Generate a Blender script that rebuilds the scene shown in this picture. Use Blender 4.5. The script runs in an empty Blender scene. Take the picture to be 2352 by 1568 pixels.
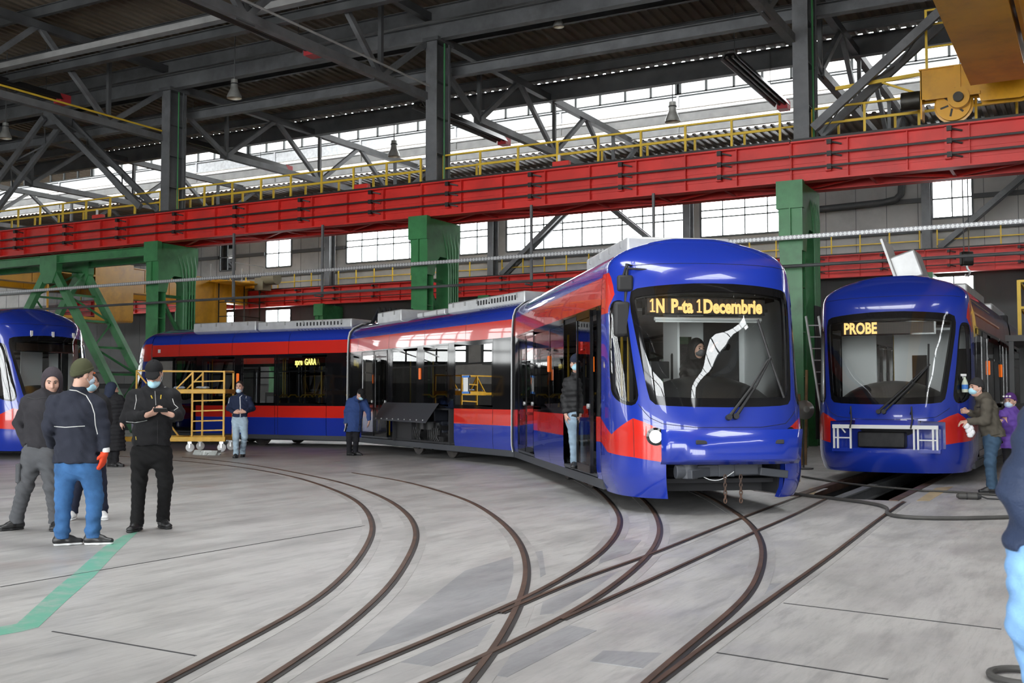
import bpy, bmesh, math, random
import numpy as np
from mathutils import Vector, Matrix
from mathutils import geometry as mgeo

C = bpy.context.scene.collection
R = math.radians
rnd = random.Random(7)

# ------------------------------------------------------------------ camera
CAMH, FPX, YAW, PITCH = 1.38, 2495.0, R(28.7), math.atan(126 / 2495.0)
cam_d = bpy.data.cameras.new('camera')
cam = bpy.data.objects.new('camera', cam_d)
C.objects.link(cam)
cam_d.sensor_width = 36.0
cam_d.lens = FPX / 2352 * 36.0
cam_d.clip_end = 600
cam_d.dof.use_dof = True
cam_d.dof.focus_distance = 15.0
cam_d.dof.aperture_fstop = 6.3
cam.location = (0, 0, CAMH)
cam.rotation_euler = (R(90) + PITCH, 0, YAW)
bpy.context.scene.camera = cam

# ------------------------------------------------------------------ overcast sky, exposure
w = bpy.data.worlds.new('overcast_sky')
bpy.context.scene.world = w
w.use_nodes = True
bg = w.node_tree.nodes['Background']
bg.inputs['Color'].default_value = (0.975, 0.985, 1.0, 1)
bg.inputs['Strength'].default_value = 9.0
vs = bpy.context.scene.view_settings
vs.view_transform = 'Standard'
vs.look = 'None'
vs.exposure = 0.55
vs.gamma = 1.0
vs.use_curve_mapping = False
cy = bpy.context.scene.cycles
cy.max_bounces = 7
cy.diffuse_bounces = 4
cy.glossy_bounces = 4
cy.transmission_bounces = 4
cy.transparent_max_bounces = 12
cy.caustics_reflective = False
cy.caustics_refractive = False
cy.sample_clamp_indirect = 6.0
cy.use_denoising = True


def portal(loc, rot, sx, sy):
    """marks an opening so the sky is sampled through it; gives no light of its own"""
    d = bpy.data.lights.new('daylight_opening', 'AREA')
    d.shape = 'RECTANGLE'
    d.size, d.size_y = sx, sy
    d.cycles.is_portal = True
    o = bpy.data.objects.new('daylight_opening', d)
    o.location = loc
    o.rotation_euler = rot
    C.objects.link(o)


portal((-4.5, 9.2, 15.2), (0, 0, 0), 21, 4.4)            # unseen roof opening added to light the near floor
portal((14.5, -1, 15.2), (0, 0, 0), 3.4, 18)  # unseen roof strips added for the windscreen streak
portal((-5, -14.2, 4.6), (R(90), 0, 0), 46, 8.4)     # glazed front behind the photographer

# camera basis, to read places off the photograph
_cf = Vector((-math.sin(YAW) * math.cos(PITCH), math.cos(YAW) * math.cos(PITCH), math.sin(PITCH)))
_cr = Vector((math.cos(YAW), math.sin(YAW), 0))
_cu = _cr.cross(_cf)
_hf = Vector((-math.sin(YAW), math.cos(YAW), 0))
CAMP = Vector((0, 0, CAMH))


def ray(px, py):
    return _cf + _cr * ((px - 1176) / FPX) + _cu * ((784 - py) / FPX)


def fl(px, py, z=0.0):
    """point of the floor (or of height z) seen at a pixel"""
    d = ray(px, py)
    return CAMP + d * ((z - CAMH) / d.z)


def at(px, py, depth):
    """point at a horizontal depth from the camera seen at a pixel"""
    d = ray(px, py)
    return CAMP + d * (depth / d.dot(_hf))


def onplane(px, py, p0, n):
    d = ray(px, py)
    return CAMP + d * ((Vector(p0) - CAMP).dot(n) / d.dot(n))


def proj(p):
    v = Vector(p) - CAMP
    f = v.dot(_cf)
    return 1176 + FPX * v.dot(_cr) / f, 784 - FPX * v.dot(_cu) / f
# ------------------------------------------------------------------ helpers
def tag(o, label=None, cat=None, group=None, kind=None):
    if label: o['label'] = label
    if cat: o['category'] = cat
    if group: o['group'] = group
    if kind: o['kind'] = kind
    return o


def empty(name, loc=(0, 0, 0), rz=0.0, label=None, cat=None, group=None):
    o = bpy.data.objects.new(name, None)
    o.empty_display_size = 0.2
    o.location = loc
    o.rotation_euler = (0, 0, rz)
    C.objects.link(o)
    return tag(o, label, cat, group)


def inv_of(o):
    if o is None: return Matrix.Identity(4)
    m = Matrix.LocRotScale(o.location, o.rotation_euler, o.scale)
    if o.parent is not None:
        m = (inv_of(o.parent).inverted()) @ m
    return m.inverted()


def link(o, parent=None):
    C.objects.link(o)
    if parent is not None:
        o.parent = parent
    return o


class MB:
    def __init__(s):
        s.v = []; s.f = []; s.m = []; s.sm = []

    def add(s, vs, fs, mi=0, smooth=False):
        b = len(s.v)
        s.v.extend([tuple(p) for p in vs])
        for f in fs:
            s.f.append(tuple(i + b for i in f)); s.m.append(mi); s.sm.append(smooth)
        return s

    def quad(s, a, b, c, d, mi=0):
        return s.add([a, b, c, d], [(0, 1, 2, 3)], mi)

    def box(s, c, sz, rot=None, mi=0):
        c = Vector(c); x, y, z = [k / 2 for k in sz]
        P = [Vector((i * x, j * y, k * z)) for i in (-1, 1) for j in (-1, 1) for k in (-1, 1)]
        if rot is not None: P = [rot @ p for p in P]
        return s.add([c + p for p in P], [(0, 1, 3, 2), (4, 6, 7, 5), (0, 4, 5, 1), (2, 3, 7, 6), (0, 2, 6, 4), (1, 5, 7, 3)], mi)

    def bb(s, x0, x1, y0, y1, z0, z1, mi=0):
        return s.box(((x0 + x1) / 2, (y0 + y1) / 2, (z0 + z1) / 2), (abs(x1 - x0), abs(y1 - y0), abs(z1 - z0)), None, mi)

    def _fr(s, p0, p1, up):
        d = (Vector(p1) - Vector(p0)); L = d.length; d = d / max(L, 1e-9)
        up = Vector(up)
        if abs(d.dot(up)) > 0.98: up = Vector((1, 0, 0)) if abs(d.x) < 0.9 else Vector((0, 1, 0))
        sd = d.cross(up).normalized(); u = sd.cross(d).normalized()
        return d, sd, u, L

    def sweep(s, prof, p0, p1, up=(0, 0, 1), mi=0, cap=True, smooth=False):
        d, sd, u, L = s._fr(p0, p1, up)
        p0 = Vector(p0); p1 = Vector(p1); n = len(prof)
        vs = [p0 + sd * a + u * b for a, b in prof] + [p1 + sd * a + u * b for a, b in prof]
        fs = [(i, (i + 1) % n, n + (i + 1) % n, n + i) for i in range(n)]
        s.add(vs, fs, mi, smooth)
        if cap: s.add(vs, [tuple(range(n - 1, -1, -1)), tuple(range(n, 2 * n))], mi)
        return s

    def bar(s, p0, p1, w, h=None, up=(0, 0, 1), mi=0):
        h = h or w; a, b = w / 2, h / 2
        return s.sweep([(-a, -b), (a, -b), (a, b), (-a, b)], p0, p1, up, mi)

    def ibeam(s, p0, p1, h, wd, tf=0.02, tw=0.014, up=(0, 0, 1), mi=0):
        a, b, t = wd / 2, h / 2, tw / 2
        pr = [(-a, -b), (a, -b), (a, -b + tf), (t, -b + tf), (t, b - tf), (a, b - tf), (a, b), (-a, b), (-a, b - tf), (-t, b - tf), (-t, -b + tf), (-a, -b + tf)]
        return s.sweep(pr, p0, p1, up, mi)

    def ang(s, p0, p1, w, t=0.012, up=(0, 0, 1), mi=0):
        h = w / 2
        return s.sweep([(-h, -h), (h, -h), (h, -h + t), (-h + t, -h + t), (-h + t, h), (-h, h)], p0, p1, up, mi)

    def cyl(s, p0, p1, r0, r1=None, n=16, mi=0, cap=True):
        r1 = r0 if r1 is None else r1
        d, sd, u, L = s._fr(p0, p1, (0, 0, 1)); p0 = Vector(p0); p1 = Vector(p1)
        A = [2 * math.pi * i / n for i in range(n)]
        vs = [p0 + (sd * math.cos(a) + u * math.sin(a)) * r0 for a in A] + [p1 + (sd * math.cos(a) + u * math.sin(a)) * r1 for a in A]
        s.add(vs, [(i, (i + 1) % n, n + (i + 1) % n, n + i) for i in range(n)], mi, True)
        if cap: s.add(vs, [tuple(range(n - 1, -1, -1)), tuple(range(n, 2 * n))], mi)
        return s

    def tube(s, pts, r, n=8, mi=0, closed=False, cap=True):
        P = [Vector(p) for p in pts]; N = len(P)
        rr = r if hasattr(r, '__len__') else [r] * N
        T = []
        for i in range(N):
            a = P[(i - 1) % N] if (closed or i > 0) else P[i]
            b = P[(i + 1) % N] if (closed or i < N - 1) else P[i]
            T.append((b - a).normalized())
        u = Vector((0, 0, 1))
        if abs(T[0].dot(u)) > 0.9: u = Vector((1, 0, 0))
        vs = []
        for i in range(N):
            u = (u - T[i] * u.dot(T[i]))
            if u.length < 1e-6: u = T[i].orthogonal()
            u.normalize(); v = T[i].cross(u)
            for k in range(n):
                a = 2 * math.pi * k / n
                vs.append(P[i] + (u * math.cos(a) + v * math.sin(a)) * rr[i])
        fs = []
        for i in range(N if closed else N - 1):
            j = (i + 1) % N
            for k in range(n):
                l = (k + 1) % n
                fs.append((i * n + k, i * n + l, j * n + l, j * n + k))
        s.add(vs, fs, mi, True)
        if cap and not closed:
            s.add(vs, [tuple(range(n - 1, -1, -1)), tuple(range((N - 1) * n, N * n))], mi)
        return s

    def lathe(s, prof, c=(0, 0, 0), n=24, mi=0, axis=None):
        c = Vector(c); vs = []; m = len(prof)
        for k in range(n):
            a = 2 * math.pi * k / n
            for r, z in prof:
                p = Vector((r * math.cos(a), r * math.sin(a), z))
                if axis is not None: p = axis @ p
                vs.append(c + p)
        fs = [(k * m + i, ((k + 1) % n) * m + i, ((k + 1) % n) * m + i + 1, k * m + i + 1) for k in range(n) for i in range(m - 1)]
        return s.add(vs, fs, mi, True)

    def prism(s, poly, off, mi=0):
        """polygon of 3-D points pushed along off"""
        P = [Vector(p) for p in poly]; o = Vector(off); n = len(P)
        vs = P + [p + o for p in P]
        fs = [tuple(range(n - 1, -1, -1)), tuple(range(n, 2 * n))] + [(i, (i + 1) % n, n + (i + 1) % n, n + i) for i in range(n)]
        return s.add(vs, fs, mi)

    def ball(s, c, r, n=12, mi=0):
        c = Vector(c); rx, ry, rz = r if hasattr(r, '__len__') else (r, r, r)
        vs = []; fs = []; m = n // 2 + 1
        for i in range(m):
            th = math.pi * i / (m - 1)
            for k in range(n):
                a = 2 * math.pi * k / n
                vs.append(c + Vector((rx * math.sin(th) * math.cos(a), ry * math.sin(th) * math.sin(a), rz * math.cos(th))))
        for i in range(m - 1):
            for k in range(n):
                fs.append((i * n + k, (i + 1) * n + k, (i + 1) * n + (k + 1) % n, i * n + (k + 1) % n))
        return s.add(vs, fs, mi, True)

    def build(s, name, mats, parent=None, world=False, bevel=0, sharp=35, label=None):
        me = bpy.data.meshes.new(name)
        vs = s.v
        if world and parent is not None:
            M = inv_of(parent); vs = [tuple(M @ Vector(p)) for p in vs]
        me.from_pydata(vs, [], s.f)
        mats = mats if isinstance(mats, (list, tuple)) else [mats]
        for m in mats: me.materials.append(m)
        me.polygons.foreach_set('material_index', s.m)
        bm = bmesh.new(); bm.from_mesh(me)
        bmesh.ops.remove_doubles(bm, verts=bm.verts, dist=1e-5)
        bmesh.ops.recalc_face_normals(bm, faces=bm.faces)
        bm.to_mesh(me); bm.free()
        if any(s.sm) or bevel:
            me.polygons.foreach_set('use_smooth', [True] * len(me.polygons))
            me.set_sharp_from_angle(angle=R(sharp))
        me.update()
        o = bpy.data.objects.new(name, me)
        link(o, parent)
        if bevel:
            b = o.modifiers.new('bevel', 'BEVEL'); b.width = bevel; b.segments = 2; b.limit_method = 'ANGLE'; b.angle_limit = R(40)
        if label: o['label'] = label
        return o


def copy_tree(o, parent=None):
    c = o.copy(); C.objects.link(c)
    if parent is not None: c.parent = parent
    for ch in list(o.children): copy_tree(ch, c)
    return c


# ------------------------------------------------------------------ materials
def _nt(name):
    m = bpy.data.materials.new(name); m.use_nodes = True
    n = m.node_tree.nodes; l = m.node_tree.links
    return m, n, l, n['Principled BSDF']


def mat(name, col, rough=0.5, metal=0.0, var=0.0, scale=4.0, coat=0.0, bump=0.0, bscale=40.0, spec=0.5, dirt=None, dscale=1.5, damt=0.5):
    m, n, l, b = _nt(name)
    b.inputs['Base Color'].default_value = (*col, 1)
    b.inputs['Roughness'].default_value = rough
    b.inputs['Metallic'].default_value = metal
    b.inputs['Specular IOR Level'].default_value = spec
    if coat:
        b.inputs['Coat Weight'].default_value = coat; b.inputs['Coat Roughness'].default_value = 0.02
    tc = None
    if var or bump or dirt is not None:
        tc = n.new('ShaderNodeTexCoord')
    if var or dirt is not None:
        no = n.new('ShaderNodeTexNoise'); no.inputs['Scale'].default_value = scale; no.inputs['Detail'].default_value = 6
        l.new(tc.outputs['Object'], no.inputs['Vector'])
        mr = n.new('ShaderNodeMapRange'); mr.inputs[1].default_value = 0.3; mr.inputs[2].default_value = 0.7
        mr.inputs[3].default_value = 1 - var; mr.inputs[4].default_value = 1 + var
        l.new(no.outputs['Fac'], mr.inputs[0])
        mx = n.new('ShaderNodeMix'); mx.data_type = 'RGBA'; mx.blend_type = 'MULTIPLY'; mx.inputs[0].default_value = 1
        mx.inputs[6].default_value = (*col, 1); l.new(mr.outputs[0], mx.inputs[7])
        out = mx.outputs[2]
        if dirt is not None:
            n2 = n.new('ShaderNodeTexNoise'); n2.inputs['Scale'].default_value = dscale; n2.inputs['Detail'].default_value = 8; n2.inputs['Roughness'].default_value = 0.7
            l.new(tc.outputs['Object'], n2.inputs['Vector'])
            m2 = n.new('ShaderNodeMapRange'); m2.inputs[1].default_value = 0.5; m2.inputs[2].default_value = 0.72; m2.inputs[4].default_value = damt
            l.new(n2.outputs['Fac'], m2.inputs[0])
            mz = n.new('ShaderNodeMix'); mz.data_type = 'RGBA'; mz.inputs[7].default_value = (*dirt, 1)
            l.new(m2.outputs[0], mz.inputs[0]); l.new(out, mz.inputs[6]); out = mz.outputs[2]
        l.new(out, b.inputs['Base Color'])
    if bump:
        nb = n.new('ShaderNodeTexNoise'); nb.inputs['Scale'].default_value = bscale; nb.inputs['Detail'].default_value = 4
        l.new(tc.outputs['Object'], nb.inputs['Vector'])
        bp = n.new('ShaderNodeBump'); bp.inputs['Strength'].default_value = bump; bp.inputs['Distance'].default_value = 0.02
        l.new(nb.outputs['Fac'], bp.inputs['Height']); l.new(bp.outputs['Normal'], b.inputs['Normal'])
    return m


def glass(name, tint, refl=1.0, rough=0.0, ior=1.6):
    """thin pane: clear or tinted see-through with a fresnel reflection"""
    m = bpy.data.materials.new(name); m.use_nodes = True
    n = m.node_tree.nodes; l = m.node_tree.links; n.clear()
    o = n.new('ShaderNodeOutputMaterial'); t = n.new('ShaderNodeBsdfTransparent'); g = n.new('ShaderNodeBsdfGlossy')
    t.inputs['Color'].default_value = (*tint, 1); g.inputs['Roughness'].default_value = rough
    g.inputs['Color'].default_value = (refl, refl, refl, 1)
    lw = n.new('ShaderNodeFresnel'); lw.inputs['IOR'].default_value = ior
    mx = n.new('ShaderNodeMixShader')
    l.new(lw.outputs[0], mx.inputs[0]); l.new(t.outputs[0], mx.inputs[1]); l.new(g.outputs[0], mx.inputs[2]); l.new(mx.outputs[0], o.inputs[0])
    return m


def emit(name, col, s):
    m, n, l, b = _nt(name)
    b.inputs['Base Color'].default_value = (0.02, 0.02, 0.02, 1)
    b.inputs['Emission Color'].default_value = (*col, 1); b.inputs['Emission Strength'].default_value = s
    return m


M = {}
M['steel'] = mat('grey_painted_steel', (0.145, 0.15, 0.155), 0.55, var=0.25, scale=1.5, dirt=(0.06, 0.055, 0.05), dscale=0.8, damt=0.6)
M['steel_d'] = mat('dark_painted_steel', (0.075, 0.078, 0.08), 0.55, var=0.3, scale=1.2)
M['steel_l'] = mat('light_grey_steel', (0.36, 0.36, 0.35), 0.5, var=0.15, scale=2)
M['galv'] = mat('galvanised_steel', (0.55, 0.56, 0.57), 0.35, 0.6, var=0.15, scale=6)
M['redbeam'] = mat('red_beam_paint', (0.68, 0.034, 0.026), 0.42, var=0.14, scale=0.9, dirt=(0.42, 0.018, 0.018), dscale=0.7, damt=0.6)
M['black'] = mat('black_busbar', (0.018, 0.016, 0.015), 0.5, var=0.2)
M['green'] = mat('green_column_paint', (0.055, 0.235, 0.085), 0.35, var=0.2, scale=1.6, dirt=(0.02, 0.08, 0.03), dscale=1.3, damt=0.6)
M['yellow'] = mat('yellow_rail_paint', (0.78, 0.52, 0.04), 0.5, var=0.15, scale=2)
M['crane'] = mat('yellow_crane_paint', (0.72, 0.36, 0.018), 0.3, var=0.12, scale=1.2, dirt=(0.35, 0.17, 0.02), dscale=0.8, damt=0.6)
M['crane_d'] = mat('greasy_dark_iron', (0.03, 0.027, 0.02), 0.45, 0.3, var=0.4, scale=5)
M['rubber'] = mat('black_rubber', (0.018, 0.018, 0.019), 0.6)
M['rust'] = mat('rusty_rail_steel', (0.085, 0.046, 0.03), 0.55, 0.25, var=0.45, scale=3, dirt=(0.05, 0.035, 0.028), dscale=2, damt=0.8)
M['railtop'] = mat('worn_rail_head', (0.22, 0.19, 0.165), 0.35, 0.6, var=0.3, scale=4)
M['wood'] = mat('plank_wood', (0.36, 0.24, 0.12), 0.7, var=0.3, scale=5)
M['window'] = glass('window_glass', (0.96, 0.98, 0.98), 0.6)
# ================================================================== SETTING
XL, XR, YB, YF = -95.0, 22.0, -14.0, 56.5
COLX = [-7.4 - 12 * k for k in range(-2, 8)]     # column lines, every 12 m
ROW1, ROW2 = 30.0, 55.0


def concrete(name, col, light, dark, rough=0.42):
    m, n, l, b = _nt(name)
    tc = n.new('ShaderNodeTexCoord')
    def noise(sc, stretch=None, det=8, ro=0.6):
        no = n.new('ShaderNodeTexNoise'); no.inputs['Scale'].default_value = sc; no.inputs['Detail'].default_value = det; no.inputs['Roughness'].default_value = ro
        if stretch:
            mp = n.new('ShaderNodeMapping'); mp.inputs['Scale'].default_value = stretch; mp.inputs['Rotation'].default_value = (0, 0, R(-32))
            l.new(tc.outputs['Object'], mp.inputs['Vector']); l.new(mp.outputs[0], no.inputs['Vector'])
        else: l.new(tc.outputs['Object'], no.inputs['Vector'])
        return no.outputs['Fac']
    def rng(s, a, b_, c=0.0, d=1.0):
        r = n.new('ShaderNodeMapRange'); r.inputs[1].default_value = a; r.inputs[2].default_value = b_; r.inputs[3].default_value = c; r.inputs[4].default_value = d
        l.new(s, r.inputs[0]); return r.outputs[0]
    def mix(f, a, b_):
        x = n.new('ShaderNodeMix'); x.data_type = 'RGBA'
        for k, v in ((6, a), (7, b_)):
            if isinstance(v, tuple): x.inputs[k].default_value = (*v, 1)
            else: l.new(v, x.inputs[k])
        l.new(f, x.inputs[0]); return x.outputs[2]
    c = mix(rng(noise(0.35), 0.35, 0.65), col, light)
    c = mix(rng(noise(0.8, (1.0, 0.4, 1)), 0.48, 0.7, 0, 0.6), c, dark)
    c = mix(rng(noise(2.2, (1.0, 0.22, 1)), 0.47, 0.72, 0, 0.85), c, dark)
    c = mix(rng(noise(9, (1.0, 0.16, 1), 10, 0.7), 0.5, 0.72, 0, 0.8), c, dark)
    c = mix(rng(noise(30, (1.0, 0.1, 1), 4), 0.6, 0.75, 0, 0.35), c, light)
    c = mix(rng(noise(45, (1.0, 0.07, 1), 6, 0.75), 0.5, 0.7, 0, 0.45), c, dark)
    c = mix(rng(noise(0.55, None, 3), 0.64, 0.74, 0, 0.28), c, (0.34, 0.2, 0.19))
    l.new(c, b.inputs['Base Color'])
    l.new(rng(noise(1.4), 0.3, 0.7, rough - 0.1, rough + 0.14), b.inputs['Roughness'])
    bp = n.new('ShaderNodeBump'); bp.inputs['Strength'].default_value = 0.12; bp.inputs['Distance'].default_value = 0.01
    l.new(noise(18), bp.inputs['Height']); l.new(bp.outputs[0], b.inputs['Normal'])
    return m


M['floor'] = concrete('polished_concrete', (0.385, 0.378, 0.37), (0.46, 0.452, 0.44), (0.225, 0.22, 0.216))
M['slab'] = concrete('newer_grey_concrete', (0.26, 0.264, 0.276), (0.33, 0.334, 0.344), (0.16, 0.163, 0.17))

# the inspection pit below the right-hand tram
PX0, PX1, PYN = -3.62, -2.05, 12.35        # replaced below from the photograph
_a, _b = fl(1990, 1140), fl(2070, 1150)
PITX = (fl(1935, 1127).x, fl(2066, 1152).x)
PITX = (PITX[1] - 1.5, PITX[1])
PYN = fl(1990, 1147).y
PX0, PX1, PYE = PITX[0] + 0.09, PITX[1] - 0.09, 50.0
mb = MB()
mb.quad((XL, YB, 0), (PX0, YB, 0), (PX0, YF, 0), (XL, YF, 0))
mb.quad((PX1, YB, 0), (XR, YB, 0), (XR, YF, 0), (PX1, YF, 0))
mb.quad((PX0, YB, 0), (PX1, YB, 0), (PX1, PYN, 0), (PX0, PYN, 0))
mb.quad((PX0, PYE, 0), (PX1, PYE, 0), (PX1, YF, 0), (PX0, YF, 0))
fo = mb.build('floor', M['floor']); tag(fo, kind='structure')
mb = MB()
d = -1.5
mb.quad((PX0, PYN, d), (PX1, PYN, d), (PX1, PYE, d), (PX0, PYE, d))
mb.quad((PX0, PYN, 0), (PX1, PYN, 0), (PX1, PYN, d), (PX0, PYN, d))
mb.quad((PX0, PYN, 0), (PX0, PYE, 0), (PX0, PYE, d), (PX0, PYN, d))
mb.quad((PX1, PYN, 0), (PX1, PYE, 0), (PX1, PYE, d), (PX1, PYN, d))
mb.quad((PX0, PYE, 0), (PX1, PYE, 0), (PX1, PYE, d), (PX0, PYE, d))
tag(mb.build('floor_pit', mat('dark_pit_concrete', (0.05, 0.05, 0.05), 0.6, var=0.3)), kind='structure')  # one even dark grey on every face of the pit

# walls
M['panel'] = mat('precast_wall_panel', (0.42, 0.41, 0.395), 0.8, var=0.12, scale=0.8, dirt=(0.28, 0.275, 0.265), dscale=0.5, damt=0.7)
M['panel_d'] = mat('dark_wall_panel', (0.11, 0.11, 0.11), 0.8, var=0.15, scale=0.6)
M['girt'] = mat('dark_grey_girt', (0.085, 0.088, 0.09), 0.6)
M['frame'] = mat('window_frame_steel', (0.10, 0.11, 0.11), 0.6)


def wall_rects(u0, u1, v0, v1, holes):
    """cuts a wall rectangle into rectangles round its openings"""
    us = sorted({u0, u1, *[h[0] for h in holes], *[h[1] for h in holes]})
    out = []
    for a, b in zip(us, us[1:]):
        hs = sorted([(h[2], h[3]) for h in holes if h[0] <= a + 1e-6 and h[1] >= b - 1e-6])
        z = v0
        for c, e in hs:
            if c > z: out.append((a, b, z, c))
            z = max(z, e)
        if z < v1: out.append((a, b, z, v1))
    return out


NW = [0]
M['dimmed'] = glass('dimmed_window_glass', (.52, .53, .52), .4)  # tint darkened to weaken the gable's reflection in the tram side


def window(axis, at_, u0, u1, z0, z1, cols, rows, dp=0.10, bar=0.055, pane='window'):
    """a glazed opening in a wall: frame with glazing bars and its pane"""
    NW[0] += 1
    P = (lambda u, z, d: (u, at_ + d, z)) if axis == 'x' else (lambda u, z, d: (at_ + d, u, z))
    mb = MB()
    def bar_(ua, ub, za, zb, t):
        p, q = P(ua, za, -dp * t), P(ub, zb, dp * t)
        mb.bb(p[0], q[0], p[1], q[1], p[2], q[2])
    us = [u0 + (u1 - u0) * i / cols for i in range(cols + 1)]
    zs = [z0 + (z1 - z0) * i / rows for i in range(rows + 1)] if isinstance(rows, int) else [z0, *rows, z1]
    for i, u in enumerate(us):
        k = bar * (0.9 if i in (0, cols) else 0.5)
        bar_(u - k, u + k, z0, z1, 0.5)
    for i, z in enumerate(zs):
        k = bar * (0.9 if i in (0, len(zs) - 1) else 0.6)
        bar_(u0, u1, z - k, z + k, 0.5)
    o = mb.build('window_%d' % NW[0], M['frame']); tag(o, kind='structure')
    pb = MB(); pb.quad(P(u0, z0, 0), P(u1, z0, 0), P(u1, z1, 0), P(u0, z1, 0)); pb.build('pane', M[pane], o)
    return o


def wall(name, axis, at_, u0, u1, h, holes, mats, split=None):
    mb = MB()
    for a, b, c, e in wall_rects(u0, u1, 0, h, holes):
        P = (lambda u, z: (u, at_, z)) if axis == 'x' else (lambda u, z: (at_, u, z))
        cuts = [c] + [s for s in (split or []) if c < s < e] + [e]
        for p, q in zip(cuts, cuts[1:]):
            mb.quad(P(a, p), P(b, p), P(b, q), P(a, q), 1 if (split and q <= split[0] + 1e-6) else 0)
    o = mb.build(name, mats); tag(o, kind='structure'); return o


hz = (10.0, 12.3)
strips = [(-43.2, -32.1), (-31.3, -20.1), (-19.2, -14.3)]
small = [(-7.35, -5.5), (-54.2, -52.8), (-50.0, -47.8)]
holes = [(a, b, *hz) for a, b in strips] + [(a, b, 10.1, 12.0) for a, b in small] + [(a, b, 4.6, 7.25) for a, b in small]
wall('wall_back', 'x', YF, XL, XR, 19, holes, [M['panel'], M['panel_d']], split=[7.6])
for a, b in strips: window('x', YF, a, b, *hz, int(round((b - a) / 1.25)), [11.05, 11.45])
for a, b in small:
    window('x', YF, a, b, 10.1, 12.0, 2, 2); window('x', YF, a, b, 4.6, 7.25, 2, 3)
# panel joints and girts on the back wall
mb = MB()
for i in range(int((XR - XL) / 1.5)):
    x = XL + 1.5 * i
    if any(a - .2 < x < b + .2 for a, b in strips + small): continue
    mb.bb(x - .012, x + .012, YF - .012, YF - .002, 0, 16)
tag(mb.build('trim_1', M['girt']), kind='structure')
for j, z in enumerate((9.55, 11.05, 8.3, 12.6, 3.3)):
    mb = MB()
    xs = [XL] + ([v for a, b in sorted(small) if z == 11.05 for v in (a - .05, b + .05)]) + [XR]
    if z == 11.05:
        xs = [XL, -54.25, -52.75, -50.05, -47.75, -43.3, -14.2, -7.4, -5.45, XR]
    for a, b in zip(xs[::2], xs[1::2]): mb.bb(a, b, YF - .16, YF - .01, z - .11, z + .11)
    tag(mb.build('trim_%d' % (j + 2), M['girt']), kind='structure')

# left gable with tall glazing, glazed front behind the photographer, right gable
lw = [(YB + 4 + 9 * i, YB + 11.5 + 9 * i) for i in range(7)]
wall('wall_left', 'y', XL, YB, YF, 19, [(a, b, 5.0, 12.5) for a, b in lw], [M['panel'], M['panel_d']], split=[3])
for a, b in lw: window('y', XL, a, b, 5.0, 12.5, 5, 6, bar=0.16, pane='dimmed')
fw = [(-28 + 12 * i, -18 + 12 * i) for i in range(4)]
fh = [(-19.0, -11.0), (-10.0, -3.0)]
wall('wall_front', 'x', YB, XL, XR, 15.05, [(a, b, 0.4, 8.8) for a, b in fw] + [(a, b, 10.8, 13.4) for a, b in fh], [M['panel'], M['panel_d']])
for a, b in fw: window('x', YB, a, b, 0.4, 8.8, 6, 5, bar=0.09)
for a, b in fh: window('x', YB, a, b, 10.8, 13.4, 6, 2, bar=0.08)
wall('wall_right', 'y', XR, YB, YF, 15.0, [], [M['panel'], M['panel_d']], split=[3])

# roof: trapezoidal sheeting on purlins; added unseen roof lights over the near span, a raised lantern over the far one
m, n, l, b = _nt('roof_sheeting')
tc = n.new('ShaderNodeTexCoord'); no = n.new('ShaderNodeTexNoise'); no.inputs['Scale'].default_value = 0.6; no.inputs['Detail'].default_value = 6
l.new(tc.outputs['Object'], no.inputs[0]); cr = n.new('ShaderNodeValToRGB')
cr.color_ramp.elements[0].position = .35; cr.color_ramp.elements[0].color = (0.125, 0.095, 0.066, 1)
cr.color_ramp.elements[1].position = .7; cr.color_ramp.elements[1].color = (0.2, 0.165, 0.125, 1)
l.new(no.outputs['Fac'], cr.inputs[0]); l.new(cr.outputs[0], b.inputs['Base Color']); b.inputs['Roughness'].default_value = 0.45
M['deck'] = m
NC = [0]


def deck(y0, z0, y1, z1, x0=XL, x1=XR, pitch=0.36, dp=0.07, name='ceiling'):
    mb = MB(); k = int((x1 - x0) / pitch)
    pr = []
    for i in range(k):
        x = x0 + i * pitch
        pr += [(x, 0), (x + pitch * .42, 0), (x + pitch * .52, dp), (x + pitch * .9, dp)]
    pr.append((x1, 0))
    vs = [(x, y0, z0 + h) for x, h in pr] + [(x, y1, z1 + h) for x, h in pr]; n_ = len(pr)
    mb.add(vs, [(i, i + 1, n_ + i + 1, n_ + i) for i in range(n_ - 1)])
    NC[0] += 1
    o = mb.build('ceiling' if NC[0] == 1 else 'ceiling_%d' % NC[0], M['deck']); tag(o, kind='structure'); return o


LAN0, LAN1 = 38.6, 47.0
ADDED_SKYL = [(-15.0, 6.0, 7.0, 11.4), (12.8, 14.3, -10.0, 8.0), (15.3, 16.2, -10.0, 8.0)]     # unseen roof openings added: one lights the near floor, two streak the windscreen
deck(11.4, 14.95, 30.0, 14.35); deck(7.0, 15.0, 11.4, 14.95, XL, -15); deck(7.0, 15.0, 11.4, 14.95, 6, 12.8); deck(8.0, 15.0, 11.4, 14.95, 12.8, 16.2); deck(7.0, 15.0, 11.4, 14.95, 16.2, XR)
deck(YB, 15.0, -10.0, 15.0)
for a, b_ in ((XL, 12.8), (14.3, 15.3), (16.2, XR)): deck(-10.0, 15.0, 7.0, 15.0, a, b_)
deck(30.0, 14.35, LAN0, 13.95)
deck(LAN1, 13.3, YF, 13.0)
deck(LAN0 - .5, 17.6, LAN1 + .5, 17.6)
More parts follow.
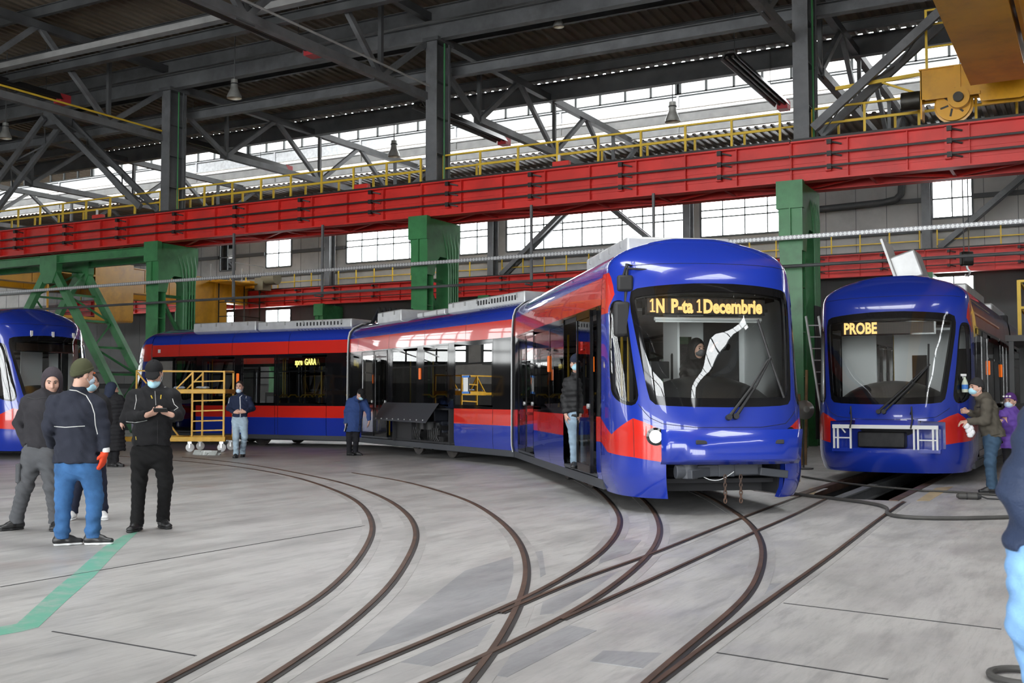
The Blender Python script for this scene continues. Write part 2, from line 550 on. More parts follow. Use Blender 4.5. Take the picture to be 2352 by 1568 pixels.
for x0, x1, y0, y1 in ADDED_SKYL:  # frames and panes of the added roof lights
    NW[0] += 1; sk = MB()
    for i in range(int((y1 - y0) / 1.5) + 1): sk.bb(x0, x1, y0 + i * 1.5 - .03, y0 + i * 1.5 + .03, 14.97, 15.05)
    for i in range(int((x1 - x0) / 3) + 2): sk.bb(min(x0 + i * 3, x1) - .03, min(x0 + i * 3, x1) + .03, y0, y1, 14.97, 15.05)
    so = sk.build('window_%d' % NW[0], M['frame']); tag(so, kind='structure')
    MB().quad((x0, y0, 15.06), (x1, y0, 15.06), (x1, y1, 15.06), (x0, y1, 15.06)).build('pane', M['window'], so)
# lantern sides: panes above, sheet girts with light slots below
for yy, zlo in ((LAN1, 13.3), (LAN0, 13.95)):
    zg = 15.2
    for i in range(9):
        x0 = XR - 13 * (i + 1); window('x', yy, x0 + .05, x0 + 12.95, zg, 17.5, 10, 1, bar=0.10)
    for j, (za, zb) in enumerate([(14.55, 15.2), (13.95, 14.4), (13.4, 13.78)] if yy == LAN1 else [(14.2, 15.2)]):
        mb = MB(); mb.bb(XL, XR, yy - .04, yy + .04, za, zb)
        mb.bb(XL, XR, yy - .12, yy + .02, za, za + .05); mb.bb(XL, XR, yy - .12, yy + .02, zb - .05, zb)
        for i in range(20): mb.bb(XL + 6 * i - .05, XL + 6 * i + .05, yy - .1, yy, za, zb)
        NC[0] += 1
        tag(mb.build('trim_%d' % (10 + NC[0]), M['galv'] if yy == LAN1 and j == 0 else M['steel_l']), kind='structure')
# ================================================================== STEELWORK
def root_at(name, p, label, cat, group=None):
    return empty(name, p, 0, label, cat, group)


ORD = ['', 'first', 'second', 'third', 'fourth', 'fifth', 'sixth', 'seventh']
VIS = [k for k in range(0, 6)]           # column lines that can be seen: k=0 is the right-most green column
def cx(k): return -7.4 - 12 * k
COLN = {0: 'right of the front tram', 1: 'behind the middle tram section', 2: 'behind the tail of the long tram', 3: 'at the left edge of the view'}

# ---- roof purlins along the hall
def purlin(y, z, h=0.34, m='steel_d'):
    r = root_at('roof_purlin', (cx(3), y, z), 'dark steel purlin running the length of the hall under the roof sheeting', 'purlin', 'roof purlins')
    mb = MB(); mb.ibeam((XL, y, z), (XR, y, z), h, 0.16, up=(0, 0, 1)); o = mb.build('roof_purlin', M[m], None)
    bpy.data.objects.remove(r); return tag(o, 'dark steel purlin running the length of the hall under the roof sheeting', 'purlin', 'roof purlins')
for y, z in ((21.0, 14.45), (24.0, 14.35), (27.0, 14.25), (32.4, 14.05), (34.8, 13.92), (37.0, 13.8), (50, 13.0), (53, 12.9)):
    purlin(y, z)
o = MB().ibeam((XL, 38.5, 13.55), (XR, 38.5, 13.55), 0.72, 0.3).build('edge_beam', M['steel_d'])
tag(o, 'deep dark edge beam along the near side of the roof lantern', 'beam')
o = MB().bar((XL, 24.6, 13.02), (XR, 24.6, 13.02), 0.30, 0.2).build('tie_beam', M['steel_l'])  # pale bar: the light on the beam's flange is put into its colour
tag(o, 'tie beam crossing the upper left of the roof, lit flange painted pale grey', 'beam')
o = MB().ibeam((XL, 29.7, 13.35), (XR, 29.7, 13.35), 0.55, 0.3).ibeam((XL, 29.7, 13.95), (XR, 29.7, 13.95), 0.5, 0.3).build('eaves_girder', M['steel'])
tag(o, 'double grey girder along the tops of the grey columns', 'beam')
o = MB().ibeam((XL, 31.2, 12.45), (XR, 31.2, 12.45), 0.36, 0.3).build('eaves_tie', M['steel'])
tag(o, 'single grey longitudinal beam just behind the column tops', 'beam')

o = MB().ibeam((XL, 25.0, 12.75), (XR, 25.0, 12.75), 0.3, 0.25).build('tie_beam', M['steel_d'])  # dark bar: the shade on the beam's web is put into its colour
tag(o, 'shaded web of the pale tie beam, painted dark, upper left', 'beam')
# ---- trusses across both spans on every column line
def truss(x, near, label):
    y0 = 30.0
    sgn = -1 if near else 1
    n_p = 4 if near else 4
    r = root_at('roof_truss', (x, y0, 11.2), label, 'truss', 'roof trusses')
    zt, zb = (13.9, 11.2) if near else (13.35, 11.2)
    Y = lambda d: y0 + sgn * d
    mb = MB(); mb.bar((x, Y(0), zt), (x, Y(24.5), zt), 0.24, 0.26); mb.build('top_chord', M['steel_d'], r, True)
    mb = MB(); mb.bar((x, Y(0.3 if near else 3), zb), (x, Y(24.5 if near else 21), zb), 0.24, 0.24); mb.build('bottom_chord', M['steel'], r, True)
    for i in range(4):
        yn = 3 + 6 * i
        for a in (-3, 3):
            p, q = (x, Y(yn), zb), (x, Y(yn + a), zt - (0.6 if (yn + a) == 0 else 0))
            MB().bar(p, q, 0.17, 0.15, up=(1, 0, 0)).build('diagonal', M['steel'], r, True)
        MB().bar((x, Y(yn), zb), (x, Y(yn), zt), 0.13, 0.13, up=(1, 0, 0)).build('strut', M['steel_d'], r, True)
        mb = MB(); mb.box((x, Y(yn), zb + .1), (0.05, 0.7, 0.5)); mb.build('gusset', M['steel_d'], r, True)
    return r
for k in range(0, 6):
    wh = COLN.get(k, 'farther left, %s from the left-edge column' % ORD[max(1, k - 3)])
    truss(cx(k), True, 'near roof truss meeting the grey column ' + wh)
    truss(cx(k), False, 'far roof truss meeting the grey column ' + wh)

# ---- grey upper columns
for k in range(0, 5):
    x = cx(k); r = root_at('grey_column', (x, 29.85, 8.3), 'upper grey steel column standing on the red beam ' + COLN.get(k, 'off at the far left'), 'column', 'grey upper columns')
    mb = MB()
    x += .25
    mb.bb(x - .21, x + .21, 29.48, 29.52, 8.3, 13.1); mb.bb(x - .012, x + .012, 29.52, 30.3, 8.3, 13.1); mb.bb(x - .21, x + .21, 30.3, 30.34, 8.3, 13.1)
    for z in (9.3, 10.5, 11.7): mb.bb(x - .2, x + .2, 29.52, 30.3, z, z + .02)
    mb.build('shaft', M['steel'], r, True)
    mb = MB().bb(x - .3, x + .3, 29.4, 30.4, 13.0, 13.12); mb.build('cap_plate', M['steel_d'], r, True)
    for i, dx in enumerate((.24, .29)):
        MB().cyl((x + dx, 29.9 + .2 * i, 8.4), (x + dx, 29.9 + .2 * i, 13), .028, n=8).build('conduit', M['steel_d' if i else 'green'], r, True)
for k in range(0, 5):
    x = cx(k); mb = MB(); mb.ibeam((x, 55, 0), (x, 55, 13.3), 0.6, 0.4, up=(0, 1, 0))
    o = mb.build('wall_column', M['steel']); tag(o, 'grey steel column against the back wall on the line of the column ' + COLN.get(k, 'off at the far left'), 'column', 'back wall columns')

# ---- inverted-V portal bracing above and below the beam, row one
def laced_leg(r, p0, p1, gap, m, name, w=0.14):
    p0, p1 = Vector(p0), Vector(p1)
    mb = MB()
    for s in (-1, 1):
        o = Vector((0, gap / 2 * s, 0)); mb.bar(p0 + o, p1 + o, w * 1.6, w, up=(0, 1, 0))
    L = (p1 - p0).length; n_ = int(L / 1.1)
    for i in range(n_):
        a = p0.lerp(p1, i / n_); b = p0.lerp(p1, (i + 1) / n_); s = 1 if i % 2 else -1
        mb.bar(a + Vector((0, gap / 2 * s, 0)), b - Vector((0, gap / 2 * s, 0)), 0.06, 0.02, up=(1, 0, 0))
    return mb.build(name, m, r, True)
for k, lab in ((2, 'grey inverted V roof bracing left of the tail column'), (-1, 'grey diagonal roof bracing rising right from the column beside the front tram')):
    xm = cx(k) - 6; r = root_at('portal_brace', (xm, 29.8, 8.3), lab, 'bracing')
    for s in (-1, 1): laced_leg(r, (xm + .25 * s, 29.6, 12.7), (xm + 5.35 * s, 29.6, 8.56), 0.9, M['steel'], 'leg')
    MB().bb(xm - .5, xm + .5, 29.3, 29.9, 12.4, 13.0).build('gusset', M['steel'], r, True)

for k, lab in ((1, 'distant grey inverted V bracing on the back wall above the middle section'), (-1, 'distant grey diagonal bracing on the back wall at the right edge')):
    xm = cx(k) - 6; r = root_at('wall_brace', (xm, 55.3, 8.3), lab, 'bracing', 'back wall braces')
    for s in (-1, 1): laced_leg(r, (xm + .3 * s, 55.3, 12.8), (xm + 5.5 * s, 55.3, 8.45), .5, M['steel'], 'leg', .16)
    MB().bb(xm - .5, xm + .5, 55.0, 55.6, 12.5, 13.0).build('gusset', M['steel'], r, True)
# green A-frame under the beam, left
xm = cx(2) - 5.7
r = root_at('bracing_portal', (xm, 29.8, 0), 'green steel A-frame bracing under the red beam behind the left tram', 'bracing')
for y, s in ((29.2, 1), (30.75, 1)):
    MB().ibeam((xm - 5.5, y, 6.85), (cx(2) - .34, y, 6.85), .34, .26).build('header', M['green'], r, True)
    for sg in (-1, 1): MB().bar((xm + .15 * sg, y, 6.5), (xm + 4.9 * sg, y, .1), .30, .22, up=(0, 1, 0)).build('leg', M['green'], r, True)
    MB().prism([(xm - .5, y - .14, 7.0), (xm + .5, y - .14, 7.0), (xm + .5, y - .14, 6.4), (xm + .25, y - .14, 5.9), (xm - .25, y - .14, 5.9), (xm - .5, y - .14, 6.4)], (0, .28, 0)).build('gusset', M['green'], r, True)
mb = MB()
for sg in (-1, 1):
    n_ = 6
    for i in range(n_):
        f = lambda t: (xm + sg * (.15 + 4.75 * t), 6.5 - 6.4 * t)
        (xa, za), (xb, zb) = f(i / n_), f((i + 1) / n_)
        ya, yb = (29.2, 30.75) if i % 2 else (30.75, 29.2)
        mb.ang((xa, ya, za), (xb, yb, zb), .09); mb.ang((xa, 29.2, za), (xa, 30.75, za), .09)
mb.build('lacing', M['green'], r, True)

# ---- green crane columns, row one and row two
def green_column(x, y, label, grp, full=True):
    r = root_at('crane_column', (x, y + .7, 0), label, 'column', grp)
    for dy in (0, 1.5):
        mb = MB(); yy = y + dy
        mb.bb(x - .3, x + .3, yy - .02, yy + .02, 0, 7.15); mb.bb(x - .3, x + .3, yy + .34, yy + .38, 0, 7.15); mb.bb(x - .02, x + .02, yy, yy + .36, 0, 7.15)
        for z in (.7, 1.9, 3.1, 4.3, 5.4): mb.bb(x - .29, x + .29, yy, yy + .36, z, z + .025)
        mb.build('leg', M['green'], r, True)
    # arched head plate between the legs
    for sx in (-.31, .31):
        po = [(y - .05, 7.15), (y + 2.0, 7.15), (y + 2.0, 6.6), (y + 1.9, 5.9), (y + 1.86, 5.3), (y + 1.62, 5.3), (y + 1.5, 5.75), (y + 1.3, 5.95), (y + .75, 5.95), (y + .52, 5.75), (y + .4, 5.3), (y - .02, 5.3), (y - .02, 6.2), (y - .05, 6.5)]
        MB().prism([(x + sx - .012, a, b) for a, b in po], (.024, 0, 0)).build('head_plate', M['green'], r, True)
    MB().bb(x - .36, x + .36, y - .12, y + .1, 6.45, 7.2).bb(x - .02, x + .02, y - .1, y, 5.6, 6.45).build('bearing_block', M['green'], r, True)
    mb = MB()
    for i, (z0, z1) in enumerate(((.3, 2), (2, 3.6), (3.6, 5.2))):
        a, b = (y + .36, y + 1.5) if i % 2 else (y + 1.5, y + .36)
        mb.ang((x, a, z0), (x, b, z1), .11); mb.ang((x, y + .36, z1), (x, y + 1.5, z1), .11)
    mb.build('lacing', M['green'], r, True)
    if full:
        for i, dx in enumerate((-.2, -.1, 0.0, .1, .2)):
            a = x + .33
            MB().tube([(a, y + 1.55 + dx * 1.4, z) for z in (.2, 3.9)] , .035, 8).build('conduit', M['rubber'], r, True)
            MB().tube([(a, y + 1.55 + dx * 1.4, 3.9), (a, y + 1.55 + dx * 1.4, 5.6), (a, y + 1.5 + dx * 1.9, 6.3), (a - .05, y + 1.3 + dx * 2.4, 7.0)], .03, 8).build('conduit', M['green'], r, True)
    return r
for k in range(0, 4): green_column(cx(k), 29.2, 'tall green twin-leg crane column ' + COLN[k], 'green crane columns')
for k in range(0, 5): green_column(cx(k), 54.0, 'distant green column by the back wall on the line of the column ' + COLN.get(k, 'off at the far left'), 'distant green columns', False)

# ---- red crane beams, one per bay
def crane_beam(k, y, label, grp, detail=True):
    x0, x1 = cx(k + 1), cx(k); yf = y
    r = root_at('crane_beam', ((x0 + x1) / 2, y, 7.2), label, 'crane beam', grp)
    mb = MB(); a, b = x0 + .015, x1 - .015
    mb.bb(a, b, y + .17, y + .20, 7.2, 8.3); mb.bb(a, b, y, y + .40, 7.18, 7.22); mb.bb(a, b, y - .02, y + .42, 8.24, 8.28)
    for z in (7.42, 7.68, 7.94): mb.bb(a, b, y + .145, y + .2, z, z + .07)      # ribs of the web
    n_ = 8
    for i in range(n_ + 1):
        x = a + (b - a) * i / n_
        mb.bb(x - .012, x + .012, y + .03, y + .37, 7.22, 8.24)
    mb.build('girder', M['redbeam'], r, True)
    MB().bb(a, b, y + .06, y + .34, 8.28, 8.36).build('crane_rail', M['black'], r, True)
    for i, z in enumerate((7.52, 7.86)):
        MB().bar((a, y - .05, z), (b, y - .05, z), .035, .05).build('conductor_bar', M['black'], r, True)
    for i in range(4):
        x = a + (b - a) * (i + .35) / 4
        mb = MB(); mb.bb(x - .13, x + .02, y - .02, y + .18, 7.4, 8.22); mb.build('bracket', M['redbeam'], r, True)
        mb = MB()
        for z in (7.49, 7.84, 8.16): mb.bb(x - .07, x + .05, y - .1, y + .03, z - .06, z + .07); mb.bar((x, y + .02, z + .02), (x + .28, y + .12, z - .05), .05, .04)
        mb.build('insulator', M['black'], r, True)
    if y > 40: MB().bb(a, b, y + .5, y + 1.5, 8.27, 8.3).build('walkway', M['steel_d'], r, True)
    return r
for k in range(-1, 5):
    crane_beam(k, 29.25, 'near red crane beam bay ' + {-1: 'right of the column beside the front tram', 0: 'above the front tram roof', 1: 'above the middle tram section', 2: 'above the A-frame left of the tail', 3: 'cut by the left edge', 4: 'beyond the left edge'}[k], 'near red crane beams')
    crane_beam(k, 54.1, 'far red crane beam bay by the back wall, ' + {-1: 'behind the right tram', 0: 'behind the front tram', 1: 'behind the middle tram section', 2: 'behind the tail of the long tram', 3: 'behind the green A-frame', 4: 'at the far left'}[k], 'far red crane beams')
# second near beam serving the far span, with the bracing between
for k in range(-1, 4):
    x0, x1 = cx(k + 1), cx(k); r = root_at('crane_beam', ((x0 + x1) / 2, 31.0, 7.2), 'dark red rear crane beam seen from below, bay ' + {-1: 'right of the column beside the front tram', 0: 'above the front tram roof', 1: 'above the middle section', 2: 'above the A-frame', 3: 'at the left edge'}[k], 'crane beam', 'rear red crane beams')
    mb = MB(); mb.ibeam((x0, 31.0, 7.74), (x1, 31.0, 7.74), 1.1, .4); mb.build('girder', M['redbeam'], r, True)
    MB().bb(x0, x1, 30.86, 31.14, 8.29, 8.36).build('crane_rail', M['black'], r, True)
    mb = MB()
    for i in range(6):
        xa, xb = x0 + 2 * i, x0 + 2 * i + 2; ya, yb = (29.6, 30.85) if i % 2 else (30.85, 29.6)
        mb.ang((xa, ya, 7.25), (xb, yb, 7.25), .08); mb.ang((xa, 29.6, 7.25), (xa, 30.85, 7.25), .08)
    mb.build('underside_bracing', M['redbeam'], r, True)
    MB().bb(x0, x1, 29.68, 31.5, 8.36, 8.39).build('walkway', M['steel_d'], r, True)

# ---- yellow railings
def railing(x0, x1, y, zb, label, grp, h=1.0, step=1.45, r0=.026, post=.062):
    r = root_at('walkway_railing', (x0, y, zb), label, 'railing', grp)
    n_ = max(2, int(round((x1 - x0) / step)))
    for i in range(n_ + 1):
        x = x0 + (x1 - x0) * i / n_
        MB().bar((x, y, zb), (x, y, zb + h), post, post, up=(0, 1, 0)).build('post', M['yellow'], r, True)
    for z in (zb + h, zb + h * .52):
        MB().bar((x0, y, z), (x1, y, z), r0 * 2).build('rail', M['yellow'], r, True)
    return r
for k in range(-1, 5):
    lab = {-1: 'right of the column beside the front tram', 0: 'above the front tram', 1: 'above the middle tram section', 2: 'left of the tail column', 3: 'at the left edge', 4: 'beyond the left edge'}[k]
    railing(cx(k + 1) + .45, cx(k) - .45, 29.95, 8.38, 'front yellow railing on the near red beam, ' + lab, 'front yellow railings', .9)
    railing(cx(k + 1) + .85, cx(k) - .35, 31.4, 8.38, 'rear yellow railing behind the front one, bay ' + lab, 'rear yellow railings', .85)
    railing(cx(k + 1) + .4, cx(k) - .4, 55.4, 8.3, 'distant yellow railing on far beam, bay ' + lab, 'distant yellow railings', 1.15)

# ---- long horizontal runs between the columns
o = MB().bar((XL, 28.6, 0), (XR, 28.6, 0), .01).build('cable_tray', M['galv']); bpy.data.objects.remove(o)
m, n, l, b = _nt('perforated_tray_steel')
tc = n.new('ShaderNodeTexCoord'); mp = n.new('ShaderNodeMapping'); mp.inputs['Scale'].default_value = (13, 13, 13); mp.inputs['Rotation'].default_value = (0, R(45), 0)
ck = n.new('ShaderNodeTexChecker'); ck.inputs['Scale'].default_value = 1.0; ck.inputs['Color1'].default_value = (.62, .63, .64, 1); ck.inputs['Color2'].default_value = (.28, .28, .29, 1)
l.new(tc.outputs['Object'], mp.inputs[0]); l.new(mp.outputs[0], ck.inputs[0]); l.new(ck.outputs[0], b.inputs['Base Color']); b.inputs['Roughness'].default_value = .4; b.inputs['Metallic'].default_value = .3
M['tray'] = m
# heights read off the photograph at the column right of the front tram
YT = 28.75
def zat(px, py, y):
    d = ray(px, py); return CAMH + d.z * (y / d.y)
zt = zat(1835, 544, YT); zp = zat(1835, 610, YT)
o = MB().bar((XL, YT, zt), (XR, YT, zt), .06, .11).build('cable_tray', M['tray']); tag(o, 'silver perforated cable tray running across in front of the green columns', 'cable tray')
o = MB().tube([(XL, YT, zp), (XR, YT, zp)], .045, 10).build('steam_pipe', M['steel_d']); tag(o, 'dark pipe running across the hall below the silver cable tray', 'pipe')
for i, (px, py0, py1) in enumerate(((533, 540, 690), (737, 520, 680), (1217, 475, 652), (1498, 447, 560))):
    y = YT + .25; d = ray(px, py0); x = d.x / d.y * y
    r = root_at('pipe_hanger', (x, y, 7.18), 'thin green-grey hanger rod below the near red beam, %s from the left' % ORD[i + 1], 'hanger', 'pipe hangers')
    MB().bar((x, y + .1, 7.2), (x, y + .1, zp - .1), .07, .07, up=(0, 1, 0)).build('rod', M['steel'], r, True)
    MB().bar((x, y + .1, zp - .08), (x, y - .3, zp - .08), .05, .05).build('clamp', M['steel_d'], r, True)
# ================================================================== TRAMS
def interp(tab, v):
    xs = [a for a, _ in tab]; ys = [b for _, b in tab]
    return float(np.interp(v, xs, ys))


# side profile of the nose (forward reach at each height) and half width at each height
XF = [(.18, -.10), (.30, -.03), (.45, 0), (1.0, 0), (1.15, -.03), (1.6, -.14), (2.2, -.31), (2.75, -.49), (2.9, -.56), (3.0, -.63), (3.1, -.74), (3.18, -.85), (3.26, -.97), (3.33, -1.08), (3.38, -1.16), (3.41, -1.22)]
HW = [(.18, 1.13), (.32, 1.19), (.45, 1.21), (2.5, 1.20), (2.85, 1.185), (3.0, 1.165), (3.08, 1.14), (3.15, 1.08), (3.22, .97), (3.29, .80), (3.35, .58), (3.39, .38), (3.41, .25)]
NOSE_L = 2.0
_PH = np.linspace(0, math.pi / 2, 200)
def _outline(ph, a, hw, n=2.75):
    e = 2 / n
    return a * np.cos(ph) ** e, hw * np.sin(ph) ** e
_ox, _oy = _outline(_PH, 1.25, 1.2)
_arc = np.concatenate([[0], np.cumsum(np.hypot(np.diff(_ox), np.diff(_oy)))])
UC = float(_arc[-1])             # metres along the nose outline from its middle to the flank
UT = UC + NOSE_L - 1.25


def _smooth(tab):
    xs = np.array([a for a, _ in tab]); ys = np.array([b for _, b in tab])
    zz = np.linspace(xs[0], xs[-1], 160); yy = np.interp(zz, xs, ys)
    k = np.ones(9) / 9
    yp = np.pad(yy, 4, mode='edge'); ym = np.convolve(yp, k, 'valid')
    ym[:3] = yy[:3]; ym[-4:] = yy[-4:]
    return list(zip(zz.tolist(), ym.tolist()))
XF_S, HW_S = _smooth(XF), _smooth(HW)


def S(u, z, off=0.0):
    """point of the nose skin: u metres round the outline (positive to the tram's right), z height"""
    def raw(u, z):
        xf, hw = interp(XF_S, z), interp(HW_S, z)
        a = min(1.25, max(.02, xf + 1.25))
        s = -1 if u > 0 else 1; q = abs(u)
        if q <= UC:
            ph = float(np.interp(q, _arc, _PH)); e = 2 / 2.75
            x = xf - a + a * max(0, math.cos(ph)) ** e; y = hw * max(0, math.sin(ph)) ** e
        else:
            f = (q - UC) / (UT - UC); x = (xf - a) * (1 - f) - NOSE_L * f; y = hw
        return Vector((x, s * y, z))
    p = raw(u, z)
    if off:
        e = .004; zz = min(max(z, .19), 3.40)
        n = (raw(u + e, zz) - raw(u - e, zz)).cross(raw(u, zz + e) - raw(u, zz - e))
        if n.length > 1e-12:
            n.normalize()
            c = raw(0, zz); c.x = -1.2
            if n.dot(p - Vector((-1.3, 0, z - .2))) < 0: n = -n
            p = p + n * off
    return p

M['blue'] = mat('tram_blue_gloss', (0.010, 0.035, 0.36), 0.22, coat=1.0, spec=0.4)
M['red'] = mat('tram_red_gloss', (0.66, 0.022, 0.013), 0.22, coat=1.0, spec=0.4)
M['blk'] = mat('gloss_black_panel', (0.006, 0.006, 0.007), 0.05)
M['seam'] = mat('panel_gap_black', (0.01, 0.01, 0.012), 0.6)
M['under'] = mat('underframe_grey', (0.055, 0.06, 0.07), 0.5)
M['hull'] = mat('hull_dark_lining', (0.03, 0.03, 0.033), 0.7)
M['tint'] = glass('tinted_side_glass', (0.36, 0.37, 0.38), 0.95, ior=1.65)
M['clear'] = glass('windscreen_glass', (0.90, 0.93, 0.92), 0.95, ior=1.75)
M['lining'] = mat('cab_lining_white', (0.86, 0.87, 0.87), 0.45)
M['dash'] = mat('dashboard_plastic', (0.045, 0.045, 0.047), 0.4)
M['roofbox'] = mat('roof_box_aluminium', (0.55, 0.56, 0.56), 0.4, 0.3, var=0.1)
M['white'] = mat('white_trim', (0.75, 0.76, 0.76), 0.35)
M['seat'] = mat('dark_blue_seat', (0.03, 0.035, 0.05), 0.6)
M['ybar'] = mat('yellow_grab_bar', (0.75, 0.47, 0.02), 0.35)
M['led'] = emit('amber_led_text', (1.0, 0.54, 0.17), 1.15)
M['ledy'] = emit('yellow_led_text', (1.0, 0.80, 0.16), 4.0)
M['lamp'] = emit('headlight_glow', (0.9, 0.97, 1.0), 4.0)
M['orange'] = emit('orange_marker_lens', (1.0, 0.18, 0.01), 0.5)
M['iron'] = mat('black_bogie_iron', (0.02, 0.02, 0.021), 0.5, 0.4, var=0.4, scale=8)
M['wheelst'] = mat('wheel_steel', (0.10, 0.09, 0.085), 0.4, 0.7, var=0.3, scale=6)
m, n, l, b = _nt('led_matrix_off')
tc = n.new('ShaderNodeTexCoord'); mp = n.new('ShaderNodeMapping'); mp.inputs['Scale'].default_value = (1, 1, 1)
vo = n.new('ShaderNodeTexVoronoi'); vo.inputs['Scale'].default_value = 75; vo.inputs['Randomness'].default_value = 0
l.new(tc.outputs['Object'], vo.inputs[0]); cr = n.new('ShaderNodeValToRGB'); cr.color_ramp.elements[0].position = .25; cr.color_ramp.elements[0].color = (.30, .15, .08, 1)
cr.color_ramp.elements[1].position = .4; cr.color_ramp.elements[1].color = (.015, .012, .01, 1)
l.new(vo.outputs['Distance'], cr.inputs[0]); l.new(cr.outputs[0], b.inputs['Base Color'])
M['matrix'] = m


def text_obj(name, body, size, material, sx=1.0, ext=0.004, bold=0.0, space=1.0):
    cu = bpy.data.curves.new(name, 'FONT'); cu.body = body; cu.size = size; cu.extrude = ext; cu.offset = bold; cu.space_character = space
    cu.align_x = 'LEFT'; cu.resolution_u = 3
    tmp = bpy.data.objects.new('tmp', cu); C.objects.link(tmp)
    bpy.context.view_layer.update()
    me = bpy.data.meshes.new_from_object(tmp.evaluated_get(bpy.context.evaluated_depsgraph_get()))
    bpy.data.objects.remove(tmp); bpy.data.curves.remove(cu)
    me.materials.clear(); me.materials.append(material)
    for v in me.vertices: v.co.x *= sx
    o = bpy.data.objects.new(name, me); C.objects.link(o); return o


def place(o, parent, Mw):
    """parent an object so that its world matrix is Mw (translation and rotation, maybe scale)"""
    o.parent = parent
    Ml = inv_of(parent) @ Mw if parent is not None else Mw
    o.matrix_local = Ml
    return o


class Frame:
    """origin, forward and left of a tram body on the floor"""
    def __init__(s, O, ang):
        s.O = Vector(O); s.f = Vector((math.cos(ang), math.sin(ang), 0)); s.l = Vector((-math.sin(ang), math.cos(ang), 0)); s.ang = ang
        s.M = Matrix((( *(s.f.x, s.l.x, 0), s.O.x), (s.f.y, s.l.y, 0, s.O.y), (0, 0, 1, s.O.z), (0, 0, 0, 1)))
    def w(s, x, y, z): return s.M @ Vector((x, y, z))
    def sub(s, x, y=0): return Frame(s.w(x, y, 0), s.ang)


def tbuild(mb, T, name, mats, root, **k):
    mb.v = [tuple(T @ Vector(p)) for p in mb.v]
    return mb.build(name, mats, root, True, **k)


def pip(x, y, poly):
    c = False; j = len(poly) - 1
    for i in range(len(poly)):
        (xi, yi), (xj, yj) = poly[i], poly[j]
        if (yi > y) != (yj > y) and x < (xj - xi) * (y - yi) / (yj - yi) + xi: c = not c
        j = i
    return c


def densify(poly, st=.05, closed=True):
    out = []
    n_ = len(poly)
    for i in range(n_ if closed else n_ - 1):
        a, b_ = poly[i], poly[(i + 1) % n_]; L = math.hypot(b_[0] - a[0], b_[1] - a[1]); k = max(1, int(L / st))
        out += [(a[0] + (b_[0] - a[0]) * j / k, a[1] + (b_[1] - a[1]) * j / k) for j in range(k)]
    return out


def soften(poly, it=2):
    for _ in range(it):
        out = []
        for i in range(len(poly)):
            a, b_ = poly[i], poly[(i + 1) % len(poly)]
            out += [(a[0] * .75 + b_[0] * .25, a[1] * .75 + b_[1] * .25), (a[0] * .25 + b_[0] * .75, a[1] * .25 + b_[1] * .75)]
        poly = out
    return poly


def inset(poly, d):
    cx_ = sum(p[0] for p in poly) / len(poly); out = []
    n_ = len(poly); ar = sum(poly[i][0] * poly[(i + 1) % n_][1] - poly[(i + 1) % n_][0] * poly[i][1] for i in range(n_))
    sg = 1 if ar > 0 else -1
    for i in range(n_):
        a, b_, c = poly[i - 1], poly[i], poly[(i + 1) % n_]
        t = (c[0] - a[0], c[1] - a[1]); L = math.hypot(*t) or 1
        out.append((b_[0] - sg * t[1] / L * d, b_[1] + sg * t[0] / L * d))
    return out


USEAM = 2.15
SCR = [(0, 2.755), (.25, 2.752), (.55, 2.735), (.8, 2.715), (1.0, 2.695), (1.10, 2.66), (1.128, 2.56), (1.115, 2.4), (1.078, 2.19), (1.01, 1.825), (.945, 1.46), (.915, 1.34), (.85, 1.285), (.7, 1.268), (.4, 1.257), (0, 1.252)]
SCR = SCR + [(-a, z) for a, z in reversed(SCR[1:-1])]
QUA = [(1.568, 2.547), (1.35, 2.567), (1.243, 2.54), (1.195, 2.41), (1.134, 1.87), (1.077, 1.49), (1.069, 1.36), (1.14, 1.268), (1.315, 1.278), (1.58, 1.37), (1.69, 1.48), (1.72, 2.0), (1.665, 2.44)]
QUA = soften(QUA, 1)
RUP = [(2.15, 2.94), (1.72, 2.93), (1.60, 2.86), (1.52, 2.76), (1.47, 2.64), (1.58, 2.56), (1.70, 2.49), (1.74, 2.42), (2.15, 2.42)]
RLO = [(2.15, 1.10), (1.667, .915), (1.17, 1.12), (1.0, 1.077), (.768, .98), (.74, .61), (1.157, .658), (1.82, .69), (2.15, .80)]
mir = lambda P: [(-a, z) for a, z in reversed(P)]


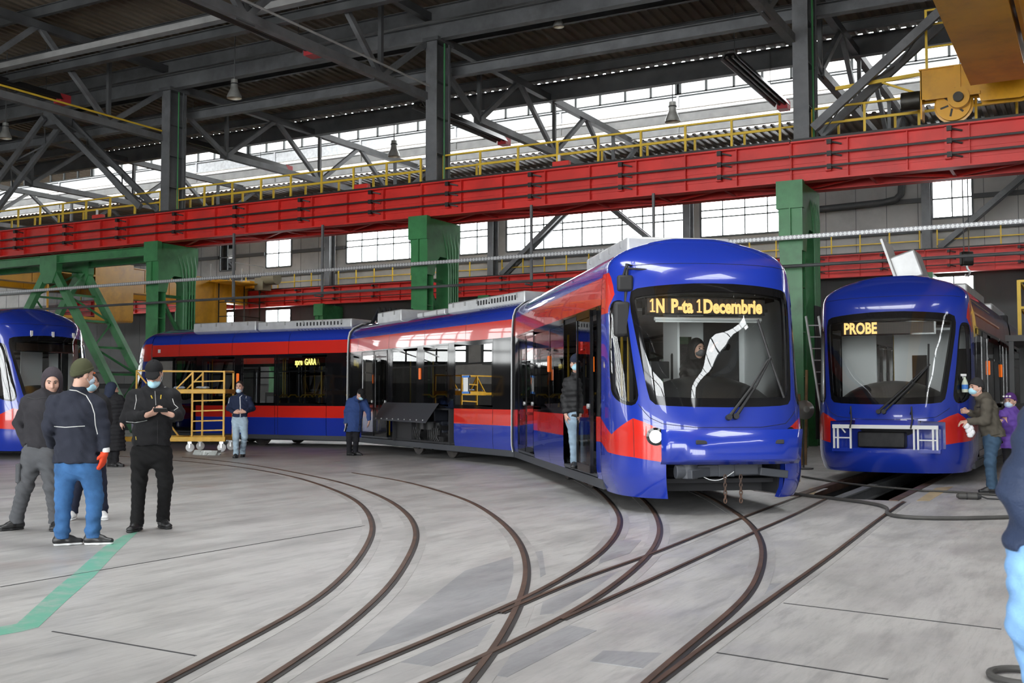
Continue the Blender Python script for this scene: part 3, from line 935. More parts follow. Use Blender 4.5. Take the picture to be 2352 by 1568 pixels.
def nose(root, F, opening=None, redlow=RLO, with_red=True, quarter_name='quarter_window'):
    """the moulded cab front: painted shell, frit, windscreen, quarter windows and cab lining"""
    reg = []
    if opening: reg.append(('hole', opening))
    SI = inset(SCR, .075)
    SI = [(a, z - (.03 if z > 2.5 else 0) + (.03 if z < 1.4 else 0)) for a, z in SI]
    reg += [('glass', SI), ('frit', SCR)]
    for P in (QUA, mir(QUA)): reg += [('qglass', inset(P, .035)), ('frit', P)]
    if with_red:
        for P in (RUP, mir(RUP), redlow, mir(redlow)): reg.append(('red', P))
    zs = list(np.arange(.18, 2.9, .065)) + list(np.arange(2.9, 3.2, .035)) + list(np.arange(3.2, 3.411, .02))
    us = np.arange(-USEAM, USEAM + .001, USEAM / 36)
    pts = [Vector((u + (0 if abs(abs(u) - USEAM) < 1e-6 or abs(z - .18) < 1e-6 else rnd.uniform(-1e-3, 1e-3)), z)) for u in us for z in zs]
    edges = []
    for nm, P in reg:
        D = densify(P, .045); b0 = len(pts); pts += [Vector((min(max(a, -USEAM), USEAM), min(max(z, .18), 3.41))) for a, z in D]
        edges += [(b0 + i, b0 + (i + 1) % len(D)) for i in range(len(D))]
    V, E, Fc, *_ = mgeo.delaunay_2d_cdt(pts, edges, [], 0, 1e-4)
    cache = {}
    def pos(i, off):
        k = (i, off)
        if k not in cache: cache[k] = S(V[i].x, V[i].y, off)
        return cache[k]
    def nrm(i):
        if ('n', i) not in cache:
            cache[('n', i)] = (S(V[i].x, V[i].y, .01) - S(V[i].x, V[i].y, 0)).normalized()
        return cache[('n', i)]
    groups = {}
    for f in Fc:
        cxx = sum(V[i].x for i in f) / 3; cz = sum(V[i].y for i in f) / 3
        cls = 'blue'
        for nm, P in reg:
            if pip(cxx, cz, P):
                cls = nm
                break
        if cls == 'qglass': cls = 'qglass' + ('_r' if cxx > 0 else '_l')
        groups.setdefault(cls, []).append(f)
    def make(name, clss, mats, off, flip=False):
        idx = {}; vs = []; fs = []; mi = []; ns = []
        for k, c in enumerate(clss):
            for f in groups.get(c, []):
                g = []
                for i in f:
                    if i not in idx:
                        idx[i] = len(vs); vs.append(F.w(*pos(i, off))); nn = nrm(i); ns.append(F.f * nn.x + F.l * nn.y + Vector((0, 0, nn.z)))
                    g.append(idx[i])
                fs.append(tuple(g)); mi.append(k)
        if not fs: return None
        Mi = inv_of(root); vs = [tuple(Mi @ v) for v in vs]; R3 = Mi.to_3x3(); ns = [R3 @ q for q in ns]
        for q, f in enumerate(fs):
            a, b_, c = (Vector(vs[i]) for i in f)
            if (b_ - a).cross(c - a).dot(ns[f[0]]) < 0: fs[q] = f[::-1]
        me = bpy.data.meshes.new(name); me.from_pydata(vs, [], fs)
        for m_ in mats: me.materials.append(m_)
        me.polygons.foreach_set('material_index', mi); me.polygons.foreach_set('use_smooth', [True] * len(fs))
        me.normals_split_custom_set_from_vertices([tuple(q) for q in ns])
        o = bpy.data.objects.new(name, me); link(o, root); return o
    make('cab_shell', ['blue', 'red', 'frit'], [M['blue'], M['red'], M['blk']], 0.0)
    make('windscreen', ['glass'], [M['clear']], -.006)
    make(quarter_name, ['qglass_r'], [M['clear']], -.006); make(quarter_name, ['qglass_l'], [M['clear']], -.006)
    g2 = {k: [f for f in v if all(V[i].y > 1.15 and V[i].y < 3.0 for i in f)] for k, v in groups.items()}
    groups.clear(); groups.update(g2)
    make('cab_lining', ['blue', 'red', 'frit'], [M['lining'], M['lining'], M['hull']], -.07)


def hwz(z): return interp(HW_S, z)


ZB, ZR, ZK, ZW, ZU = .32, .80, 1.12, 2.55, 2.90


def section(root, F, L, spec, far_spec=None, name='body_section', skip_low=(), doors=True, open_leaf=None):
    """a straight body section from x=0 back to -L; spec lists (xa, xb, kind) along the tram's right side"""
    mb = MB(); mats = [M['blue'], M['red'], M['blk'], M['hull'], M['under'], M['roofbox'], M['seam']]
    def strip(s, xa, xb, za, zb, mi, off=0.0, n_=1):
        for i in range(n_):
            z0 = za + (zb - za) * i / n_; z1 = za + (zb - za) * (i + 1) / n_
            y0, y1 = s * (hwz(z0) + off), s * (hwz(z1) + off)
            mb.add([(xa, y0, z0), (xb, y0, z0), (xb, y1, z1), (xa, y1, z1)], [(0, 1, 2, 3)], mi, n_ > 1)
    wins = []
    for s, sp in ((-1, spec), (1, far_spec or spec)):
        g = .006
        for xa, xb, kind in sp:
            xa_, xb_ = xa - g, xb + g
            if kind != 'D' and not (s == -1 and any(a >= xa - .3 and b <= xb + .3 for a, b in skip_low)):
                strip(s, xa_, xb_, ZB, .45, 0); strip(s, xa_, xb_, .45, ZR, 0); strip(s, xa_, xb_, ZR, ZK, 1)
            if kind in 'PE':
                strip(s, xa_, xb_, ZK, ZW, 2)
            elif kind in 'WX':
                m_ = min(.05, (xa - xb) * .2); a_, b_ = xa - m_, xb + m_; zl, zt = ZK + .08, ZW - .1
                strip(s, xa, xb, ZK, zl, 2); strip(s, xa, xb, zt, ZW, 2); strip(s, xa, a_, zl, zt, 2); strip(s, b_, xb, zl, zt, 2)
                wins.append((s, a_, b_, zl, zt))
        # red cove, blue roof edge, in panels
        xs = [0]; x = 0
        while x - 2.05 > -L: x -= 2.05; xs.append(x)
        xs.append(-L)
        for a, b_ in zip(xs, xs[1:]):
            strip(s, a - g, b_ + g, ZW, ZU, 1, 0, 4)
            strip(s, a - g, b_ + g, ZU, 3.41, 0, 0, 12)
        strip(s, 0, -L, ZB, 3.38, 6, -.03, 1) if False else None
        strip(s, 0, -L, 2.45, 3.3, 6, -.02, 6)
    # roof skin, floor, ceiling, ends, underframe
    mb.quad((0, -.26, 3.41), (-L, -.26, 3.41), (-L, .26, 3.41), (0, .26, 3.41), 5)
    mb.bb(-L, 0, -1.12, 1.12, .33, .37, 3); mb.bb(-L, 0, -1.14, 1.14, 2.48, 2.52, 5)
    mb.bb(-L, 0, -1.0, 1.0, .17, .32, 4)
    for s in (-1, 1): mb.bb(-L, 0, s * 1.1, s * 1.18, .2, .32, 4)
    o = tbuild(mb, F.M, name, mats, root, sharp=30)
    for s, a_, b_, zl, zt in wins:
        w_ = MB(); y0, y1 = s * (hwz(zl) - .004), s * (hwz(zt) - .004)
        w_.quad((a_, y0, zl), (b_, y0, zl), (b_, y1, zt), (a_, y1, zt)); wo = tbuild(w_, F.M, 'side_window', M['tint'], root)
        if a_ - b_ > .7:
            t_ = MB(); zz = zt - .38; t_.bb(b_, a_, s * (hwz(zz) + .004), s * (hwz(zz) - .02), zz - .018, zz + .018); tbuild(t_, F.M, 'vent_bar', M['blk'], wo)
    if doors:
        for s, sp in ((-1, spec), (1, far_spec or spec)):
            for xa, xb, kind in sp:
                if kind != 'D': continue
                xm_ = (xa + xb) / 2
                leaves = [(xa - .02, xm_ + .01), (xm_ - .01, xb + .02)]
                if open_leaf and s == -1 and abs(xa - open_leaf[0]) < .1: leaves = open_leaf[1]
                for a_, b_, *o_ in leaves:
                    door_leaf(root, F, s, a_, b_, *o_)
                tbuild(MB().bb(xb, xa, s * 1.05, s * 1.2, ZW - .03, ZW), F.M, 'door_header', M['blk'], root); tbuild(MB().bb(xb, xa, s * 1.0, s * 1.2, .34, .38), F.M, 'door_sill', M['under'], root)
    return o


def door_leaf(root, F, s, a_, b_, out=0.0):
    d = MB(); y0 = s * (1.205 + out); y1 = s * (1.16 + out); zl, zt = .38, ZW - .04; t = .055
    for p, q, r_, v in ((a_, a_ - t, zl, zt), (b_ + t, b_, zl, zt), (a_, b_, zl, zl + .10), (a_, b_, zt - .09, zt), (a_, b_, 1.05, 1.10)):
        d.bb(p, q, y0, y1, r_, v)
    do = tbuild(d, F.M, 'door', M['blk'], root)
    g_ = MB(); yg = s * (1.195 + out); g_.quad((a_ - t, yg, zl + .1), (b_ + t, yg, zl + .1), (b_ + t, yg, zt - .09), (a_ - t, yg, zt - .09)); tbuild(g_, F.M, 'door_glass', M['tint'], do)
    h_ = MB(); xg = b_ + .16; h_.tube([(xg, s * (1.13 + out), .7), (xg, s * (1.13 + out), 1.9)], .017, 8); tbuild(h_, F.M, 'grab_rail', M['steel'], do)
    k_ = MB(); k_.cyl((a_ - .1, s * (1.2 + out), 1.25), (a_ - .1, s * (1.225 + out), 1.25), .035, n=12); tbuild(k_, F.M, 'push_button', M['galv'], do)


def seat(root, F, x, y, back):
    mb = MB(); mb.box((x, y, .78), (.44, .42, .08)); mb.box((x - .2 * back, y, 1.08), (.07, .42, .55), Matrix.Rotation(-.12 * back, 3, 'Y')); mb.box((x, y, .56), (.3, .3, .4))
    o = tbuild(mb, F.M, 'seat', M['seat'], root, bevel=.02)
    h_ = MB(); xb = x - .24 * back
    h_.tube([(xb, y - .19, 1.2), (xb, y - .18, 1.36), (xb, y - .1, 1.42), (xb, y + .1, 1.42), (xb, y + .18, 1.36), (xb, y + .19, 1.2)], .02, 8); tbuild(h_, F.M, 'seat_handle', M['ybar'], o)


def pole(root, F, x, y):
    tbuild(MB().tube([(x, y, .37), (x, y, 2.48)], .019, 8), F.M, 'grab_pole', M['ybar'], root)


def roof_box(root, F, x0, x1, z1=3.66, y=.78, grille=False):
    mb = MB(); z0 = 3.2
    mb.bb(x0, x1, -y, y, z0, z1)
    o = tbuild(mb, F.M, 'roof_box', M['roofbox'], root, bevel=.03)
    d_ = MB(); n_ = max(2, int(abs(x1 - x0) / .55))
    for i in range(n_):
        x = x0 + (x1 - x0) * (i + .5) / n_; d_.bb(x - .02, x + .02, -y - .02, -y + .01, z1 - .12, z1 - .02)
    tbuild(d_, F.M, 'latch', M['steel_l'], o)
    if grille:
        g_ = MB()
        for i in range(14):
            x = x0 + (x1 - x0) * (.1 + .5 * i / 14); g_.bb(x - .03, x + .012, -y - .012, -y, z1 - .16, z1 - .06)
        tbuild(g_, F.M, 'grille_slots', M['seam'], o)


def bogie(root, F, x, detail=False):
    mb = MB(); wheels = []
    mb.bb(x - 1.15, x + 1.15, -.95, -.80, .36, .56); mb.bb(x - 1.15, x + 1.15, .80, .95, .36, .56); mb.bb(x - .25, x + .25, -.95, .95, .4, .62)
    for sx in (-1, 1):
        mb.bb(x + sx * .9 - .12, x + sx * .9 + .12, -1.06, -.9, .2, .48); mb.cyl((x + sx * .5, -.92, .5), (x + sx * .5, -.92, .78), .11, n=12)
        mb.cyl((x + sx * .35, -1.05, .3), (x + sx * .35, -.75, .3), .14, n=12)
        if detail:
            for q in range(6): mb.tube([(x + sx * (.2 + .1 * q), -1.04, .66), (x + sx * (.25 + .09 * q), -1.07, .45), (x + sx * (.2 + .12 * q), -1.0, .25)], .018, 6)
            mb.cyl((x + sx * .2, -.95, .62), (x + sx * .2, -.95, .8), .2, n=16); mb.bb(x + sx * .3, x + sx * .75, -1.0, -.7, .62, .72)
    o = tbuild(mb, F.M, 'bogie', M['iron'], root)
    for sx in (-1, 1):
        for sy in (-1, 1):
            w_ = MB(); ax = Matrix.Rotation(R(90), 3, 'X')
            w_.lathe([(0, -.06), (.2, -.06), (.22, -.03), (.30, -.03), (.31, .03), (.34, .035), (.34, .06), (0, .06)], (x + sx * .9, sy * .72, .335), 28, 0, ax if sy < 0 else Matrix.Rotation(R(-90), 3, 'X'))
            w_.cyl((x + sx * .9, sy * .78, .335), (x + sx * .9, sy * .9, .335), .09, n=14)
            for q in range(8):
                an = q * math.pi / 4; w_.cyl((x + sx * .9 + .15 * math.cos(an), sy * .78, .335 + .15 * math.sin(an)), (x + sx * .9 + .15 * math.cos(an), sy * .81, .335 + .15 * math.sin(an)), .02, n=6)
            tbuild(w_, F.M, 'wheel', M['wheelst'], o)


def ledbox(root, F, x, y0, y1, z0, z1, text, tsize, sx, tx, tz, m_, bold=.006, dp=.12, name='destination_display', space=1.0):
    """display facing forward (towards +x), between y0 and y1"""
    mb = MB(); mb.bb(x - dp, x, y0, y1, z0, z1); o = tbuild(mb, F.M, name, M['blk'], root)
    p = MB(); p.quad((x + .003, y0 + .03, z0 + .025), (x + .003, y1 - .03, z0 + .025), (x + .003, y1 - .03, z1 - .025), (x + .003, y0 + .03, z1 - .025)); tbuild(p, F.M, 'led_matrix', M['matrix'], o)
    if text == '1N P-ta 1 Decembrie':
        led_front(o, F, x + .008, z0)
    elif text:
        t = text_obj('display_text', text, tsize, m_, sx, .002, bold, space)
        Mw = F.M @ Matrix.Translation((x + .008, tx, tz)) @ Matrix.Rotation(R(90), 4, 'Z') @ Matrix.Rotation(R(90), 4, 'X')
        place(t, o, Mw)
    return o


def led_front(o, F, x, z0):
    """the lit route text, its parts spaced as on the sign"""
    one = MB()
    for y in (-.742, -.145):
        one.bb(x, x + .004, y + .028, y + .048, z0 + .03, z0 + .195); one.prism([(x, y + .030, z0 + .195), (x, y + .002, z0 + .165), (x, y + .010, z0 + .150), (x, y + .034, z0 + .172)], (.004, 0, 0)); one.bb(x, x + .004, y + .006, y + .07, z0 + .03, z0 + .046)
    tbuild(one, F.M, 'display_numeral', M['led'], o)
    for tx, t, w_ in ((-.657, 'N', .105), (-.465, 'P-ta', .28), (-.052, 'Decembrie', .76)):
        q_ = text_obj('display_text', t, .232, M['led'], 1, .002, .010); X_ = [v.co.x for v in q_.data.vertices]; k = w_ / (max(X_) - min(X_)); m0 = min(X_)
        for v in q_.data.vertices: v.co.x = (v.co.x - m0) * k
        place(q_, o, F.M @ Matrix.Translation((x, tx, z0 + .03)) @ Matrix.Rotation(R(90), 4, 'Z') @ Matrix.Rotation(R(90), 4, 'X'))


def wiper(root, F, pts_arm1, pts_arm2, blade):
    mb = MB(); mb.tube([S(*p) for p in pts_arm1], [.022, .014, .012][:len(pts_arm1)], 8); mb.tube([S(*p) for p in pts_arm2], [.022, .014, .012][:len(pts_arm2)], 8)
    for p in (pts_arm1[0], pts_arm2[0]): mb.cyl(S(p[0], p[1], .0), S(p[0], p[1], .06), .035, n=12)
    o = tbuild(mb, F.M, 'wiper_arm', M['rubber'], root)
    b_ = MB(); b_.tube([S(*p) for p in blade], .016, 6); tbuild(b_, F.M, 'wiper_blade', M['rubber'], o)


def headlight(root, F, u, z):
    mb = MB(); P = [(u + .12 * math.cos(a), z + .105 * math.sin(a)) for a in np.linspace(0, 2 * math.pi, 24, endpoint=False)]
    mb.add([S(a, c, .006) for a, c in P] + [S(u, z, .02)], [(i, (i + 1) % 24, 24) for i in range(24)])
    o = tbuild(mb, F.M, 'headlight', M['blk'], root)
    g_ = MB(); P = [(u + .075 * math.cos(a), z + .075 * math.sin(a)) for a in np.linspace(0, 2 * math.pi, 20, endpoint=False)]
    g_.add([S(a, c, .014) for a, c in P] + [S(u, z, .035)], [(i, (i + 1) % 20, 20) for i in range(20)]); tbuild(g_, F.M, 'lamp', M['lamp'], o)


def cab(root, F, wall_x=-2.2, busy=True):
    mb = MB(); mb.ball((-.98, 0, 1.02), (.80, 1.0, .62), 32)
    mb.v = [(x, y, max(z, .5)) for x, y, z in mb.v]
    tbuild(mb, F.M, 'dashboard', M['dash'], root)
    MBf = MB(); MBf.bb(-2.3, -.62, -.88, .88, .33, .38); tbuild(MBf, F.M, 'cab_floor', M['hull'], root); tbuild(MB().bb(-2.3, -1.0, -1.08, 1.08, 2.68, 2.72), F.M, 'cab_ceiling', M['lining'], root)


# ------------------------------------------------------------------ the long tram
tram = empty('tram', (-9.58, 19.7, 0), 0, 'long blue and red articulated tram with lit amber destination sign and lifted front panel', 'tram')
FA = Frame((-3.8747, 12.3526, 0), R(-52.676))                     # nose of the front section
nose(tram, FA, opening=[(-.74, .18), (.74, .18), (.74, .92), (-.74, .92)])
F1 = FA.sub(-1.38)
q = lambda x: x + 1.38
spec1 = [(0, q(-1.653), 'P'), (q(-1.653), q(-3.809), 'D'), (q(-3.809), q(-4.978), 'W'), (q(-4.978), q(-6.45), 'W'), (q(-6.45), q(-8.211), 'D'), (q(-8.211), q(-8.80), 'E')]
far1 = [(0, -.9, 'P'), (-.9, -2.6, 'W'), (-2.6, -4.4, 'W'), (-4.4, -6.2, 'W'), (-6.2, -7.42, 'E')]
L1 = 7.42
section(tram, F1, L1, spec1, far1, open_leaf=(q(-1.653), [(q(-1.70), q(-2.56), .07), (q(-2.88), q(-3.78), -.36)]))
F2 = Frame((-9.5822, 19.7148, 0), R(-31.611)); L2 = 8.82
spec2 = [(-.06, -.82, 'E'), (-.82, -2.57, 'W'), (-2.57, -2.846, 'P'), (-2.846, -4.147, 'W'), (-4.147, -4.48, 'P'), (-4.48, -5.945, 'W'), (-5.945, -6.212, 'P'), (-6.212, -7.923, 'D'), (-7.923, -8.76, 'E')]
section(tram, F2, L2, spec2, skip_low=[(-2.85, -6.0)], far_spec=[(-.06, -.82, 'E'), (-.82, -2.57, 'W'), (-2.57, -2.846, 'P'), (-2.846, -4.147, 'W'), (-4.147, -4.48, 'P'), (-4.48, -5.945, 'W'), (-5.945, -6.212, 'P'), (-6.212, -7.923, 'W'), (-7.923, -8.76, 'E')])
F3 = Frame((-17.7703, 24.5386, 0), R(0.5)); L3 = 7.25
spec3 = [(-.06, -.72, 'E'), (-.72, -2.4, 'W'), (-2.4, -2.5, 'P'), (-2.5, -3.718, 'W'), (-3.718, -4.009, 'P'), (-4.009, -5.202, 'W'), (-5.202, -5.456, 'P'), (-5.456, -7.2, 'D')]
section(tram, F3, L3, spec3, far_spec=[(-.06, -.72, 'E'), (-.72, -2.4, 'W'), (-2.4, -2.5, 'P'), (-2.5, -3.718, 'W'), (-3.718, -4.009, 'P'), (-4.009, -5.202, 'W'), (-5.202, -7.2, 'W')])
FT = Frame(F3.w(-L3 - 1.38, 0, 0), R(180.5)); nose(tram, FT)
# articulation bellows and white edge strips
for Fa, La, Fb in ((F1, L1, F2), (F2, L2, F3)):
    mb = MB(); N_ = 7
    for i in range(N_ + 1):
        t = i / N_; sh = .06 if i % 2 else .0
        rim = []
        for y, z in ((-1.12, .35), (-1.12, 2.9), (-.9, 3.2), (.9, 3.2), (1.12, 2.9), (1.12, .35)):
            yy = y - math.copysign(sh, y)
            p = Fa.w(-La, yy, z).lerp(Fb.w(0, yy, z), t); rim.append(p)
        mb.v += [tuple(p) for p in rim]
    for i in range(N_):
        for j in range(6):
            k_ = (j + 1) % 6; mb.f.append((i * 6 + j, i * 6 + k_, (i + 1) * 6 + k_, (i + 1) * 6 + j)); mb.m.append(0); mb.sm.append(False)
    mb.build('articulation_bellows', M['rubber'], tram, True)
    for Fx, xx in ((Fb, -.012), (Fa, -La + .012)):
        w_ = MB(); prf = [(-hwz(z) - .012, z) for z in np.linspace(.3, 3.35, 24)] + [(hwz(z) + .012, z) for z in np.linspace(3.35, .3, 24)]
        w_.tube([(xx, y, z) for y, z in prf], .022, 6); tbuild(w_, Fx.M, 'edge_strip', M['white'] if Fx is Fb else M['rubber'], tram)
# wheels, roof gear, seats and poles
bogie(tram, F2, -4.4, True); bogie(tram, F1, -3.4); bogie(tram, F3, -4.2)
mb = MB(); mb.bb(-5.95, -2.88, -.62, -.6, .2, 1.1); mb.bb(-5.97, -5.93, -1.17, -.6, .3, 1.1); mb.bb(-2.9, -2.86, -1.17, -.6, .3, 1.1); mb.bb(-5.95, -2.88, -1.16, -.6, 1.08, 1.12); mb.bb(-5.93, -5.0, -1.1, -.62, .34, .95)
tbuild(mb, F2.M, 'wheel_well', M['hull'], tram)
mb = MB()       # bogie cover, hinged up
hp = [(-6.42, -1.23, 1.20), (-3.30, -1.23, 1.19), (-2.90, -1.72, .80), (-5.80, -1.72, .82)]
mb.prism(hp, (0, .02, .035)); hob = tbuild(mb, F2.M, 'wheel_cover', M['under'], tram)
mb = MB()
for i in range(9): mb.ball((-5.7 + i * .33, -1.715, .86), .018, 8)
tbuild(mb, F2.M, 'cover_bolts', M['galv'], hob)
roof_box(tram, F1, -.5, -3.0, 3.52, .72); roof_box(tram, F2, -.25, -3.7, 3.50, .80, True); roof_box(tram, F2, -6.4, -7.9, 3.56); roof_box(tram, F2, -4.1, -5.6, 3.42, .7)
roof_box(tram, F3, -.2, -3.5, 3.50, .80, True); roof_box(tram, F3, -3.6, -6.0, 3.54)
mb = MB()
for i in range(7): mb.tube([(-8.2, -.5 + i * .16, 3.3), (-8.45, -.5 + i * .16, 3.72), (-8.75, -.5 + i * .16, 3.5), (-9.0, -.5 + i * .16, 3.3)], .05, 8)
tbuild(mb, F2.M, 'roof_cables', M['rubber'], tram)
for x, y, bk in ((-1.15, .75, 1), (-1.9, .75, 1), (-1.15, -.75, 1), (-1.65, -.75, 1), (-2.2, -.75, 1), (-3.2, -.75, -1), (-3.9, -.75, 1), (-5.2, -.75, -1), (-3.2, .75, -1), (-5.0, .75, 1)): seat(tram, F2, x, y, bk)
for x, y in ((-1.6, -.35), (-2.7, .1), (-3.5, -.4), (-4.9, .3), (-6.4, -.5), (-7.7, -.5), (-5.4, -.35)): pole(tram, F2, x, y)
for x, y, bk in ((-.95, -.75, 1), (-1.45, -.75, 1), (-2.0, -.75, 1), (-2.8, -.75, -1), (-3.5, -.75, 1), (-4.2, -.75, 1), (-4.8, -.75, -1), (-1.2, .75, 1), (-2.8, .75, 1), (-4.4, .75, -1)): seat(tram, F3, x, y, bk)
for x, y in ((-1.6, -.3), (-2.9, -.3), (-3.4, .2), (-4.6, -.3), (-5.5, -.5)): pole(tram, F3, x, y)
for x, y, bk in ((-3.2, .75, 1), (-4.0, .75, 1), (-4.4, -.75, -1)): seat(tram, F1, x, y, bk)
for x, y in ((-2.9, -.4), (-3.6, .1), (-5.5, -.5), (-.5, -.8)): pole(tram, F1, x, y)
# side displays and markers
for Fx, xc in ((F2, -1.7), (F3, -1.45)):
    mb = MB(); mb.bb(xc - .65, xc + .65, -1.12, -1.08, 2.2, 2.44); o = tbuild(mb, Fx.M, 'side_display', M['blk'], tram)
    t = text_obj('display_text', 'spre  GARA', .235, M['ledy'], .62, .002, .007)
    place(t, o, Fx.M @ Matrix.Translation((xc - .42, -1.128, 2.245)) @ Matrix.Rotation(R(90), 4, 'X'))
for Fx, x in ((F2, -4.31), (F3, -3.86), (F1, q(-4.978))):
    tbuild(MB().box((x, -1.215, 1.9), (.09, .03, .26)), Fx.M, 'marker_light', M['orange'], tram, bevel=.015)
# the front: lifted panel, coupler, lamps, wipers, mirrors, sign
mb = MB(); n_ = 16
for i in range(n_ + 1):
    u = -.86 + 1.72 * i / n_
    for zz in (1.0, .66, .60):
        p = S(u * 1.0, 1.0); mb.v.append((p.x + .30 - (1.0 - zz) * .10 - (.05 if zz == .60 else 0), p.y * (1.03 - (1 - zz) * .05), zz))
for i in range(n_):
    for j in range(2): mb.f.append((i * 3 + j, i * 3 + j + 1, i * 3 + j + 4, i * 3 + j + 3)); mb.m.append(0); mb.sm.append(True)
fp = tbuild(mb, FA.M, 'front_panel', M['blue'], tram)
sm_ = fp.modifiers.new('thick', 'SOLIDIFY'); sm_.thickness = .035
for u in (-.5, .42):
    p = S(u, 1.0); tbuild(MB().box((p.x + .285, p.y, .86), (.02, .14, .05)), FA.M, 'recessed_handle', M['hull'], fp, bevel=.01)
    tbuild(MB().bar((p.x + .26, p.y, .95), (p.x - .15, p.y, .98), .03), FA.M, 'support_arm', M['iron'], fp)
mb = MB(); mb.bb(-1.1, -1.0, -.9, .9, .2, 1.0); mb.bb(-1.1, -.35, -.72, .72, .93, .98); mb.bb(-1.1, -.5, -.82, -.78, .2, .95); mb.bb(-1.1, -.5, .78, .82, .2, .95)
tbuild(mb, FA.M, 'front_recess', M['hull'], tram)
mb = MB(); mb.bar((-.2, .45, .52), (-.15, -.55, .50), .12, .13); mb.bar((-.15, -.2, .5), (.05, -.5, .48), .07, .1); mb.bar((-.1, .4, .5), (-.12, .75, .46), .07, .09); mb.cyl((-.12, -.45, .42), (-.12, -.45, .62), .10, n=14); mb.cyl((-.12, -.62, .5), (-.12, -.36, .5), .08, n=14); mb.bb(-.9, -.1, -.1, .1, .44, .58); mb.bb(-.3, -.12, .1, .4, .46, .62)
cp = tbuild(mb, FA.M, 'coupler', M['under'], tram, bevel=.01)
for y in (-.05, .14):
    ch = MB()
    for i in range(7):
        z = .44 - i * .045; th = [2 * math.pi * j / 10 for j in range(10)]
        ch.tube([(-.02 + (.016 * math.cos(a) if i % 2 else 0), y + (0 if i % 2 else .016 * math.cos(a)), z + .03 * math.sin(a)) for a in th], .008, 6, closed=True)
    tbuild(ch, FA.M, 'chain', M['rust'], cp)
tbuild(MB().tube([(-.08, .08 - .46 * t / 12, .5 - .1 * math.sin(math.pi * t / 12)) for t in range(13)], .005, 6), FA.M, 'cable_loop', M['white'], cp)
for s in (1, -1): headlight(tram, FA, .86 * s, .91)
for s in (1, -1):      # returns of the corner skirts
    mb = MB()
    for z0, z1 in ((.18, .3), (.3, .62)):
        a, b_ = S(.74 * s, z0), S(.74 * s, z1); mb.quad(a, b_, (b_.x - .12, b_.y, z1), (a.x - .12, a.y, z0))
    tbuild(mb, FA.M, 'skirt_return', M['blue'], tram)
wiper(tram, FA, [(.003, 1.13, .04), (-.30, 1.48, .06), (-.55, 1.80, .05)], [(-.079, 1.14, .04), (-.36, 1.50, .06), (-.60, 1.84, .05)], [(-.50, 2.30, .02), (-.60, 1.84, .03), (-.76, 1.36, .02)])
mb = MB(); mc = S(1.22, 2.98, .0) + Vector((0, .13, 0))
mb.tube([mc, mc + Vector((.10, -.12, .02)), mc + Vector((.12, -.14, -.35)), mc + Vector((.12, -.15, -.6))], .022, 8); mb.tube([S(1.3, 2.75), mc + Vector((.12, -.14, -.02))], .016, 8); mb.tube([mc + Vector((.11, -.13, -.03)), mc + Vector((.16, .12, -.05))], .014, 8)
mo = tbuild(mb, FA.M, 'mirror_arm', M['rubber'], tram)
mb = MB(); c = mc + Vector((.15, -.16, -.22)); mb.box(c, (.08, .2, .2)); tbuild(mb, FA.M, 'small_mirror', M['rubber'], mo, bevel=.03)
mb = MB(); c = mc + Vector((.15, -.20, -.66)); mb.box(c, (.10, .21, .43)); tbuild(mb, FA.M, 'large_mirror', M['rubber'], mo, bevel=.04)
cab(tram, FA)
ledbox(tram, FA, -.74, -.80, .745, 2.385, 2.61, '1N P-ta 1 Decembrie', .285, .565, -.755, 2.405, M['led'], .011)
mb = MB(); mb.tube([(-.70, -.69, 2.33), (-.70, .68, 2.33)], .022, 10); mb.bb(-.705, -.695, -.68, .67, 2.29, 2.33); tbuild(mb, FA.M, 'sun_blind', M['white'], tram)
mb = MB(); x = -2.25
for a, b_, z0, z1 in ((-.1, .035, .4, 2.62), (.29, .46, .4, 2.62), (.035, .29, 2.2, 2.62), (.035, .29, .4, 1.75), (.46, .95, 2.42, 2.62), (.95, 1.15, .4, 2.62)): mb.bb(x - .03, x, a, b_, z0, z1)
mb.bb(x, -.9, 1.04, 1.07, 1.2, 2.6); mb.bb(-2.25, -1.6, -.12, -.09, .4, 2.62)
tbuild(mb, FA.M, 'cab_partition', M['lining'], tram)
tbuild(MB().bb(-2.24, -2.235, .45, .96, .4, 2.43), FA.M, 'dark_door_sheet', M['hull'], tram)  # dark sheet across the cab doorway, standing in for the shade behind
mb = MB(); mb.box((-1.85, .12, 1.62), (.13, .5, .7)); mb.box((-1.6, .12, 1.2), (.5, .5, .12)); mb.box((-1.9, .12, 2.0), (.1, .3, .16)); tbuild(mb, FA.M, 'driver_seat', mat('woven_seat_cloth', (.03, .03, .032), .8, bump=.6, bscale=60), tram, bevel=.04)
mb = MB(); mb.box((-1.35, -.45, 1.72), (.06, .3, .22), Matrix.Rotation(R(20), 3, 'Z')); mb.bb(-1.4, -1.34, -.47, -.43, 1.3, 1.65); tbuild(mb, FA.M, 'cab_monitor', M['dash'], tram, bevel=.01)
tbuild(MB().box((-1.385, -1.19, 2.70), (.005, .01, .01)), FA.M, 'rivet', M['white'], tram) if False else None
tbuild(MB().bb(-.18, -.06, -1.186, -1.178, 2.68, 2.80), F1.M, 'white_sticker', M['white'], tram)
tbuild(MB().box((-6.95, -1.195, 2.72), (.1, .012, .1)), F3.M, 'camera_plate', M['white'], tram)
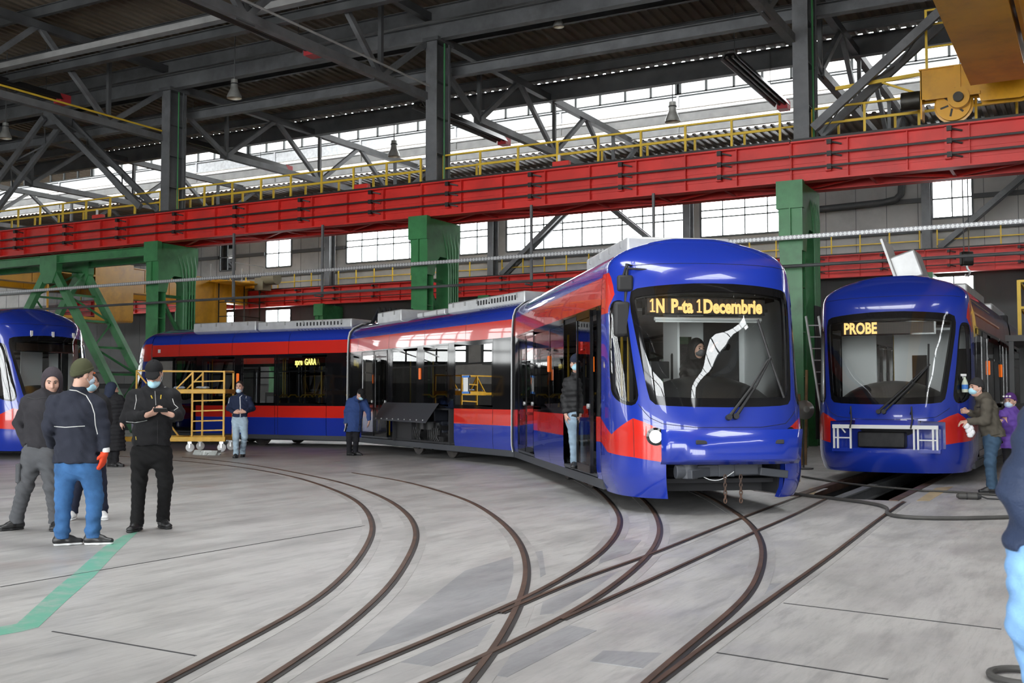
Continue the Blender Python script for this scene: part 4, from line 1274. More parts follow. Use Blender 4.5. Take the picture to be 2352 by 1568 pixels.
# ------------------------------------------------------------------ the tram over the pit, right
_c = at(2031, 1000, 17.15)
FR = Frame((_c.x, _c.y, 0), R(-90))
tram2 = empty('tram', FR.w(-6, 0, 0), 0, 'blue and red tram over the pit at right, its amber sign reading PROBE', 'tram')
HO = [(-.92, .56), (.92, .56), (.92, .98), (.55, 1.0), (0, 1.01), (-.55, 1.0), (-.92, .98)]
nose(tram2, FR, opening=HO)
F1r = FR.sub(-1.38)
sp = [(0, -.3, 'P'), (-.3, -2.3, 'D'), (-2.3, -3.5, 'W'), (-3.5, -4.9, 'W'), (-4.9, -6.6, 'D'), (-6.6, -7.42, 'E')]
section(tram2, F1r, 7.42, sp, sp)
F2r = F1r.sub(-7.9); sp2 = [(0, -.8, 'E'), (-.8, -2.6, 'W'), (-2.6, -4.2, 'W'), (-4.2, -5.9, 'W'), (-5.9, -7.8, 'D'), (-7.8, -8.8, 'E')]
section(tram2, F2r, 8.8, sp2, sp2)
mb = MB()
for i in range(8): mb.bb(-7.42 - .06 * i - .03, -7.42 - .06 * i, -1.1 - .05 * (i % 2), 1.1 + .05 * (i % 2), .35, 3.2)
tbuild(mb, F1r.M, 'articulation_bellows', M['rubber'], tram2)
for x_ in (-2.35, -4.95): tbuild(MB().box((x_, 1.215, 1.9), (.09, .03, .26)), F1r.M, 'marker_light', M['orange'], tram2, bevel=.015)
bogie(tram2, F1r, -3.6); bogie(tram2, F2r, -4.4)
roof_box(tram2, F1r, -3.2, -6.5, 3.56); roof_box(tram2, F2r, -.5, -4, 3.56)
cab(tram2, FR)
wiper(tram2, FR, [(.08, 1.13, .04), (-.3, 1.5, .06), (-.62, 1.84, .05)], [(.0, 1.13, .04), (-.36, 1.5, .06), (-.66, 1.87, .05)], [(-.64, 2.2, .02), (-.64, 1.84, .03), (-.62, 1.45, .02)])
ledbox(tram2, FR, -.74, -.80, .70, 2.385, 2.62, 'PROBE', .255, .70, -.75, 2.42, M['led'], .009)
mb = MB(); x = -2.25
for a, b_, z0, z1 in ((-1.1, -.5, .4, 2.62), (-.2, .1, .4, 2.62), (.35, .75, .4, 2.62), (.1, .35, 2.1, 2.62), (.1, .35, .4, 1.4), (.75, 1.1, 2.2, 2.62)): mb.bb(x - .03, x, a, b_, z0, z1)
tbuild(mb, FR.M, 'cab_partition', M['lining'], tram2)
for y in (-.35, -.1): tbuild(MB().tube([(-3.2, y, .4), (-3.2, y, 2.5)], .02, 8), FR.M, 'grab_pole', M['ybar'], tram2)
mb = MB(); mb.bb(-.32, -.30, -.90, .90, .5, 1.05); mb.bb(-.32, -.04, -.82, .82, .50, .555); mb.bb(-.3, -.02, -.45, .5, .93, 1.02); tbuild(mb, FR.M, 'front_recess', M['blue'], tram2)
mb = MB(); mb.bar((-.02, -.80, .90), (-.02, .80, .90), .05, .06)
for y in (-.78, -.72, -.52, .44, .50, .72, .78): mb.bb(-.05, -.01, y - .014, y + .014, .55, .92)
mb.bar((-.03, -.78, .72), (-.03, -.52, .72), .02); mb.bar((-.03, .5, .7), (-.03, .78, .7), .02); mb.bar((-.02, -.7, .93), (-.02, -.6, .8), .02); tbuild(mb, FR.M, 'bracket_frame', M['white'], tram2)
tbuild(MB().bb(-.28, -.05, -.42, .30, .57, .82), FR.M, 'radiator', M['iron'], tram2, bevel=.02)
for y in (-.52, .40): tbuild(MB().tube([(-.0, y, 1.1), (.04, y + .02, 1.22), (.05, y + .03, 1.0), (.02, y, .88)], .012, 6), FR.M, 'loose_cable', M['rubber'], tram2)
# open white hatch on its roof
mb = MB(); mb.box((-2.7, -.25, 3.78), (1.0, .04, .85), Matrix.Rotation(R(18), 3, 'X')); ho = tbuild(mb, FR.M, 'roof_hatch', M['white'], tram2)
tbuild(MB().box((-2.7, .02, 3.68), (.8, .45, .5), Matrix.Rotation(R(18), 3, 'X')), FR.M, 'roof_unit', M['roofbox'], tram2, bevel=.03)

# ------------------------------------------------------------------ the tram cut by the left edge
p = at(192, 860, 26.0)
FL = Frame((p.x + .86, p.y - 1.17, 0), 0.0)
tram3 = empty('tram', FL.w(-3, 0, 0), 0, 'blue and red tram front cut off by the left edge, dark sign, no lights', 'tram')
nose(tram3, FL, opening=[(-.74, .18), (.74, .18), (.74, .92), (-.74, .92)])
F1l = FL.sub(-1.38)
section(tram3, F1l, 7.4, sp, sp)
cab(tram3, FL); bogie(tram3, F1l, -3.5)
ledbox(tram3, FL, -.74, -.8, .8, 2.385, 2.61, '', .2, 1, 0, 0, M['led'])
tbuild(MB().bb(-2.28, -2.25, -1.1, .1, .4, 2.6).bb(-2.28, -2.25, .5, 1.1, .4, 2.6), FL.M, 'cab_partition', M['lining'], tram3)
mb = MB(); mb.bb(-.9, -.25, -.85, .85, .36, .60); mb.bar((-.3, -.85, .2), (-.9, -.85, .55), .06); tbuild(mb, FL.M, 'front_beam', M['under'], tram3)
for u in (-.6, .0, .55):
    tbuild(MB().box(S(u, 2.78, .01), (.02, .06, .14)), FL.M, 'tape_strip', M['white'], tram3)

# ================================================================== FLOOR DETAILS
def curve(px, ext=False):
    P = [fl(*p) for p in px]
    if ext and px[0][1] > 1560: P = [P[0] + (P[0] - P[1]).normalized() * 2.5] + P
    # catmull-rom, resampled, gently smoothed on the floor
    out = []
    for i in range(len(P) - 1):
        p0 = P[max(0, i - 1)]; p1 = P[i]; p2 = P[i + 1]; p3 = P[min(len(P) - 1, i + 2)]
        k = max(2, int((p2 - p1).length / .12))
        for j in range(k):
            t = j / k; t2 = t * t; t3 = t2 * t
            out.append(.5 * ((2 * p1) + (p2 - p0) * t + (2 * p0 - 5 * p1 + 4 * p2 - p3) * t2 + (3 * p1 - p0 - 3 * p2 + p3) * t3))
    out.append(P[-1])
    for _ in range(30):
        out = [out[0]] + [(out[i - 1] + out[i] * 2 + out[i + 1]) / 4 for i in range(1, len(out) - 1)] + [out[-1]]
    return out


RZ = [0.0]
def ribbon(mb, pts, o0, o1, z, zt=None, mi=0):
    """strip between side offsets o0 and o1 of a floor line, with a little thickness"""
    N_ = len(pts); vs = []
    for i in range(N_):
        t = (pts[min(N_ - 1, i + 1)] - pts[max(0, i - 1)]); t.z = 0; t.normalize(); s_ = Vector((t.y, -t.x, 0))
        for o, h in ((o0, 0), (o0, z), (o1, z), (o1, 0)): vs.append(pts[i] + s_ * o + Vector((0, 0, h)))
    fs = []
    for i in range(N_ - 1):
        a, b_ = i * 4, i * 4 + 4
        fs += [(a, b_, b_ + 1, a + 1), (a + 1, b_ + 1, b_ + 2, a + 2), (a + 2, b_ + 2, b_ + 3, a + 3)]
    mb.add(vs, fs, mi)


M['edgecon'] = concrete('rail_edge_concrete', (0.34, 0.334, 0.325), (0.44, 0.432, 0.42), (0.22, 0.215, 0.21))
RAILS = {
 'outermost curved rail at left, sweeping from the bottom to the A-frame': ([(370, 1572), (574, 1465), (727, 1379), (815, 1295), (851.5, 1233.7), (854, 1203), (838, 1169), (800, 1140), (727, 1111), (650, 1090), (536, 1071), (406, 1058), (250, 1046)], 1),
 'second curved rail from the left, beside the outermost one': ([(600, 1572), (765, 1463), (876, 1368), (926, 1302), (955, 1241), (953, 1211), (941, 1188), (911, 1161), (869, 1138), (823, 1121), (765, 1104), (650, 1080), (536, 1062), (420, 1050)], 1),
 'third curved rail from the left, crossing the straight rails near the bottom': ([(1073, 1572), (1129, 1505), (1186.5, 1402), (1205.7, 1348.5), (1210, 1310), (1203.7, 1272), (1186.5, 1237.5), (1160, 1207), (1117.6, 1174), (1068, 1147.6), (991, 1122.7), (915, 1103.6), (810, 1086)], 1),
 'curved rail leading under the left wheels of the front tram': ([(740, 1572), (800, 1547.5), (915, 1501.6), (1029.6, 1452), (1125, 1411), (1221, 1369.6), (1316.6, 1314), (1374, 1276), (1412, 1233.7), (1424, 1203), (1420, 1180), (1397, 1149.5), (1362, 1119), (1310, 1092)], 1),
 'curved rail leading under the right wheels of the front tram': ([(975, 1572), (1029.6, 1547.5), (1125, 1505), (1182.7, 1474.8), (1293.7, 1421), (1374, 1371.5), (1450.6, 1314), (1496.5, 1268), (1513.7, 1233.7), (1513.7, 1203), (1496.5, 1168.6), (1462, 1136), (1420, 1112)], 1),
 'upper of the two thin straight rails running to the pit': ([(1150, 1410), (1205.7, 1385), (1347, 1325.5), (1481, 1279.6), (1700, 1191.6), (1826, 1144), (1888, 1121)], 0),
 'lower of the two thin straight rails running to the pit': ([(1290, 1425), (1500, 1330.7), (1739, 1220), (1822, 1184), (1897, 1146)], 0),
 'curved rail at right crossing both thin rails in front of the tram': ([(1484, 1572), (1500, 1557), (1572, 1495.5), (1637.6, 1441), (1695.6, 1394), (1724.6, 1361.5), (1742.7, 1321.7), (1751.8, 1285.5), (1750, 1253), (1735.5, 1220), (1706.5, 1189.5), (1663, 1162), (1626.8, 1140.6), (1570, 1118)], 1),
 'right-most straight rail running to the right edge of the pit': ([(1508, 1572), (1626.8, 1481), (1717, 1415.9), (1822, 1339.8), (1898.5, 1285.5), (2021.6, 1191), (2076, 1153)], 0),
}
for lab, (px, wide) in RAILS.items():
    P = curve(px, True); c = P[len(P) // 2]
    r = empty('floor_rail', (c.x, c.y, 0), 0, 'rusty floor rail, ' + lab, 'rail')
    k = 1.0 if wide else .8
    RZ[0] += .0005; e_ = RZ[0]
    mb = MB(); ribbon(mb, P, -.10 * k, -.024 * k, .0015 + e_ * .3); ribbon(mb, P, .040 * k, .11 * k, .0015 + e_ * .3); mb.build('concrete_edging', M['edgecon'], r, True)
    mb = MB(); ribbon(mb, P, -.024 * k, .012 * k, .0095 + e_); mb.build('rail_head', M['rust'], r, True)
    mb = MB(); ribbon(mb, P, .012 * k, .040 * k, .0055 + e_ * .6); mb.build('groove_shade', M['black'], r, True)  # raised black strip; the shade beside the rail head is its colour

z7 = lambda L, ox, oy, s: [(ox + x / s, oy + y / s) for x, y in L]
PATCH = [
 z7([(50, 1190), (700, 680), (1000, 590), (1165, 560), (1185, 700), (1090, 760), (1080, 820), (1000, 860), (600, 1030)], 800, 1050, 2.613),
 z7([(285, 1225), (700, 1060), (960, 960), (880, 1085), (495, 1255)], 800, 1050, 2.613),
 z7([(1150, 945), (1175, 835), (1480, 720), (1700, 640), (1500, 800), (1290, 930)], 800, 1050, 2.613),
 z7([(830, 1300), (1080, 1090), (1290, 1000), (1490, 1040), (950, 1320)], 800, 1050, 2.613),
 z7([(1450, 1225), (1530, 1160), (1890, 1175), (1780, 1270)], 800, 1050, 2.613),
 z7([(1560, 500), (1760, 497), (1690, 575), (1500, 640)], 800, 1050, 2.613),
 z7([(740, 800), (890, 800), (700, 930), (690, 880)], 1500, 1050, 2.7606),
]
for i, px in enumerate(PATCH):
    mb = MB(); mb.prism([fl(*p) for p in px], (0, 0, .0012 + i * .0002)); o = mb.build('trim_%d' % (60 + i), M['slab']); tag(o, kind='structure')
mb = MB()
for px in ([(0, 1205), (318, 1218)],): pass
for a, b_ in (((0, 1348), (838, 1207)), ((120, 1450), (450, 1506)), ((1590, 1490), (2040, 1560)), ((1800, 1385), (2300, 1445))):
    ribbon(mb, [fl(*a), fl(*b_)], -.006, .006, .0028)
tag(mb.build('trim_70', M['seam']), kind='structure')
m, n, l, b = _nt('worn_green_floor_paint')
tc = n.new('ShaderNodeTexCoord'); no = n.new('ShaderNodeTexNoise'); no.inputs['Scale'].default_value = 5; no.inputs['Detail'].default_value = 8; no.inputs['Roughness'].default_value = .7
l.new(tc.outputs['Object'], no.inputs[0]); cr = n.new('ShaderNodeValToRGB'); cr.color_ramp.elements[0].position = .45; cr.color_ramp.elements[0].color = (.14, .40, .29, 1); cr.color_ramp.elements[1].position = .72; cr.color_ramp.elements[1].color = (.36, .41, .38, 1)
l.new(no.outputs['Fac'], cr.inputs[0]); l.new(cr.outputs[0], b.inputs['Base Color']); b.inputs['Roughness'].default_value = .45
gl = z7([(740, 470), (620, 540), (440, 700), (330, 790), (100, 1000), (-40, 1025), (-40, 1075), (130, 1045), (230, 1020), (400, 860), (560, 720), (700, 570), (830, 445)], 0, 1050, 2.613)
o = MB().prism([fl(*p) for p in gl], (0, 0, .002)).build('floor_line', m); tag(o, 'worn green painted line on the floor at lower left', 'floor marking')
for i, (px, lab) in enumerate((([(2105, 1150), (2150, 1120), (2190, 1117), (2135, 1150)], 'yellow-brown painted patch beside the right edge of the pit'), ([(1838, 1140), (1860, 1121), (1885, 1118), (1868, 1137)], 'yellow-brown painted patch beside the left edge of the pit'))):
    o = MB().prism([fl(*p) for p in px], (0, 0, .003)).build('floor_marking', mat('worn_ochre_paint%d' % i, (.42, .33, .2), .6, var=.3)); tag(o, lab, 'floor marking')
# steel edges of the pit
for s, lab in ((PX0, 'steel angle along the left edge of the pit'), (PX1, 'steel angle along the right edge of the pit')):
    o = MB().bb(s - .06, s + .06, PYN, PYE, -.1, .012).build('pit_edge', M['rust']); tag(o, lab, 'pit edge')
o = MB().ibeam((PX0 + .52, PYN + .05, -.12), (PX0 + .52, PYE, -.12), .2, .14).build('pit_beam', M['steel']); tag(o, 'grey steel beam lengthways in the pit under the right tram', 'beam')

# hoses and loose things on the floor
def hose(name, px, r_, m_, lab, cat):
    P = curve(px); P = [p + Vector((0, 0, r_ + .002)) for p in P]
    c = P[len(P) // 2]; o = MB().tube(P, r_, 8).build(name, m_); tag(o, lab, cat); return o
M['hose'] = mat('grey_black_hose', (.055, .053, .05), .6, var=.2)
hose('air_hose', [(1700, 1120), (1745, 1126), (1815, 1137), (1900, 1147), (2000, 1157), (2050, 1168), (2062, 1174), (2045, 1178), (2018, 1181), (2006, 1187), (2022, 1193), (2080, 1197), (2150, 1198), (2250, 1194), (2345, 1191)], .022, M['hose'], 'thick dark hose doubled back in an S across the floor at right', 'hose')
hose('cable', [(1842, 1096), (1900, 1106), (1990, 1119), (2090, 1126), (2130, 1127), (2138, 1131), (2115, 1133), (2100, 1130), (2115, 1127), (2190, 1130), (2285, 1141), (2352, 1143)], .016, M['hose'], 'thinner grey cable crossing the pit in front of the right tram', 'cable')
hose('cable', [(2352, 1236), (2335, 1234), (2325, 1239), (2335, 1246), (2352, 1247)], .014, M['hose'], 'short loop of black cable beside the foreground person', 'cable')
P = [fl(2350, 1562) + Vector((.15 * math.cos(a), .15 * math.sin(a), .02)) for a in np.linspace(0, 2 * math.pi, 24, endpoint=False)]
o = MB().tube(P, .018, 8, closed=True).build('hose_ring', M['hose']); tag(o, 'ring of grey hose in the bottom right corner', 'hose')
r = empty('hand_tool', fl(2230, 1147), R(12), 'black cylindrical hand tool with a cable lying on the floor at right', 'tool')
MB().cyl((-.15, 0, .045), (.08, 0, .045), .04, n=16).cyl((-.18, 0, .045), (-.15, 0, .045), .02, .04, 14).build('tool_body', M['hose'], r)
MB().cyl((.08, 0, .045), (.13, 0, .045), .046, .03, 16).build('tool_collar', M['rubber'], r); MB().cyl((-.06, 0, .045), (-.04, 0, .045), .044, n=16).build('grip_ring', M['rubber'], r)
MB().tube([(.13, 0, .045), (.2, .0, .02), (.35, .02, .012), (.6, -.03, .012)], .01, 8).build('tool_cable', M['rubber'], r)
P4 = [fl(1800, 1108), fl(1832, 1102), fl(1838, 1106), fl(1806, 1113)]
o = MB().prism(P4, (0, 0, .04)).build('wooden_plank', M['wood']); tag(o, 'short wooden plank on the floor between the two front trams', 'plank')
for i in range(3):
    c = fl(25 + 14 * i, 1040 - 9 * i); r_ = Matrix.Rotation(R(20 + 6 * i), 3, 'Z')
    o = MB().box((c.x, c.y, .03 + .0), (1.3 - .2 * i, .35, .06), r_).build('rubber_mat', M['rubber'], bevel=.01); tag(o, 'black rubber strip on the floor under the left tram, %s of three' % ('nearest', 'middle', 'farthest')[i], 'mat')
mb = MB(); c = fl(475, 1044)
for i in range(9):
    a = i * 2.4; mb.prism([c + Vector((.38 * math.cos(a + q_) * (1 + .2 * math.sin(3 * i)), .16 * math.sin(a + q_), .0)) for q_ in (0, 1.4, 2.6, 4.1)], (.05 * math.cos(a), .02, .05 + .03 * (i % 3)))
o = mb.build('plastic_sheet', mat('crumpled_clear_plastic', (.42, .44, .42), .3)); tag(o, 'crumpled pale plastic sheet on the floor beside the yellow scaffold', 'plastic sheet')
# ================================================================== CRANES, LAMPS, HEATERS
# near crane, upper right
XC = -3.3
r = empty('bridge_crane', (XC, 26.5, 8.36), 0, 'big yellow bridge crane at the upper right running on the near red beam', 'crane')
mb = MB(); mb.prism([(-2.57, 4.0, 8.62), (-2.57, 27.0, 8.62), (-2.57, 28.4, 9.05), (-2.57, 28.3, 10.1), (-2.57, 4, 10.1)], (1.1, 0, 0)); mb.bb(-2.62, -1.42, 4, 27.0, 8.6, 8.63); mb.build('girder', M['crane'], r, True)
mb = MB(); mb.bb(-1.40, -.2, 4, 28.0, 9.6, 9.68); mb.bb(-1.38, -1.3, 4, 28, 8.9, 9.6); mb.build('girder_walkway', M['crane'], r, True)
for y in (21.8, 24.6): MB().bb(-2.62, -2.55, y, y + .3, 9.0, 9.3).build('lug', M['crane'], r, True)
y0 = 29.1
po = [(-4.0, 8.95), (-4.0, 9.72), (-2.1, 9.72), (-1.9, 9.45), (-1.25, 9.0), (-1.28, 8.86), (-1.7, 8.72), (-2.6, 8.75), (-2.65, 8.95)]
mb = MB()
for y in (y0, y0 + .42): mb.prism([(a, y, b_) for a, b_ in po], (0, .03, 0))
mb.prism([(-4.04, y0 - .05, 9.7), (-1.98, y0 - .05, 9.7), (-1.98, y0 + .5, 9.7), (-4.04, y0 + .5, 9.7)], (0, 0, .03)); mb.bb(-4.02, -3.98, y0, y0 + .45, 8.45, 9.72); mb.bb(-3.2, -3.05, y0 - .04, y0, 9.15, 9.7); mb.bb(-3.9, -2.6, y0 - .06, y0, 8.92, 9.0)
mb.build('end_carriage', M['crane'], r, True)
wz = 8.36 + .42
mb = MB(); ax = Matrix.Rotation(R(90), 3, 'X')
mb.lathe([(.0, -.05), (.30, -.05), (.34, -.09), (.47, -.09), (.47, -.06), (.42, -.05), (.42, .08), (0, .08)], (-3.25, y0 + .2, wz), 36, 0, ax); mb.build('wheel', M['crane'], r, True)
mb = MB()
for i in range(6):
    a = i * math.pi / 3 + .3; mb.box((-3.25 + .22 * math.cos(a), y0 + .13, wz + .22 * math.sin(a)), (.2, .03, .05), Matrix.Rotation(-a, 3, 'Y'))
mb.build('wheel_ribs', M['crane_d'], r, True)
MB().cyl((-3.1, y0 - .10, wz + .1), (-3.1, y0 + .1, wz + .1), .26, n=28).build('bearing_housing', M['crane'], r, True)
MB().cyl((-3.1, y0 - .2, wz + .1), (-3.1, y0 - .08, wz + .1), .12, .13, 20).build('axle_end', M['crane_d'], r, True)
MB().cyl((-4.5, y0 + .2, 9.0), (-4.04, y0 + .2, 9.0), .24, n=20).build('buffer', M['crane_d'], r, True)
mb = MB()
for x in (-3.9, -2.55): mb.bar((x, y0 + .4, 9.72), (x, y0 + .4, 11.4), .06)
for z in (10.4, 11.0, 11.38): mb.bar((-3.9, y0 + .4, z), (-2.0, y0 + .4, z), .045)
mb.bar((-6.2, y0 + .3, 9.62), (-3.6, y0 + .3, 9.72), .07, .09); mb.bar((-4.1, y0 + .3, 9.2), (-5.0, y0 + .3, 9.62), .05); mb.build('access_rail', M['yellow'], r, True)
# far crane, left
xg = -49.7
r = empty('bridge_crane', (xg, 42, 8.36), 0, 'distant yellow bridge crane with a hanging cabin at left behind the green bracing', 'crane')
for dx, nm in ((0, 'girder'), (-3.2, 'girder')):
    mb = MB(); mb.bb(xg + dx - .35, xg + dx + .35, 31.2, 54, 7.35, 8.75); mb.bb(xg + dx - .45, xg + dx + .45, 31.2, 54, 8.75, 8.8)
    for i in range(12): mb.bb(xg + dx + .35, xg + dx + .38, 32 + 1.9 * i, 32.08 + 1.9 * i, 7.4, 8.75)
    mb.build(nm, M['crane'], r, True)
mb = MB(); mb.bb(xg - 3.8, xg + .9, 53.6, 54.6, 8.4, 8.9); mb.bb(xg - .2, xg + 1.9, 50.5, 53.6, 8.55, 8.62); mb.bb(xg + .3, xg + 2.0, 53.8, 54.5, 8.4, 8.75); mb.build('end_carriage', M['crane'], r, True)
mb = MB(); mb.cyl((xg + 2.2, 53.6, 8.95), (xg + 3.2, 53.6, 8.95), .42, n=16); mb.box((xg + 2.0, 53.6, 8.6), (.7, .8, .8)); mb.build('drive_motor', mat('dusty_motor', (.25, .22, .14), .6), r, True)
mb = MB(); mb.bb(xg + .6, xg + .66, 41.5, 44.2, 5.65, 8.9); mb.bb(xg - 1.6, xg + .6, 44.1, 44.2, 5.65, 8.9); mb.bb(xg - 1.6, xg + .6, 41.5, 44.2, 5.6, 5.7); mb.bb(xg - 1.6, xg + .6, 41.5, 44.2, 8.85, 8.92)
mb.bb(xg + .6, xg + .66, 38.4, 38.5, 5.65, 8.9); mb.bb(xg + .6, xg + .66, 38.4, 41.5, 5.6, 5.75); mb.bb(xg + .6, xg + .66, 38.4, 41.5, 8.0, 8.1); mb.bb(xg - 1.6, xg + .6, 38.4, 41.5, 5.6, 5.7)
cb = mb.build('cabin', M['crane'], r, True); MB().quad((xg + .63, 38.5, 5.75), (xg + .63, 41.5, 5.75), (xg + .63, 41.5, 8.0), (xg + .63, 38.5, 8.0)).build('cabin_glass', M['tint'], cb, True)
mb = MB(); mb.bb(xg - .3, xg + .6, 48.6, 51.8, 5.9, 7.4); mb.build('hoist_box', M['crane'], r, True)
mb = MB()
for x in (xg + .7, xg + 2.0):
    for y in (51.0, 53.3): mb.bar((x, y, 4.7), (x, y, 8.5), .06)
for z in (4.7, 5.5, 6.4, 7.3): mb.bar((xg + .7, 51, z), (xg + 2, 51, z), .05); mb.bar((xg + 2, 51, z), (xg + 2, 53.3, z), .05)
mb.bb(xg + .7, xg + 2.0, 51, 53.3, 4.65, 4.7); mb.build('access_basket', M['crane_d'], r, True)
mb = MB()
for x in (xg + .4, xg + 2.2):
    for y in (50.6, 53.4): mb.bar((x, y, 8.6), (x, y, 9.7), .05)
mb.bar((xg + 2.2, 50.6, 9.7), (xg + 2.2, 53.4, 9.7), .05); mb.build('platform_rail', M['steel_l'], r, True)

# bell lamps
M['bell'] = mat('grey_bell_shade', (.30, .30, .28), .4, .4, var=.2)
M['bell_in'] = mat('cream_bell_inside', (.55, .48, .36), .4)
def bell_lamp(px, py, dep, lab, wid):
    p = at(px, py, dep); R0 = wid * dep / FPX / 2
    r = empty('pendant_lamp', p, 0, lab, 'lamp', 'pendant bell lamps'); h = R0 * 2.6
    MB().lathe([(.0, h), (R0 * .45, h), (R0 * .5, h * .6), (R0 * .55, h * .5), (R0 * .98, h * .12), (R0, 0)], n=28).build('lamp_shade', M['bell'], r)
    MB().lathe([(R0 * .97, 0.01), (R0 * .93, h * .12), (R0 * .5, h * .48), (0, h * .5)], n=28).build('reflector', M['bell_in'], r)
    MB().lathe([(R0 * .52, h * .74), (R0 * .54, h * .74), (R0 * .54, h * .8), (R0 * .52, h * .8)], n=20).build('band', M['rubber'], r)
    MB().ball((0, 0, h * .25), R0 * .35).build('bulb', M['white'], r)
    MB().cyl((0, 0, h), (0, 0, (17.6 if LAN0 < p.y < LAN1 else 14.2) - p.z), .02, n=8).build('drop_rod', M['steel_d'], r)
for a in ((538, 226, 36, 'grey bell lamp hanging right of the tail column, upper left', 34), (12, 318, 40, 'grey bell lamp at the left edge of the roof', 28), (905, 360, 47, 'dark bell lamp in front of the lantern left of the middle column', 29), (1545, 280, 43, 'dark bell lamp in front of the lantern above the front tram', 36), (1283, 62, 34, 'bell lamp high up under the roof near the top centre', 26)): bell_lamp(*a)
# radiant tube heaters
M['heat'] = mat('heater_trough', (.06, .058, .056), .4, .5); M['hred'] = mat('heater_red_box', (.5, .04, .05), .5)
HL = ['above the front tram', 'left of the middle column', 'left of the tail column']
for k in range(3):
    x = cx(k) - 3.0
    for y0, y1, z, w_ in ((33.6, 40, 12.25, 'far'), (21.0, 27.2, 12.55, 'near')):
        if w_ == 'near' and k == 0: continue
        r = empty('tube_heater', (x, (y0 + y1) / 2, z), 0, 'long dark heater with red end box under the %s roof, %s' % (w_, HL[k]), 'heater', 'radiant heaters')
        pr = [(-.3, -.05), (-.16, .2), (.16, .2), (.3, -.05), (.27, -.05), (.14, .16), (-.14, .16), (-.27, -.05)]
        MB().sweep(pr, (x, y0, z), (x, y1, z)).build('trough', M['heat'], r, True)
        for s in (-.1, .1): MB().cyl((x + s, y0, z + .03), (x + s, y1, z + .03), .05, n=10).build('burner_tube', M['crane_d'], r, True)
        MB().bb(x - .2, x + .2, y1, y1 + .45, z - .14, z + .2).build('burner_box', M['hred'], r, True)
        for y in (y0 + .5, min(y1 - .5, 38.4)): MB().cyl((x, y, z + .2), (x, y, 14.2 if w_ == 'far' else 14.55), .012, n=6).build('hanger', M['steel_d'], r, True)
# thin yellow gas line and conduits along the near truss at left
for k, m_, dz in ((2, 'yellow', 0.0), (1, 'steel_l', .05)):
    x = cx(k) + .35
    o = MB().tube([(x, 4, 11.45 + dz), (x, 16, 11.42 + dz), (x, 29.2, 11.38 + dz)], .035, 8).build('gas_pipe', M[m_]); tag(o, '%s thin pipe along the near roof truss %s' % ('yellow' if m_ == 'yellow' else 'pale', HL[k]), 'pipe')

# ================================================================== SCAFFOLD, LADDER, ODDS AND ENDS
D0 = 27.4; c = fl(410, 1037); sc = D0 / FPX
r = empty('scaffold', c, YAW, 'yellow wheeled scaffold platform with a ladder end beside the long tram', 'scaffold')
SCF = mat('scaffold_yellow', (.66, .36, .012), .45, var=.15, scale=6)
X = lambda px: (px - 410) * sc
Z = lambda py: CAMH + (909.5 - py) * sc
mb = MB(); yb = .9
x0, x1, x2 = X(312), X(440), X(512)
for y in (0, yb):
    for x in (x1, x2): mb.bar((x, y, Z(1003)), (x, y, Z(851)), .045)
    mb.bar((x0, y, Z(900)), (x0, y, Z(850)), .04)
    mb.bar((x0, y, Z(851)), (x2, y, Z(851 if y else 853)), .035); mb.bar((x1, y, Z(855)), (X(403), y, Z(892)), .035); mb.bar((x0, y, Z(853)), (X(345), y, Z(892)), .035); mb.bar((X(385), y, Z(1003)), (X(352), y, Z(960)), .04)
mb.bar((x1, 0, Z(892)), (x1, yb, Z(892)), .04); mb.bar((x2, 0, Z(853)), (x2, yb, Z(853)), .035)
fr_ = mb.build('frame', SCF, r)
for py in (876, 920, 943, 966, 988): MB().bar((x1, 0, Z(py)), (x2, 0, Z(py - 2)), .032).build('rung', SCF, r)
mb = MB(); mb.bb(X(400), X(516), -.05, yb + .05, Z(903), Z(893)); mb.bb(x0, X(400), -.02, yb, Z(902), Z(895)); mb.build('platform', SCF, r, bevel=.008)
mb = MB(); mb.bb(X(283), X(517), -.06, .06, Z(1012), Z(1001)); mb.bb(X(283), X(517), yb - .06, yb + .06, Z(1012), Z(1001)); mb.bb(X(400), X(412), -.0, yb, Z(1010), Z(1001)); mb.bb(X(500), X(510), 0, yb, Z(1010), Z(1001)); mb.build('base_frame', SCF, r, bevel=.008)
for x in (X(436), X(508)):
    for y in (0, yb):
        w_ = MB(); w_.lathe([(0, -.03), (.09, -.03), (.105, -.02), (.105, .02), (.09, .03), (0, .03)], (x, y, .105), 24, 0, Matrix.Rotation(R(90), 3, 'X') @ Matrix.Rotation(R(25), 3, 'Y'))
        wo = w_.build('caster_wheel', M['white'], r); MB().bb(x - .05, x + .05, y - .045, y + .045, .2, Z(1012)).bb(x - .02, x + .02, y - .05, y - .035, .09, .22).build('caster_fork', M['galv'], wo)
o = empty('rag', at(408, 886, D0 + .4), 0); bpy.data.objects.remove(o)
for i, (px, cl) in enumerate(((350, (.4, .5, .6)), (412, (.45, .55, .68)), (468, (.6, .66, .72)))):
    p = at(px, 893, D0 + .4); mb = MB()
    for q_ in range(6): mb.ball(p + Vector((rnd.uniform(-.12, .12), rnd.uniform(-.1, .1), .035)), (rnd.uniform(.06, .12), .07, .035), 8)
    o = mb.build('rag', mat('rag_cloth%d' % i, cl, .9)); tag(o, 'crumpled pale cloth on the scaffold platform, %s' % ('leftmost', 'in the middle', 'nearest the ladder end')[i], 'rag')

